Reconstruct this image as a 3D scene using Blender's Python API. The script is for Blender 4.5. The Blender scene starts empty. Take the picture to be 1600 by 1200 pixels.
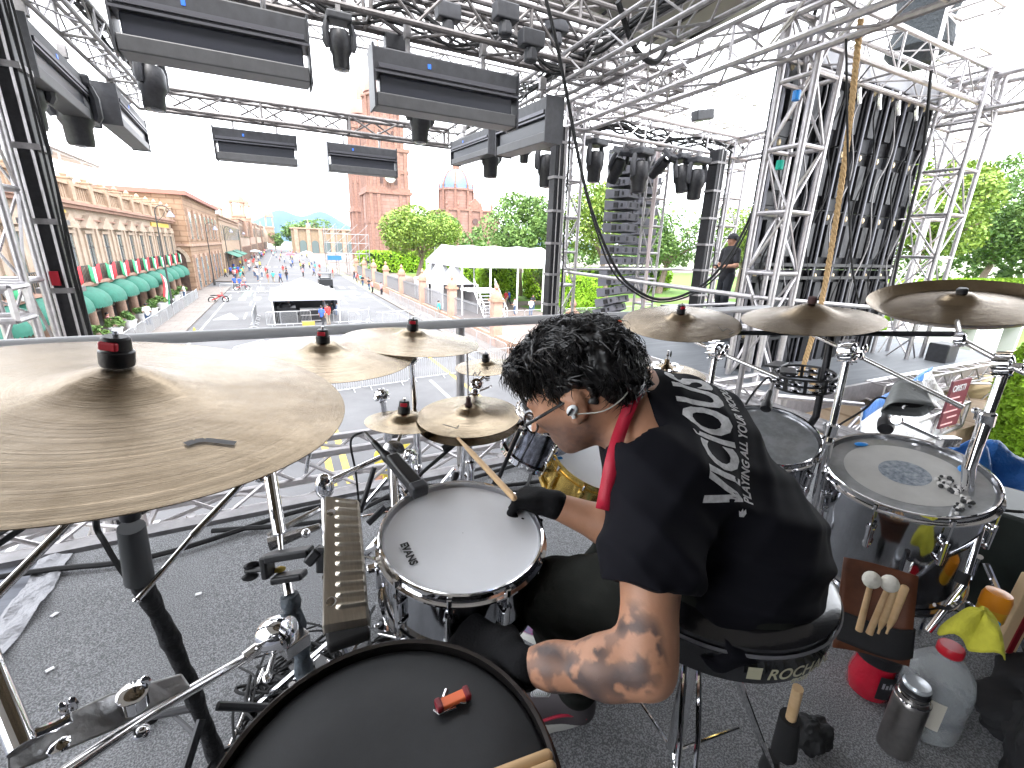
import bpy, math, random
import numpy as np
from mathutils import Vector, Matrix, Quaternion, noise
from mathutils.bvhtree import BVHTree
random.seed(7)
SC = bpy.context.scene; COL = SC.collection
PI = math.pi
def rad(a): return math.radians(a)
# ------------------------------------------------------------------ camera, sky, sun, exposure
FPX = 698.1
CZ = 1.26
CR = Matrix(((0.89479837, 0.10563592, -0.43379364), (-0.44551968, 0.27463542, -0.85210774), (0.02912191, 0.95572822, 0.29280621)))
cam = bpy.data.objects.new('camera', bpy.data.cameras.new('camera')); COL.objects.link(cam)
cam.matrix_world = Matrix.Translation((0, 0, CZ)) @ CR.to_4x4()
cam.data.sensor_width = 36; cam.data.lens = FPX / 1600 * 36
cam.data.clip_start = 0.02; cam.data.clip_end = 9000
SC.camera = cam
W = bpy.data.worlds.new('World'); SC.world = W; W.use_nodes = True
wt = W.node_tree; wt.nodes.clear()
sky = wt.nodes.new('ShaderNodeTexSky'); sky.sky_type = 'NISHITA'; sky.sun_disc = False
SUN_EL, SUN_ROT = 58, 200
sky.sun_elevation = rad(SUN_EL); sky.sun_rotation = rad(SUN_ROT); sky.dust_density = 4; sky.air_density = 1.0
mx = wt.nodes.new('ShaderNodeMix'); mx.data_type = 'RGBA'; mx.inputs[0].default_value = 0.82
hs = wt.nodes.new('ShaderNodeHueSaturation'); hs.inputs['Saturation'].default_value = 0.35
mx.inputs[7].default_value = (10.2, 10.5, 11.0, 1)      # overcast: mostly an even white cloud deck
bg = wt.nodes.new('ShaderNodeBackground'); bg.inputs[1].default_value = 0.15
wo = wt.nodes.new('ShaderNodeOutputWorld')
wt.links.new(sky.outputs[0], hs.inputs['Color']); wt.links.new(hs.outputs[0], mx.inputs[6]); wt.links.new(mx.outputs[2], bg.inputs[0]); wt.links.new(bg.outputs[0], wo.inputs[0])
sl = bpy.data.lights.new('sun', 'SUN'); sl.energy = 1.3; sl.angle = rad(20); sl.color = (1, .97, .92)
so = bpy.data.objects.new('sun', sl); COL.objects.link(so)
az = rad(SUN_ROT)
sd = Vector((math.sin(az) * math.cos(rad(SUN_EL)), math.cos(az) * math.cos(rad(SUN_EL)), math.sin(rad(SUN_EL))))
so.rotation_euler = sd.to_track_quat('Z', 'Y').to_euler()
SC.view_settings.view_transform = 'Standard'; SC.view_settings.look = 'None'
HAZE_D = 0.000035
SC.view_settings.exposure = 2.3; SC.view_settings.gamma = 1
SC.cycles.max_bounces = 7; SC.cycles.diffuse_bounces = 3; SC.cycles.glossy_bounces = 4; SC.cycles.transmission_bounces = 6
# ------------------------------------------------------------------ helpers
def V(*a): return Vector(a[0] if len(a) == 1 else a)
def ray(x, y): return CR @ Vector(((x - 800) / FPX, -(y - 600) / FPX, -1))
def atz(x, y, z): r = ray(x, y); return V(0, 0, CZ) + r * ((z - CZ) / r.z)
def aty(x, y, Y): r = ray(x, y); return V(0, 0, CZ) + r * (Y / r.y)
def atx(x, y, X): r = ray(x, y); return V(0, 0, CZ) + r * (X / r.x)
def atd(x, y, t): return V(0, 0, CZ) + ray(x, y) * t
G = -5.24                                                # street level; the drum riser floor is z = 0
MATS = {}
def M(name, col, rough=.6, metal=0, var=0, vs=8, bump=0, bs=60, coat=0, trans=0, ior=1.45, emit=None, col2=None, mode='noise', alpha=1, scale=None, sheen=0):
    if name in MATS: return MATS[name]
    m = bpy.data.materials.new(name); m.use_nodes = True; t = m.node_tree; N = t.nodes; L = t.links
    b = N['Principled BSDF']; b.inputs['Base Color'].default_value = (*col, 1); b.inputs['Roughness'].default_value = rough
    b.inputs['Metallic'].default_value = metal; b.inputs['Coat Weight'].default_value = coat; b.inputs['Transmission Weight'].default_value = trans
    b.inputs['IOR'].default_value = ior; b.inputs['Alpha'].default_value = alpha; b.inputs['Sheen Weight'].default_value = sheen
    if emit: b.inputs['Emission Color'].default_value = (*emit[:3], 1); b.inputs['Emission Strength'].default_value = emit[3]
    tc = N.new('ShaderNodeTexCoord'); src = tc.outputs['Object']
    if scale:
        mp = N.new('ShaderNodeMapping'); mp.inputs['Scale'].default_value = scale; L.new(src, mp.inputs[0]); src = mp.outputs[0]
    if var or col2:
        n = N.new('ShaderNodeTexNoise'); n.inputs['Scale'].default_value = vs; n.inputs['Detail'].default_value = 6; n.inputs['Roughness'].default_value = .65; L.new(src, n.inputs['Vector'])
        r = N.new('ShaderNodeValToRGB'); r.color_ramp.elements[0].position = .36; r.color_ramp.elements[1].position = .64
        c2 = col2 or tuple(min(1, c * (1 + var)) for c in col); c1 = col if col2 else tuple(c * (1 - var) for c in col)
        r.color_ramp.elements[0].color = (*c1, 1); r.color_ramp.elements[1].color = (*c2, 1)
        L.new(n.outputs['Fac'], r.inputs[0]); L.new(r.outputs[0], b.inputs['Base Color'])
    if bump:
        n2 = N.new('ShaderNodeTexNoise'); n2.inputs['Scale'].default_value = bs; n2.inputs['Detail'].default_value = 4; L.new(src, n2.inputs['Vector'])
        bu = N.new('ShaderNodeBump'); bu.inputs['Strength'].default_value = bump; bu.inputs['Distance'].default_value = 1.0 / bs; L.new(n2.outputs['Fac'], bu.inputs['Height']); L.new(bu.outputs[0], b.inputs['Normal'])
    MATS[name] = m; return m
def nodes_of(m): t = m.node_tree; return t.nodes, t.links, t.nodes['Principled BSDF']
class MB:
    def __init__(s): s.v = []; s.f = []; s.m = []; s.mi = 0
    def add(s, vs, fs):
        o = len(s.v); s.v += [tuple(p) for p in vs]; s.f += [tuple(i + o for i in f) for f in fs]; s.m += [s.mi] * len(fs); return s
    def box(s, c, sz, R=None, taper=1):
        hx, hy, hz = [q / 2 for q in sz]; c = V(c); vs = []
        for z in (-1, 1):
            k = taper if z > 0 else 1
            for x, y in ((-1, -1), (1, -1), (1, 1), (-1, 1)):
                p = V(x * hx * k, y * hy * k, z * hz); vs.append(c + (R @ p if R else p))
        return s.add(vs, [(3, 2, 1, 0), (4, 5, 6, 7), (0, 1, 5, 4), (1, 2, 6, 5), (2, 3, 7, 6), (3, 0, 4, 7)])
    def bb(s, x0, x1, y0, y1, z0, z1): return s.box(((x0 + x1) / 2, (y0 + y1) / 2, (z0 + z1) / 2), (abs(x1 - x0), abs(y1 - y0), abs(z1 - z0)))
    def tube(s, pts, r, n=8, caps=True, closed=False):
        pts = [V(p) for p in pts]; K = len(pts); rs = r if isinstance(r, (list, tuple)) else [r] * K
        vs = []; fs = []; u = None
        for i, p in enumerate(pts):
            if closed: d = pts[(i + 1) % K] - pts[i - 1]
            else: d = pts[min(i + 1, K - 1)] - pts[max(i - 1, 0)]
            if d.length < 1e-9: d = V(0, 0, 1)
            d.normalize()
            if u is None: u = d.orthogonal().normalized()
            else:
                u = u - d * u.dot(d); u = u.normalized() if u.length > 1e-6 else d.orthogonal().normalized()
            w = d.cross(u)
            for k in range(n):
                a = 2 * PI * k / n; vs.append(p + (u * math.cos(a) + w * math.sin(a)) * rs[i])
        for i in range(K if closed else K - 1):
            j = (i + 1) % K
            for k in range(n): fs.append((i * n + k, i * n + (k + 1) % n, j * n + (k + 1) % n, j * n + k))
        if caps and not closed: fs.append(tuple(range(n - 1, -1, -1))); fs.append(tuple((K - 1) * n + k for k in range(n)))
        return s.add(vs, fs)
    def lathe(s, c, prof, axis=(0, 0, 1), n=24, cap=True):
        a = V(axis).normalized(); u = a.orthogonal().normalized() if abs(a.z) < .999 else V(1, 0, 0); w = a.cross(u); c = V(c); vs = []; fs = []
        for r, h in prof:
            for k in range(n): t = 2 * PI * k / n; vs.append(c + a * h + (u * math.cos(t) + w * math.sin(t)) * r)
        for i in range(len(prof) - 1):
            for k in range(n): fs.append((i * n + k, i * n + (k + 1) % n, (i + 1) * n + (k + 1) % n, (i + 1) * n + k))
        if cap: fs.append(tuple(range(n - 1, -1, -1))); fs.append(tuple((len(prof) - 1) * n + k for k in range(n)))
        return s.add(vs, fs)
    def ball(s, c, r, n=12, R=None):
        if not isinstance(r, (list, tuple)): r = (r, r, r)
        vs = []; fs = []; m = n // 2; c = V(c)
        for i in range(m + 1):
            ph = PI * i / m
            for k in range(n):
                t = 2 * PI * k / n; p = V(r[0] * math.sin(ph) * math.cos(t), r[1] * math.sin(ph) * math.sin(t), r[2] * math.cos(ph)); vs.append(c + (R @ p if R else p))
        for i in range(m):
            for k in range(n): fs.append((i * n + k, (i + 1) * n + k, (i + 1) * n + (k + 1) % n, i * n + (k + 1) % n))
        return s.add(vs, fs)
    def prism(s, poly, o, u, v, d):          # poly in (u, v), extruded along d (vector)
        o = V(o); u = V(u); v = V(v); d = V(d); n = len(poly)
        a = [o + u * p[0] + v * p[1] for p in poly]; b = [p + d for p in a]
        return s.add(a + b, [tuple(range(n - 1, -1, -1)), tuple(range(n, 2 * n))] + [(i, (i + 1) % n, n + (i + 1) % n, n + i) for i in range(n)])
    def grid(s, fn, nu, nv):
        vs = [fn(i / nu, j / nv) for i in range(nu + 1) for j in range(nv + 1)]
        return s.add(vs, [(i * (nv + 1) + j, (i + 1) * (nv + 1) + j, (i + 1) * (nv + 1) + j + 1, i * (nv + 1) + j + 1) for i in range(nu) for j in range(nv)])
    def build(s, name, mat, parent=None, smooth=True, bevel=0, solid=0, sub=0, **tags):
        me = bpy.data.meshes.new(name); off = V(0, 0, 0); inv = None
        if parent is not None:
            p = parent; chain = []
            while p: chain.append(p); p = p.parent
            mw = Matrix.Identity(4)
            for p in reversed(chain): mw = mw @ p.matrix_parent_inverse @ p.matrix_basis
            inv = mw.inverted()
        elif tags.get('loc') is not None: inv = Matrix.Translation(V(tags['loc'])).inverted()
        vs = [tuple(inv @ V(p)) for p in s.v] if inv else s.v
        me.from_pydata(vs, [], s.f); ms = mat if isinstance(mat, (list, tuple)) else [mat]
        for q in ms: me.materials.append(q)
        if len(ms) > 1: me.polygons.foreach_set('material_index', s.m)
        if smooth: me.shade_smooth() if hasattr(me, 'shade_smooth') else None
        me.validate(); me.update()
        o = bpy.data.objects.new(name, me); COL.objects.link(o)
        if smooth: 
            try: me.set_sharp_from_angle(angle=rad(38))
            except Exception: pass
        if parent is not None: o.parent = parent
        elif tags.get('loc') is not None: o.location = V(tags['loc'])
        if bevel: b = o.modifiers.new('b', 'BEVEL'); b.width = bevel; b.segments = 2; b.limit_method = 'ANGLE'; b.angle_limit = rad(40)
        if solid: b = o.modifiers.new('s', 'SOLIDIFY'); b.thickness = solid
        if sub: b = o.modifiers.new('u', 'SUBSURF'); b.levels = sub; b.render_levels = sub
        for k in ('label', 'category', 'group', 'kind'):
            if tags.get(k): o[k] = tags[k]
        return o
def thing(name, label, cat, loc=(0, 0, 0), rot=None, group=None):
    o = bpy.data.objects.new(name, None); COL.objects.link(o); o.location = V(loc); o.empty_display_size = .1
    if rot is not None:
        if isinstance(rot, Matrix): o.rotation_euler = rot.to_3x3().to_euler()
        elif isinstance(rot, (int, float)): o.rotation_euler = (0, 0, rot)
        else: o.rotation_euler = rot
    o['label'] = label; o['category'] = cat
    if group: o['group'] = group
    return o
def dup(o, loc=None, rot=None, label=None, group=None, scale=None, parent=None):
    c = o.copy(); COL.objects.link(c)
    if parent is not None: c.parent = parent
    if loc is not None: c.location = V(loc)
    if rot is not None: c.rotation_euler = rot if not isinstance(rot, (int, float)) else (0, 0, rot)
    if scale is not None: c.scale = (scale,) * 3 if isinstance(scale, (int, float)) else scale
    if label: c['label'] = label
    if group: c['group'] = group
    for ch in o.children: dup(ch, parent=c)
    return c
def nrot(n, spin=0):                                    # rotation whose local Z is n
    return (V(n).normalized().to_track_quat('Z', 'Y').to_matrix() @ Matrix.Rotation(spin, 3, 'Z'))
def struct(mb, name, mat, **k): return mb.build(name, mat, kind='structure', **k)
def bez(p0, p1, p2, p3, n=12):
    p0, p1, p2, p3 = V(p0), V(p1), V(p2), V(p3); r = []
    for i in range(n + 1): t = i / n; r.append(p0 * (1 - t) ** 3 + p1 * 3 * t * (1 - t) ** 2 + p2 * 3 * t * t * (1 - t) + p3 * t ** 3)
    return r
def spline(pts, n=6):                                   # Catmull-Rom through the points
    pts = [V(p) for p in pts]; P = [pts[0] * 2 - pts[1]] + pts + [pts[-1] * 2 - pts[-2]]; r = []
    for i in range(1, len(P) - 2):
        for k in range(n):
            t = k / n; a, b, c, d = P[i - 1], P[i], P[i + 1], P[i + 2]
            r.append(.5 * ((2 * b) + (c - a) * t + (2 * a - 5 * b + 4 * c - d) * t * t + (3 * b - a - 3 * c + d) * t ** 3))
    return r + [pts[-1]]
# ------------------------------------------------------------------ materials
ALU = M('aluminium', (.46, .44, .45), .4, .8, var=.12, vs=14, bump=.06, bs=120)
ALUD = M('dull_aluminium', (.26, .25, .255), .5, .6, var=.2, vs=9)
ALUR = M('backlit_dark_truss', (.13, .12, .12), .5, .5, var=.25, vs=9)  # aluminium darkened in its base colour, for beams backlit by the sky
CHROME = M('chrome', (.82, .82, .84), .07, 1)
CHROME2 = M('worn_chrome', (.74, .73, .73), .2, 1, var=.1, vs=40)
BLK = M('black_plastic', (.014, .014, .016), .38, bump=.1, bs=200)
BLKM = M('black_metal', (.02, .02, .023), .42, .3, var=.3, vs=20)
RUB = M('rubber', (.012, .012, .013), .75)
DKG = M('dark_grey_housing', (.035, .036, .042), .5, var=.2, vs=10)
MDG = M('mid_grey_panel', (.075, .075, .08), .45, .1, var=.1, vs=6)
GLS = M('lens_glass', (.02, .02, .025), .08, coat=1)
WOOD = M('hickory', (.60, .39, .20), .5, col2=(.70, .49, .28), vs=3, scale=(1, 1, 8))
WHT = M('white_plastic', (.75, .75, .76), .35)
REDP = M('red_plastic', (.42, .015, .03), .4)
BLUEP = M('blue_gel', (.02, .22, .62), .3)
STONE = M('pink_stone', (.27, .165, .12), .85, col2=(.34, .235, .175), vs=.9, bump=.3, bs=3)
STONEL = M('pale_cantera', (.30, .225, .165), .85, col2=(.36, .285, .225), vs=.7, bump=.3, bs=4)
STONEC = M('ochre_cantera', (.27, .185, .125), .85, col2=(.34, .25, .18), vs=1.5, bump=.3, bs=5)
CATH = M('rose_ashlar', (.215, .122, .098), .9, col2=(.265, .165, .135), vs=.25)
GREENC = M('green_canvas', (.018, .115, .08), .75, var=.12, vs=3)
TENTW = M('white_tent_canvas', (.42, .42, .44), .6)
# ================================================================== SETTING
ASPH = M('asphalt', (.072, .072, .077), .9, col2=(.10, .10, .105), vs=.35, bump=.3, bs=30)
PAVE = M('sidewalk_paving', (.14, .125, .115), .9, col2=(.18, .16, .15), vs=.8)
PLAZA = M('plaza_paving', (.13, .105, .095), .9, col2=(.18, .145, .13), vs=.5)
PNTW = M('white_road_paint', (.34, .34, .34), .8, col2=(.24, .24, .24), vs=3)
PNTY = M('yellow_road_paint', (.40, .28, .04), .8, col2=(.32, .24, .07), vs=3)
PNTG = M('green_road_paint', (.12, .22, .14), .8, col2=(.15, .24, .17), vs=3)
GRASS = M('lawn_green', (.07, .15, .02), .95, col2=(.11, .20, .03), vs=3)
def tiles(m, w, h, mort=.02, c2=None):
    N, L, b = nodes_of(m); br = N.new('ShaderNodeTexBrick'); tc = N.new('ShaderNodeTexCoord')
    br.inputs['Scale'].default_value = 1; br.inputs['Brick Width'].default_value = w; br.inputs['Row Height'].default_value = h; br.inputs['Mortar Size'].default_value = mort
    mp = N.new('ShaderNodeMapping'); L.new(tc.outputs['Object'], mp.inputs[0]); L.new(mp.outputs[0], br.inputs['Vector'])
    src = b.inputs['Base Color'].links[0].from_socket if b.inputs['Base Color'].links else None
    mxn = N.new('ShaderNodeMix'); mxn.data_type = 'RGBA'; mxn.blend_type = 'MULTIPLY'; mxn.inputs[0].default_value = 1
    br.inputs['Color1'].default_value = (1, 1, 1, 1); br.inputs['Color2'].default_value = (.86, .84, .82, 1); br.inputs['Mortar'].default_value = (.62, .58, .55, 1)
    if src: L.new(src, mxn.inputs[6])
    else: mxn.inputs[6].default_value = b.inputs['Base Color'].default_value
    L.new(br.outputs['Color'], mxn.inputs[7]); L.new(mxn.outputs[2], b.inputs['Base Color']); return mp
tiles(PLAZA, 1.2, .8); tiles(PAVE, 1.0, 1.0)
mp = tiles(CATH, 2.2, .9, .05); mp.inputs['Rotation'].default_value = (rad(90), 0, 0)
def plane(name, mat, x0, x1, y0, y1, z, kind='structure', n=1):
    mb = MB(); mb.grid(lambda u, v: (x0 + (x1 - x0) * u, y0 + (y1 - y0) * v, z), n, n); return mb.build(name, mat, smooth=False, kind=kind)
plane('ground', M('ground_far', (.24, .22, .18), .95, col2=(.20, .24, .14), vs=.02), -7000, 7000, -400, 7000, G - .05, n=4)
plane('road', ASPH, -6.6, 10.6, -30, 420, G)
plane('cross_street', ASPH, -14, -6.6, 74, 84, G)
mb = MB(); mb.bb(-14.5, -6.6, -20, 74, G - .3, G + .14); mb.bb(-14.5, -6.6, 84, 420, G - .3, G + .14); struct(mb, 'sidewalk', PAVE, smooth=False)
mb = MB(); mb.bb(10.6, 12.1, -20, 64, G - .3, G + .14); struct(mb, 'pavement', PAVE, smooth=False)
plane('plaza', PLAZA, 12.1, 140, -40, 330, G + .02)
plane('lawn', GRASS, 24, 120, 30, 46, G + .06); plane('lawn', GRASS, 24, 120, 50, 108, G + .06); plane('lawn', GRASS, 30, 120, 6, 26, G + .06)
mb = MB()
def stripe(x0, x1, y0, y1, z=G + .004): mb.grid(lambda u, v: (x0 + (x1 - x0) * u, y0 + (y1 - y0) * v, z), 1, 1)
for k in range(44): stripe(-3.4, -3.24, -10 + k * 9, -6 + k * 9)
for k in range(44): stripe(6.0, 6.16, -10 + k * 9, -6 + k * 9)
for y in (-20, ): stripe(-5.9, -5.75, y, 64); stripe(9.7, 9.85, y, 64)
for k in range(11): stripe(-6.2 + k * 1.5, -5.5 + k * 1.5, 70, 73.5); stripe(-6.2 + k * 1.5, -5.5 + k * 1.5, 58, 61)
for k in range(7): stripe(-6.2 + k * 1.5, -5.5 + k * 1.5, 128, 132)
mb.prism([(-1.0, 0), (.9, 0), (-.05, 4)], (-4.6, 44, G + .004), (1, 0, 0), (0, 1, 0), (0, 0, .003))
struct(mb, 'road_markings', PNTW, smooth=False)
mb = MB(); stripe(.55, .75, 12, 34); stripe(1.0, 1.2, 12, 20); stripe(7.3, 7.5, 12, 30)
struct(mb, 'yellow_lines', PNTY, smooth=False)
mb = MB(); stripe(3.6, 9.0, 62, 67); stripe(-4.6, -3.7, 62, 69); struct(mb, 'bike_box_marking', PNTG, smooth=False)
# hills far behind the street
HILL = M('haze_tinted_hill_forest', (.020, .050, .080), .95, col2=(.026, .060, .092), vs=.004)  # blue of the distant air is put into the forest colour
mb = MB()
def hz(u, v):
    x = -2600 + 6600 * u; y = 2300 + 1500 * v; e = math.sin(PI * min(1, v * 1.0))
    prof = 135 * math.exp(-((x - 130) / 330) ** 4) + 34 * math.exp(-((x - 23) / 70) ** 2) + 42 * math.exp(-((x - 238) / 70) ** 2) + 80 * math.exp(-((x - 1500) / 700) ** 2) + 60 * math.exp(-((x + 900) / 500) ** 2)
    return (x, y, G - 3 + e * (prof + 9 * noise.noise(V(x / 190, y / 190, 0)) * (1 if v < 1 else 0)))
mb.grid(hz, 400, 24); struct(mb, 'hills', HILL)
# ---- foliage
def leafmat(name, a, b): return M(name, a, .7, col2=b, vs=.9, sheen=0)
LEAF_A = leafmat('ficus_leaves', (.09, .17, .02), (.22, .30, .045)); LEAF_B = leafmat('laurel_leaves', (.06, .135, .03), (.15, .24, .055)); LEAF_C = leafmat('lime_hedge_leaves', (.14, .28, .008), (.25, .41, .02))
LEAF_R = M('red_blossom', (.5, .09, .03), .7)
BARK = M('tree_bark', (.16, .12, .09), .95, col2=(.24, .19, .15), vs=6)
rn = np.random.default_rng(5)
def leaves(cs, size, mb, flat=.4):
    cs = np.asarray(cs); n = len(cs); d = rn.normal(size=(n, 3)); d[:, 2] = np.abs(d[:, 2]) + flat; d /= np.linalg.norm(d, axis=1)[:, None]
    a = np.cross(d, rn.normal(size=(n, 3))); a /= np.linalg.norm(a, axis=1)[:, None] + 1e-9; b = np.cross(d, a); s = size * (0.6 + .8 * rn.random((n, 1)))
    q = np.stack([cs - a * s, cs + b * s * .55, cs + a * s, cs - b * s * .55], 1).reshape(-1, 3)
    o = len(mb.v); mb.v += [tuple(p) for p in q.tolist()]; mb.f += [(o + 4 * i, o + 4 * i + 1, o + 4 * i + 2, o + 4 * i + 3) for i in range(n)]; mb.m += [0] * n
def crown_pts(c, r, n, lumps=14, seed=0):
    g = np.random.default_rng(seed); c = np.array(c); r = np.array(r); out = []
    ls = g.normal(size=(lumps, 3)); ls /= np.linalg.norm(ls, axis=1)[:, None]; ls[:, 2] = ls[:, 2] * .8 + .1; lr = .28 + .22 * g.random(lumps)
    for i in range(lumps):
        m = n // lumps; p = g.normal(size=(m, 3)); p /= np.linalg.norm(p, axis=1)[:, None]; rr = (.62 + .38 * g.random((m, 1)) ** .6)
        out.append(c + (ls[i] * (.98 - lr[i]) + p * rr * lr[i]) * r)
    return np.concatenate(out)
def tree(c, r, base, label, mat=LEAF_A, n=9000, size=.22, seed=1, name='tree', group='trees in the cathedral garden', lumps=16, blossom=None):
    t = thing(name, label, 'tree', (base[0], base[1], G), group=group); c = V(c); g = random.Random(seed)
    mb = MB(); leaves(crown_pts(c, r, n, lumps, seed), size, mb); mb.build('crown', mat, t, smooth=False)
    if blossom: mb = MB(); leaves(crown_pts(V(*c) + V(*blossom), [q * .25 for q in r], 260, 5, seed + 2), size * .8, mb); mb.build('blossom', LEAF_R, t, smooth=False)
    mb = MB(); h0 = c.z - r[2] * .75; b = V(base[0], base[1], G); w = .05 * max(r[0], 4)
    mb.tube([b, b * .5 + V(c.x, c.y, h0) * .5 + V(g.uniform(-.2, .2), 0, 0), V(c.x, c.y, h0)], [w * 1.3, w, w * .85], 8)
    for k in range(9):
        a = 2 * PI * k / 9 + g.random(); e = V(math.cos(a) * r[0] * .65, math.sin(a) * r[1] * .65, r[2] * g.uniform(.5, 1.3)); s0 = V(c.x, c.y, h0)
        pts = bez(s0, s0 + V(e.x * .2, e.y * .2, e.z * .5), s0 + V(e.x * .7, e.y * .7, e.z * .7), s0 + e, 7); mb.tube(pts, [w * .5 * (1 - i / 9) for i in range(8)], 6)
    mb.build('trunk', BARK, t); return t
tree((22.3, 80, 2.9), (7.6, 7, 5.6), (21.2, 80), 'round light green laurel tree directly in front of the cathedral towers', n=15000, seed=3, lumps=26)
tree((29.2, 56, 3.6), (6.2, 6, 5.2), (29.4, 56), 'green tree above the white event tent roof, just left of the truss tower', LEAF_B, n=13000, seed=4, lumps=22)
tree((40, 52, 4.6), (7.2, 7, 6.6), (41, 52), 'yellowish green tree filling the gap between truss tower and line array', n=13000, seed=6, lumps=20)
tree((55, 55, 3.8), (9, 8, 6.4), (54, 55), 'tree seen behind the hanging loudspeaker column', LEAF_B, n=13000, seed=7, lumps=20)
tree((69, 52, 4), (8, 8, 6.5), (69, 52), 'tree behind the far stage mast, left of the man in black', n=11000, seed=8, lumps=20)
tree((58, 36, 3.8), (8, 6, 5.6), (58, 36), 'broad tree seen between stage masts beside the screen wall', LEAF_B, n=9000, seed=18, lumps=20)
tree((73, 30, 6.6), (10, 8, 7), (73, 31), 'tall tree just right of the black screen wall', n=17000, size=.25, seed=9, lumps=24)
tree((92, 29, 7.5), (9, 9, 9), (90, 30), 'tree with red blossoms at the right edge of the view', LEAF_B, n=17000, size=.27, seed=10, lumps=24, blossom=(-5, -6, 0))
tree((17, 300, 6), (17, 10, 10), (17, 300), 'distant dark green tree beyond the end of the street', LEAF_B, n=5000, size=.7, seed=11)
tree((-2, 330, 1.5), (5, 6, 6), (-2, 330), 'small far tree in the middle of the crowded street', LEAF_B, n=1500, size=.6, seed=13)
tree((37, 120, 5), (8, 8, 5), (37, 120), 'tree hidden low behind the big white tent', LEAF_B, n=6000, size=.3, seed=14)
def hedge(x0, x1, y0, y1, h, label, n=7000, size=.11, rnd=.5, mat=LEAF_C, name='clipped_hedge', z0=G):
    t = thing(name, label, 'hedge', ((x0 + x1) / 2, (y0 + y1) / 2, z0), group='clipped hedges'); g = np.random.default_rng(int(abs(x0 * 7 + y0)))
    cx, cy = (x0 + x1) / 2, (y0 + y1) / 2; hx, hy, hz_ = (x1 - x0) / 2, (y1 - y0) / 2, h / 2; p = g.normal(size=(n, 3)); e = 2 / (rnd + 1e-3)
    k = (np.abs(p) ** e).sum(1) ** (1 / e); p = p / k[:, None]; p *= (1 - .10 * g.random((n, 1)) ** 2)
    for i in range(3): pass
    p[:, 0] = p[:, 0] * hx + cx; p[:, 1] = p[:, 1] * hy + cy; p[:, 2] = p[:, 2] * hz_ + z0 + hz_ + .1
    nn = np.array([noise.noise(V(*q) * 1.3) for q in p[:, :].tolist()]); p[:, 0] += nn * .08 * hx; p[:, 2] += nn * .10
    mb = MB(); leaves(p, size, mb, 0); mb.build('foliage', mat, t, smooth=False)
    mb = MB(); (mb.ball((cx, cy, z0 + h * .5), (hx * .9, hy * .9, h * .44), 20) if rnd > .6 else mb.box((cx, cy, z0 + h * .5), (2 * hx * .82, 2 * hy * .82, h * .84))); mb.build('branches', M('hedge_core', (.02, .045, .006), .95), t); return t
hedge(25.6, 31.2, 39.5, 44, 3.7, 'bright green rounded clipped hedge block behind the truss tower', 16000, rnd=.35)
hedge(22.5, 27.2, 52, 56, 4.0, 'square lime hedge block under the white tent roof', 9000, size=.14, rnd=.2)
hedge(28.4, 33.5, 50, 54, 4.2, 'wide lime hedge with a bare twiggy patch, beside the stairs', 9000, size=.14, rnd=.25)
hedge(20, 27, 66, 69, 4.4, 'lime hedge strip seen between the tent posts', 7000, size=.16, rnd=.2)
hedge(15.6, 40, 106, 112, 4.6, 'long flat topped hedge at the foot of the cathedral', 14000, size=.3, rnd=.12)
hedge(35, 60, 58, 62, 3.6, 'low hedge row behind the line array loudspeakers', 9000, size=.22, rnd=.15)
hedge(62, 110, 26, 30, 4.0, 'long bright hedge right of the screen wall', 22000, size=.2, rnd=.15)
hedge(46, 100, 18, 20.5, 3.1, 'lower bright hedge beyond the right hand china cymbal', 16000, size=.2, rnd=.15)
hedge(9.1, 12.8, .9, 2.7, 2.6, 'big round clipped bright green bush beside the stone wall', 42000, size=.05, rnd=.8, name='topiary_bush', z0=-2.15)
mb = MB(); g_ = np.random.default_rng(9); cs = []
for k in range(60): cs.append(crown_pts((40 + k * 3.2 + g_.random() * 2, 100 + g_.random() * 14, G + 4 + 2.5 * g_.random()), (4, 3, 4.5 + 2 * g_.random()), 330, 6, k))
for k in range(22): cs.append(crown_pts((100 + k * .9, 20 + k * 4.0, G + 4.5 + 2 * g_.random()), (3, 3, 5 + 2 * g_.random()), 330, 6, k + 70))
leaves(np.concatenate(cs), .5, mb); mb.build('far_tree_belt', LEAF_B, None, smooth=False, kind='stuff')
# small bare tree on the lawn
t = thing('small_tree', 'small half bare brownish tree on the lawn behind the event stairs', 'tree', (27.2, 46, G)); mb = MB(); leaves(crown_pts((27.4, 46, G + 3.3), (2.3, 2, 1.6), 2600, 12, 21), .1, mb); mb.build('crown', LEAF_B, t, smooth=False)
mb = MB(); mb.tube([(27.2, 46, G), (27.3, 46, G + 1.8)], [.28, .2])
for k in range(14): a = k * .9; mb.tube([(27.3, 46, G + 1.6), (27.3 + math.cos(a) * 1.6, 46 + math.sin(a) * 1.2, G + 3 + (k % 3) * .7)], [.07, .02], 5)
mb.build('trunk', BARK, t)
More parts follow.
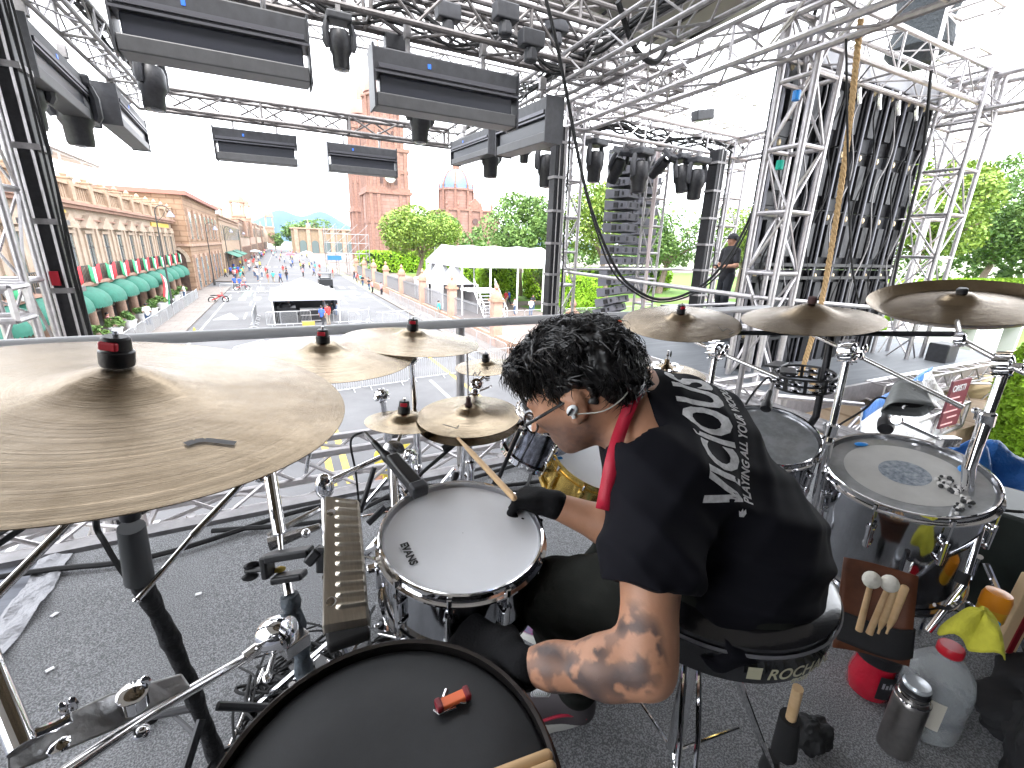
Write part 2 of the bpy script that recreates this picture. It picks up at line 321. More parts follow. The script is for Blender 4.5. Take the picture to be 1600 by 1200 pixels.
# ------------------------------------------------------------------ palace with arcades on the left
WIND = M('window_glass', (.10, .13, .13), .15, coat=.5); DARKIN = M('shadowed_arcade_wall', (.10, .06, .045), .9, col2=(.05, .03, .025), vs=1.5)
IRON = M('wrought_iron', (.03, .03, .03), .6); GOLD = M('gilt_lettering', (.55, .38, .06), .5)
XF = -11.2
pal = thing('arcaded_palace', 'long two storey pale stone palace with arcades, pediments and green awnings', 'building', (XF, 40, G))
mb = MB(); mb.bb(XF - 14, XF, 12, 68, G + 3.55, 3.0); mb.bb(XF - 14, XF - 3.6, 12, 68, G, G + 3.55); mb.build('wall', STONEL, pal, smooth=False)
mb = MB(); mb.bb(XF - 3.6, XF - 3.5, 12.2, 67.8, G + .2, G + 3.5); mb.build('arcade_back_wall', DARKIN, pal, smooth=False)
mb = MB()
mb.bb(XF - .1, XF + .55, 12, 68, 2.95, 3.12); mb.bb(XF - .1, XF + .38, 12, 68, 2.75, 2.95); mb.bb(XF - .1, XF + .14, 12, 68, 2.1, 2.2); mb.bb(XF - .1, XF + .4, 12, 68, -1.78, -1.6); mb.bb(XF - .1, XF + .2, 12, 68, -1.95, -1.78)
mb.build('cornice', M('cornice_stone', (.24, .13, .095), .85, col2=(.29, .18, .135), vs=1), pal, smooth=False)
mb = MB(); mb.bb(XF - .3, XF + .2, 12, 68, 3.12, 3.3); mb.bb(XF - .3, XF + .22, 12, 68, 4.1, 4.26)
for i in range(140): mb.box((XF, 12.2 + i * .4, 3.7), (.18, .18, .82), taper=.7)
mb.build('balustrade', STONEC, pal, smooth=False)
for i in range(18):
    y = 12.2 + i * 3.28; mb = MB(); mb.bb(XF - .3, XF + .32, y - .3, y + .3, 3.12, 4.45); mb.bb(XF - .35, XF + .38, y - .36, y + .36, 4.45, 4.55); mb.lathe((XF, y, 4.55), [(.14, 0), (.2, .15), (.1, .3), (.02, .4)], n=8); mb.build('pedestal', STONEC, pal, smooth=False)
for i in range(17):
    y = 13.9 + i * 3.28; row = i >= 13
    w = thing_w = None
    mb = MB(); mb.bb(XF - .02, XF + .09, y - .78, y - .55, -1.6, 1.3); mb.bb(XF - .02, XF + .09, y + .55, y + .78, -1.6, 1.3); mb.bb(XF - .02, XF + .16, y - .85, y + .85, 1.3, 1.5)
    if i < 13: mb.prism([(-1.15, 0), (1.15, 0), (0, .72)], (XF, y, 1.72), (0, 1, 0), (0, 0, 1), (.34, 0, 0)); mb.bb(XF, XF + .36, y - 1.15, y + 1.15, 1.62, 1.72)
    else: mb.prism([(math.cos(a) * .95, math.sin(a) * .55) for a in [PI * k / 8 for k in range(9)]], (XF, y, 1.66), (0, 1, 0), (0, 0, 1), (.3, 0, 0))
    f = mb.build('window', STONEL, pal, smooth=False)
    mb = MB(); mb.bb(XF - .01, XF + .03, y - .55, y + .55, -1.58, 1.3); mb.build('pane', WIND, f, smooth=False)
    mb = MB(); mb.bb(XF + .03, XF + .06, y - .03, y + .03, -1.58, 1.3); mb.bb(XF + .03, XF + .06, y - .55, y + .55, .4, .46)
    for q in range(9): mb.bb(XF + .30, XF + .33, y - .9 + q * .225, y - .87 + q * .225, -1.6, -.65)
    mb.bb(XF + .29, XF + .34, y - .95, y + .95, -.66, -.6); mb.build('balcony_rail', IRON, f, smooth=False)
    mb = MB(); mb.bb(XF - .01, XF + .1, y + 1.5, y + 1.8, -1.6, 2.1); mb.build('pilaster', STONEL, pal, smooth=False)
for i in range(18):
    y = 12.2 + i * 3.28; mb = MB(); mb.lathe((XF - .32, y, G), [(.46, 0), (.46, .25), (.36, .35), (.33, 2.3), (.42, 2.4), (.46, 2.6)], n=12); mb.build('column', STONE, pal)
    if i < 17:
        mb = MB(); yc = y + 1.64; pts = [(-1.64, 1.0)] + [(-1.3 * math.cos(a), .0 + .75 * math.sin(a)) for a in [PI * k / 8 for k in range(9)]] + [(1.64, 0), (1.64, 1.0)]
        pts = [(-1.64, 1.0), (-1.64, 0)] + pts[1:]; mb.prism([(p[0], p[1]) for p in reversed(pts)], (XF - .6, yc, G + 2.6), (0, 1, 0), (0, 0, 1), (.55, 0, 0)); mb.build('arch', STONE, pal, smooth=False)
        mb = MB()
        def aw(u, v, yc=yc):
            a = u * PI; t = v * PI / 2; w = 1.55 - .1 * v; return (XF + .05 + 1.2 * math.sin(t) * (0.35 + .65 * math.sin(a) ** .5), yc - w * math.cos(a), -2.8 + 1.0 * math.cos(t) * (0.25 + .75 * math.sin(a) ** .6) + (0 if v < 1 else .0))
        mb.grid(aw, 16, 6)
        for k in range(16):
            p, q = aw(k / 16, 1), aw((k + 1) / 16, 1); mid = (V(p) + V(q)) / 2; mb.add([p, q, (q[0], q[1], q[2] - .16), (mid.x, mid.y, mid.z - .26), (p[0], p[1], p[2] - .16)], [(0, 1, 2, 3, 4)])
        mb.build('awning', GREENC, pal)
mb = MB(); mb.bb(XF + .02, XF + .1, 33.6, 37.2, 1.95 + .35, 2.62); mb.bb(XF + .02, XF + .12, 58, 66, 2.2, 2.6); mb.build('gilt_ornament', GOLD, pal, smooth=False)
for i in range(40): pass
# white terrace canopy on the roof
t = thing('roof_terrace_canopy', 'white framed glass canopy with awning on the palace roof', 'canopy', (XF - 2, 42, 3.1))
mb = MB()
for y in (34, 38, 42, 46, 50): mb.tube([(XF - 1, y, 3.2), (XF - 1, y, 6.3)], .06, 6); mb.tube([(XF - 6, y, 3.2), (XF - 6, y, 7.2)], .06, 6); mb.tube([(XF - 1, y, 6.3), (XF - 6, y, 7.2)], .05, 6)
for z in (6.3, 5.0): mb.tube([(XF - 1, 34, z), (XF - 1, 50, z)], .05, 6)
mb.build('frame', WHT, t)
mb = MB(); mb.grid(lambda u, v: (XF - .7 - 5.6 * u, 33.8 + 16.4 * v, 6.36 + 1.0 * u - .15 * math.sin(PI * u)), 6, 4); mb.build('canopy_cloth', M('canopy_cloth', (.58, .54, .55), .8), t, solid=.03)
# flags hung from the balconies
FG, FW, FR = M('flag_green', (.05, .30, .14), .8), M('flag_white', (.72, .72, .70), .8), M('flag_red', (.55, .04, .05), .8)
for i in range(17):
    y = 13.9 + i * 3.28 + 1.15; mb = MB()
    for k, c in enumerate((0, 1, 2)):
        mb.mi = c; y0 = y - .55 + k * .62
        mb.grid(lambda u, v: (XF + .42 + .05 * math.sin(9 * (u + k)), y0 + .62 * u, -.55 - 1.0 * v - .22 * math.sin(PI * (u + k) / 3)), 4, 3)
    o = mb.build('flag', [FG, FW, FR], None, loc=(XF + .4, y, -.6), solid=.01, label='green white and red flag draped from a palace balcony rail between two windows', category='flag', group='flags along the palace balcony')
# hanging flag on the lamp
mb = MB()
for k in range(3):
    mb.mi = (2, 1, 0)[k]; mb.grid(lambda u, v: (-9.75 + .1 * math.sin(6 * v), 50.6 + .75 * (u + k) - .25 * v, -1.9 - 2.9 * v - .25 * (u + k)), 3, 5)
mb.build('large_flag', [FG, FW, FR], None, loc=(-9.7, 52, -2), solid=.02, label='long red white and green flag hanging by the street lamp', category='flag')
# ---- further street fronts
def block(name, label, x0, x1, y0, y1, z1, mat, floors=2, wy=3.2, face='x', z0=G, roofc=None, arc=True, ww=.55):
    t = thing(name, label, 'building', ((x0 + x1) / 2, (y0 + y1) / 2, z0)); mb = MB(); mb.bb(x0, x1, y0, y1, z0, z1); mb.build('wall', mat, t, smooth=False)
    mb = MB(); mb.bb(x0 - .3, x1 + .35, y0 - .3, y1 + .3, z1, z1 + .35); mb.build('roof_edge', roofc or STONE, t, smooth=False); mb = MB(); mb.bb(x0 - .1, x1 + .2, y0 - .15, y1 + .15, z1 - .6, z1 - .42); mb.build('cornice', roofc or STONE, t, smooth=False)
    fh = (z1 - z0) / floors
    for f in range(floors):
        n = int((y1 - y0) / wy)
        for i in range(n):
            y = y0 + (i + .5) * (y1 - y0) / n; zb = z0 + f * fh + (.1 if f == 0 else fh * .18); zt = z0 + f * fh + fh * .72
            xs = x1 if x1 < 0 else x0; sg = 1 if x1 < 0 else -1
            mb = MB(); mb.bb(xs, xs + sg * .1, y - ww - .2, y + ww + .2, zb - .05, zt + .25); fr = mb.build('window', STONEL if mat is not STONEL else STONE, t, smooth=False)
            mb = MB(); mb.bb(xs + sg * .1, xs + sg * .13, y - ww, y + ww, zb, zt); mb.build('pane', WIND if f else DARKIN, fr, smooth=False)
    return t
BRICKST = M('coursed_stone', (.23, .14, .09), .9, col2=(.29, .195, .13), vs=.6); mp = tiles(BRICKST, 1.4, .6, .06); mp.inputs['Rotation'].default_value = (rad(90), 0, rad(0))
t = thing('stone_corner_house', 'tall brown coursed stone corner house with a big arched portal and red roof edge', 'building', (-14, 90, G))
mb = MB(); mb.bb(-28, -9.7, 68.3, 102, G, 6.0); mb.build('wall', BRICKST, t, smooth=False)
mb = MB(); mb.bb(-28.4, -9.2, 67.9, 102.4, 6.0, 6.5); mb.build('roof_edge', M('red_roof_tiles', (.24, .11, .085), .8), t, smooth=False); mb = MB(); mb.bb(-28, -9.45, 68.1, 102.2, .2, .5); mb.build('string_course', STONE, t, smooth=False)
mb = MB(); mb.prism([(-1.3, 0), (1.3, 0)] + [(1.3 * math.cos(a), 3.8 + 1.3 * math.sin(a)) for a in [PI * k / 10 for k in range(11)]], (-11.6, 68.24, G), (1, 0, 0), (0, 0, 1), (0, .05, 0)); mb.build('portal', DARKIN, t, smooth=False)
mb = MB()
for k in range(13): a = PI * k / 12; mb.box((-11.6 + 1.5 * math.cos(a), 68.2, G + 3.8 + 1.5 * math.sin(a)), (.38, .2, .38), Matrix.Rotation(-a, 3, 'Y'))
mb.build('portal_arch', STONEL, t, smooth=False)
for i in range(7):
    y = 70.5 + i * 4.4
    for z0, z1 in ((G + .2, -1.2), (1.0, 4.2)):
        mb = MB(); mb.bb(-9.72, -9.55, y - 1.0, y + 1.0, z0, z1 + .4); f = mb.build('window', STONE, t, smooth=False); mb = MB(); mb.bb(-9.57, -9.5, y - .6, y + .6, z0 + .1, z1); mb.build('pane', WIND, f, smooth=False)
block('ochre_house', 'two storey ochre house beyond the stone corner house, green shop awning below', -26, -9.6, 103, 150, 5.2, STONEC, roofc=STONE)
block('shop_row_house', 'pale house halfway down the left side of the street', -26, -9.4, 151, 196, 6.4, STONEL)
block('rose_house', 'rose stone house under the twin belfries', -26, -9.2, 197, 240, 7.4, STONE)
block('far_cream_house', 'far cream house near the left end of the street', -26, -8.6, 241, 300, 7.8, STONEL)
block('last_house', 'last rose house on the left before the hills', -26, -8, 301, 400, 8.5, STONE)
for (y, l, nm) in ((112, 'long green shop awning on the ochre house', 'shop_awning'), (128, 'far green shop awning on the ochre house', 'shop_awning')):
    t = thing(nm, l, 'awning', (-9.5, y, -2)); mb = MB(); mb.grid(lambda u, v: (-9.55 + 2.2 * v, y - 6.5 + 13 * u, -1.3 - .9 * v - .12 * math.sin(8 * PI * u) ** 2 * v), 24, 3); mb.build('cloth', GREENC, t, solid=.04)
    mb = MB()
    for q in (-6, 0, 6): mb.tube([(-7.4, y + q, -2.2), (-9.55, y + q, -3)], .04, 5)
    mb.build('bracket', IRON, t)
# small belfries
def belfry(x, y, z0, h, w, label):
    t = thing('belfry', label, 'tower', (x, y, z0)); mb = MB(); mb.bb(x - w, x + w, y - w, y + w, z0, z0 + h * .4); mb.bb(x - w * 1.15, x + w * 1.15, y - w * 1.15, y + w * 1.15, z0 + h * .4, z0 + h * .44)
    for sx in (-1, 1):
        for sy in (-1, 1): mb.bb(x + sx * w * .85 - w * .15, x + sx * w * .85 + w * .15, y + sy * w * .85 - w * .15, y + sy * w * .85 + w * .15, z0 + h * .44, z0 + h * .68)
    mb.bb(x - w * 1.15, x + w * 1.15, y - w * 1.15, y + w * 1.15, z0 + h * .68, z0 + h * .72); mb.build('shaft', STONE, t, smooth=False)
    mb = MB(); mb.lathe((x, y, z0 + h * .72), [(w, 0), (w * .92, h * .07), (w * .55, h * .14), (w * .12, h * .17), (w * .08, h * .28), (.01, h * .3)], n=10); mb.build('cupola', STONE, t)
    return t
a = aty(372, 335, 170); belfry(a.x, 170, 2, 14.5, 1.9, 'open arched belfry, first and widest of the left street towers')
a = aty(385, 345, 200); belfry(a.x, 200, 2, 15.5, 1.6, 'slim pointed belfry just right of the widest left one')
a = aty(421, 350, 330); belfry(a.x, 330, -1, 23, 2.2, 'far slender church tower standing against the blue hill')
a = aty(340, 330, 120); belfry(a.x, 118, 3, 6, 1.0, 'small roof turret above the ochre house')
t = thing('church_dome', 'pale church dome beside the far slender tower', 'dome', (aty(408, 360, 330).x, 330, 0)); mb = MB(); c = aty(408, 362, 330); mb.lathe((c.x, 330, c.z - 6), [(4.4, 0), (4.4, 4), (4.0, 6), (2.8, 8.5), (.6, 9.6), (.4, 11), (.02, 12)], n=16); mb.build('dome_shell', STONEL, t)
# building at the end of the street
t = thing('street_end_hall', 'yellow arched hall with rose corner pillars closing the end of the street', 'building', (6, 286, G))
x0, x1 = aty(456, 370, 284).x, aty(560, 370, 284).x; zt = aty(480, 358, 284).z
mb = MB(); mb.bb(x0, x1, 284, 300, G, zt); mb.build('wall', M('yellow_plaster', (.21, .155, .10), .9, var=.1, vs=1), t, smooth=False)
for k in range(6):
    x = x0 + 2.2 + k * (x1 - x0 - 4) / 5; mb = MB(); mb.bb(x - 1.0, x + 1.0, 283.2, 284.2, G, zt + .8); mb.build('pillar', STONE, t, smooth=False)
for k in range(5):
    x = x0 + 2.2 + (k + .5) * (x1 - x0 - 4) / 5; mb = MB(); mb.prism([(-1.8, 0), (1.8, 0)] + [(1.8 * math.cos(q), 5 + 1.8 * math.sin(q)) for q in [PI * j / 8 for j in range(9)]], (x, 283.9, G), (1, 0, 0), (0, 0, 1), (0, .05, 0)); mb.build('arch_opening', WIND, t, smooth=False)
mb = MB(); mb.bb(x0 - .5, x1 + .5, 283, 301, zt, zt + .7); mb.lathe((x0 + 9, 290, zt), [(1.4, 0), (1.2, 2), (.4, 3.4), (.05, 5.5)], n=10); mb.build('cornice', STONE, t, smooth=False)
# ------------------------------------------------------------------ cathedral
BLUED = M('blue_tile_dome', (.10, .15, .27), .5, var=.15, vs=2)
OPEN_ = M('dark_opening', (.09, .055, .05), .9); CATHT = M('carved_rose_trim', (.24, .135, .10), .9, col2=(.17, .09, .07), vs=1.6, bump=.4, bs=3)
def cath_tower(cx, cy, w, zs, label, full=True):
    t = thing('cathedral_tower', label, 'tower', (cx, cy, G), group='cathedral towers'); h = w / 2
    mb = MB(); mb.bb(cx - h, cx + h, cy - h, cy + h, G, zs[0]); mb.bb(cx - h * .94, cx + h * .94, cy - h * .94, cy + h * .94, zs[0], zs[1]); mb.bb(cx - h * .82, cx + h * .82, cy - h * .82, cy + h * .82, zs[1], zs[2]); mb.build('shaft', CATH, t, smooth=False)
    for z, k in ((zs[0] - 8, 1.03), (zs[0], 1.08), (zs[0] + .9, 1.02), (zs[1], 1.02), ((zs[0] + zs[1]) / 2, .98), (zs[2], .92)): mb = MB(); mb.bb(cx - h * k, cx + h * k, cy - h * k, cy + h * k, z - .45, z + .45); mb.build('cornice', CATHT, t, smooth=False)
    for k in range(6):
        x = cx - h * .86 + k * h * 1.72 / 5
        for z0_, z1_, kk in ((G, zs[0] - .6, 1.0), (zs[0] + .6, zs[1] - .6, .94), (zs[1] + .6, zs[2] - .6, .82)):
            if k in (2, 3) and z0_ == G: continue
            X = cx + (x - cx) * kk; mb = MB(); mb.bb(X - .45, X + .45, cy - h * kk - .35, cy - h * kk + .1, z0_, z1_); mb.build('pilaster', CATHT, t, smooth=False)
            Y = cy + (x - cx) * kk; mb = MB(); mb.bb(cx - h * kk - .35, cx - h * kk + .1, Y - .45, Y + .45, z0_, z1_); mb.build('pilaster', CATHT, t, smooth=False)
    for z0_, z1_, kk in ((zs[0] + 2.2, zs[1] - 2.4, .94), (zs[1] + 2, zs[2] - 2.2, .82), (zs[0] - 20, zs[0] - 14, 1.0)):
        for sx in ((-.42, .42) if kk < 1 else (0,)):
            x = cx + sx * h * kk; wd = .8 if kk < 1 else .6; A = [(-wd, 0), (wd, 0)] + [(wd * math.cos(q), (z1_ - z0_) * .72 + wd * math.sin(q)) for q in [PI * j / 6 for j in range(7)]]
            mb = MB(); mb.prism(A, (x, cy - h * kk - .06, z0_), (1, 0, 0), (0, 0, 1), (0, .1, 0)); mb.build('opening', OPEN_, t, smooth=False); mb = MB(); mb.prism(A, (cx - h * kk - .06, cy + sx * h * kk, z0_), (0, 1, 0), (0, 0, 1), (.1, 0, 0)); mb.build('opening', OPEN_, t, smooth=False)
    r = h * .80; mb = MB(); H = zs[3] - zs[2]
    mb.lathe((cx, cy, zs[2]), [(r, 0), (r, H * .8), (r * 1.12, H * .84), (r * 1.12, H * .9), (r * .9, H * .92), (r * .9, H)], n=8); mb.build('octagon', CATH, t, smooth=False)
    for k in range(8):
        a_ = PI / 8 + PI / 4 * k; q = V(math.cos(a_), math.sin(a_), 0); mb = MB(); mb.lathe((cx + q.x * r * .97, cy + q.y * r * .97, zs[2] + .6), [(.5, 0), (.42, .5), (.42, H * .7), (.55, H * .76)], n=8); mb.build('column', CATHT, t)
        a_ = PI / 4 * k; q = V(math.cos(a_), math.sin(a_), 0); s = V(-q.y, q.x, 0); mb = MB(); mb.prism([(-.75, 0), (.75, 0)] + [(.75 * math.cos(j), H * .45 + .75 * math.sin(j)) for j in [PI * m / 6 for m in range(7)]], V(cx, cy, zs[2] + H * .16) + q * (r * .925), s, (0, 0, 1), q * .12); mb.build('opening', OPEN_, t, smooth=False)
    mb = MB(); mb.lathe((cx, cy, zs[3]), [(r * .95, 0), (r * .9, r * .4), (r * .65, r * .85), (r * .3, r * 1.1), (r * .26, r * 1.9), (r * .1, r * 2.2), (.15, r * 3), (.02, r * 3.4)], n=16); mb.build('cupola', M('cupola_tile', (.25, .14, .11), .7), t)
    return t
zz = lambda x, y, Y: aty(x, y, Y).z
YT = 140; xl = aty(572, 262, YT).x; xr = aty(640, 268, YT).x
cath_tower((xl + xr) / 2, YT + (xr - xl) / 2, xr - xl, [zz(600, 300, YT), zz(600, 232, YT), zz(600, 187, YT), zz(600, 138, YT)], 'near rose stone cathedral tower with the clock, partly behind the light bars')
mb = MB(); c = aty(609, 277, YT - .8); mb.lathe((c.x, YT - 1.2, c.z), [(1.5, 0), (1.5, .3), (1.2, .32)], axis=(0, -1, 0), n=20); mb.build('clock', M('clock_face', (.38, .42, .36), .6), None, loc=(c.x, YT - 1, c.z), label='round pale green clock on the near cathedral tower', category='clock')
YU = 178; ul = aty(553, 262, YU).x; ur = aty(590, 262, YU).x
cath_tower((ul + ur) / 2 + 1.5, YU + (ur - ul) / 2 + 8, ur - ul + 3, [zz(560, 327, YU), zz(560, 232, YU), zz(560, 190, YU), zz(560, 166, YU)], 'far cathedral tower with a small pointed cupola left of the clock tower')
t = thing('cathedral_nave', 'rose stone cathedral body with blue tiled dome and carved transept gable', 'church', (48, 160, G)); YN = 150
nl, nr = aty(640, 360, YN).x, aty(790, 360, YN).x; dz = zz(735, 330, YN)
mb = MB(); mb.bb(nl, nr, YN + 6, YN + 40, G, dz - 3.5); tl, tr = aty(698, 340, YN).x, aty(768, 340, YN).x; mb.bb(tl, tr, YN, YN + 20, G, dz); mb.build('wall', CATH, t, smooth=False)
mb = MB(); mb.bb(nl - .4, nr + .4, YN + 5.6, YN + 40.4, dz - 3.5, dz - 2.9); mb.bb(tl - .4, tr + .4, YN - .4, YN + 20.4, dz, dz + .6)
for k in range(5): X = tl + (tr - tl) * k / 4; mb.bb(X - .5, X + .5, YN - .5, YN + .1, G, dz); mb.lathe((X, YN, dz + .6), [(.5, 0), (.35, .8), (.5, 1.3), (.05, 2.8)], n=8)
for k in range(8): X = tr + (nr - tr) * k / 7; mb.lathe((X, YN + 6, dz - 2.9), [(.5, 0), (.3, .8), (.45, 1.3), (.05, 2.6)], n=8)
mb.prism([(-2.8, 0), (2.8, 0), (2.2, 1.6), (0, 3.6), (-2.2, 1.6)], ((tl + tr) / 2 + 2, YN - .3, dz + .6), (1, 0, 0), (0, 0, 1), (0, 1, 0)); mb.build('carved_trim', CATHT, t, smooth=False)
mb = MB(); mb.lathe(((tl + tr) / 2 + 2, YN - .1, dz - 3.2), [(1.0, 0), (1.0, .2)], axis=(0, -1, 0), n=16); mb.bb((tl + tr) / 2 + 1.2, (tl + tr) / 2 + 2.8, YN - .1, YN, dz - 10, dz - 7); mb.build('rose_window', OPEN_, t, smooth=False)
dc = aty(722, 300, YN + 14); dr = (aty(748, 300, YN + 14).x - aty(697, 300, YN + 14).x) / 2; zd = zz(722, 297, YN + 14); zb = zz(722, 335, YN + 14)
mb = MB(); mb.lathe((dc.x, YN + 14 + dr, zb - 2), [(dr * 1.02, 0), (dr * 1.02, zd - zb + 2), (dr * 1.12, zd - zb + 2.1), (dr * 1.12, zd - zb + 2.7)], n=8); mb.build('dome_drum', CATH, t, smooth=False)
for k in range(8):
    a_ = PI / 8 + PI / 4 * k; q = V(math.cos(a_), math.sin(a_), 0); c = V(dc.x, YN + 14 + dr, zb - 2) + q * dr * 1.0
    mb = MB(); mb.lathe(c, [(.5, 0), (.45, zd - zb + 2)], n=8); mb.lathe(c + V(0, 0, zd - zb + 2.7), [(.45, 0), (.3, .7), (.45, 1.1), (.04, 2)], n=8); mb.build('drum_column', CATHT, t)
    a_ = PI / 4 * k; q = V(math.cos(a_), math.sin(a_), 0); s = V(-q.y, q.x, 0); c = V(dc.x, YN + 14 + dr, zb + 1.2) + q * (dr * .945); mb = MB(); mb.prism([(-.7, 0), (.7, 0)] + [(.7 * math.cos(j), (zd - zb) * .45 + .7 * math.sin(j)) for j in [PI * m / 6 for m in range(7)]], c, s, (0, 0, 1), q * .1); mb.build('drum_window', OPEN_, t, smooth=False)
R_ = dr * .98; mb = MB(); mb.lathe((dc.x, YN + 14 + dr, zd + .6), [(R_ * math.cos(q), R_ * 1.15 * math.sin(q)) for q in [PI / 2 * k / 8 * .93 for k in range(9)]], n=24); mb.build('dome', BLUED, t)
mb = MB()
for k in range(8):
    a_ = PI / 4 * k + PI / 8; mb.tube([(dc.x + R_ * 1.01 * math.cos(q) * math.cos(a_), YN + 14 + dr + R_ * 1.01 * math.cos(q) * math.sin(a_), zd + .6 + R_ * 1.16 * math.sin(q)) for q in [PI / 2 * m / 8 * .93 for m in range(9)]], .28, 5)
mb.lathe((dc.x, YN + 14 + dr, zd + .6 + R_ * 1.14), [(1.3, -.5), (1.3, 1.8), (1.5, 2), (1.0, 3), (.3, 3.6), (.1, 5)], n=8); mb.build('dome_rib', CATHT, t)
# ------------------------------------------------------------------ garden wall with stone gate pillars on the right of the street
yl = [18.4, 27.4, 36.4, 45.4, 54.4, 63.5, 72.5, 81.5, 90.5]
lampn = {5, 7, 9}
for i, y in enumerate(yl):
    t = thing('gate_pillar', ['pink stone fence pillar hidden low beside the slim tower', 'nearest full pink stone fence pillar, right of the white stairs', 'pink stone fence pillar directly left of the white stairs', 'pink stone pillar before the pointed white tents', 'pink stone pillar in the middle of the fence row', 'pink stone pillar fourth from the far end of the fence', 'pink stone pillar third from the far end of the fence', 'second last pink stone pillar toward the cathedral', 'last pink stone pillar, farthest from the stage'][i], 'pillar', (12.6, y, G), group='stone fence pillars')
    mb = MB(); mb.bb(12.15, 13.05, y - .45, y + .45, G, G + .6); mb.bb(12.27, 12.93, y - .33, y + .33, G + .6, G + 3.0); mb.build('shaft', M('pillar_stone', (.34, .20, .15), .85, col2=(.42, .27, .21), vs=1.3, bump=.3, bs=5), t, smooth=False, bevel=.03)
    mb = MB(); mb.bb(12.16, 13.04, y - .44, y + .44, G + 3.0, G + 3.15); mb.lathe((12.6, y, G + 3.15), [(.42, 0), (.42, .12), (.34, .35), (.16, .5), (.10, .62), (.17, .72), (.15, .85), (.03, 1.05)], n=12); mb.build('cap', M('cap_stone', (.28, .16, .11), .9, col2=(.34, .21, .15), vs=3), t)
t = thing('garden_wall', 'low stone wall with iron railing joining the fence pillars', 'fence', (12.6, 50, G)); mb = MB()
for a_, b_ in zip(yl[:-1], yl[1:]): mb.bb(12.35, 12.85, a_ + .5, b_ - .5, G, G + .8)
mb.build('wall', STONE, t, smooth=False); mb = MB()
for a_, b_ in zip(yl[1:-1], yl[2:]):
    for z in (.95, 2.3): mb.bb(12.57, 12.63, a_ + .5, b_ - .5, G + z - .02, G + z + .02)
    k = a_ + .6
    while k < b_ - .5: mb.bb(12.58, 12.62, k - .015, k + .015, G + .8, G + 2.45); k += .22
mb.build('railing', M('grey_iron', (.2, .2, .21), .5, .3), t, smooth=False)
# ---- crowd barriers
def barrier_proto():
    t = thing('crowd_barrier', 'x', 'barrier', (0, 0, 0)); mb = MB()
    mb.tube([(-1.1, 0, .15), (-1.1, 0, 1.05), (-1.0, 0, 1.12), (1.0, 0, 1.12), (1.1, 0, 1.05), (1.1, 0, .15), (1.0, 0, .12), (-1.0, 0, .12)], .021, 6, closed=True); mb.build('frame', M('galvanised', (.45, .46, .48), .45, .7), t)
    mb = MB(); [mb.tube([(-1 + k * .105, 0, .13), (-1 + k * .105, 0, 1.11)], .009, 5) for k in range(20)]; mb.build('bars', MATS['galvanised'], t)
    for s in (-1, 1): mb = MB(); mb.tube([(s * .75, -.3, 0), (s * .75, 0, .14), (s * .75, .3, 0)], .018, 5); mb.build('foot', MATS['galvanised'], t)
    return t
BP = barrier_proto(); first = [True]
def barrier(x, y, a, label, grp): 
    if first[0]: first[0] = False; BP.location = (x, y, G); BP.rotation_euler = (0, 0, a); BP['label'] = label; BP['group'] = grp; return BP
    return dup(BP, (x, y, G), a, label, grp)
for i in range(15): barrier(-8.6, 27 + i * 2.3, PI / 2 + .03 * math.sin(i * 5), 'steel crowd barrier in the row along the left sidewalk', 'barriers along the left sidewalk')
for i in range(6): barrier(1.6 + i * 2.25, 20.5 + .35 * i + .1 * math.sin(i * 4), .12 + .05 * math.sin(i * 3), 'steel crowd barrier in the row just below the stage front', 'barriers across the street below the stage')
for i in range(4): barrier(-5.2 + i * 1.6, 21.5 + 3 * i, .9, 'steel crowd barrier slanting over the road left of the stage front', 'barriers slanting left of the stage')
for i in range(5): barrier(-6 + i * 2.25, 66.5, .0, 'steel crowd barrier across the road behind the canopy tent', 'barriers across the far road')
for i in range(7): barrier(5.4 + i * .9, 39 - i * 1.1 + (i % 2) * 2, .5 + i * .9, 'loose steel crowd barrier right of the canopy tent', 'loose barriers right of the tent')
for i in range(3): barrier(-2.4, 40 + i * 2.3, PI / 2, 'steel crowd barrier along the left side of the canopy tent', 'barriers left of the tent')
for i in range(14): barrier(11.2, 24 + i * 2.3, PI / 2, 'steel crowd barrier in the row along the right pavement', 'barriers along the right pavement')
for i in range(8): barrier(18 + i * 2.25, 35.5, .02, 'steel crowd barrier in the row on the garden side of the stairs', 'barriers in the garden')
# ---- street lamps
def lamp(x, y, h, label, arm=1):
    t = thing('street_lamp', label, 'street lamp', (x, y, G), group='street lamps'); mb = MB(); mb.lathe((x, y, G), [(.16, 0), (.16, .7), (.09, .9), (.07, h * .5), (.05, h)], n=8); mb.build('post', IRON, t)
    mb = MB(); mb.tube(bez((x, y, G + h), (x + .1 * arm, y, G + h + .7), (x + .9 * arm, y, G + h + .7), (x + 1.1 * arm, y, G + h + .1), 8), .04, 6); mb.tube([(x, y, G + h - .9), (x + .5 * arm, y, G + h - .4), (x + .9 * arm, y, G + h + .3)], .02, 5); mb.build('arm', IRON, t)
    mb = MB(); mb.lathe((x + 1.1 * arm, y, G + h - .4), [(.3, 0), (.28, .12), (.1, .4), (.06, .5)], n=10); mb.build('lamp_shade', M('lamp_shade_blue', (.2, .22, .34), .5), t)
lamp(-9.52, 51.9, 8.6, 'tall curved iron street lamp in front of the palace'); lamp(-8.9, 78, 8, 'street lamp in front of the stone corner house'); lamp(-8.7, 100, 8, 'street lamp beside the ochre house'); lamp(-8.4, 130, 8, 'far street lamp by the green shop awnings')
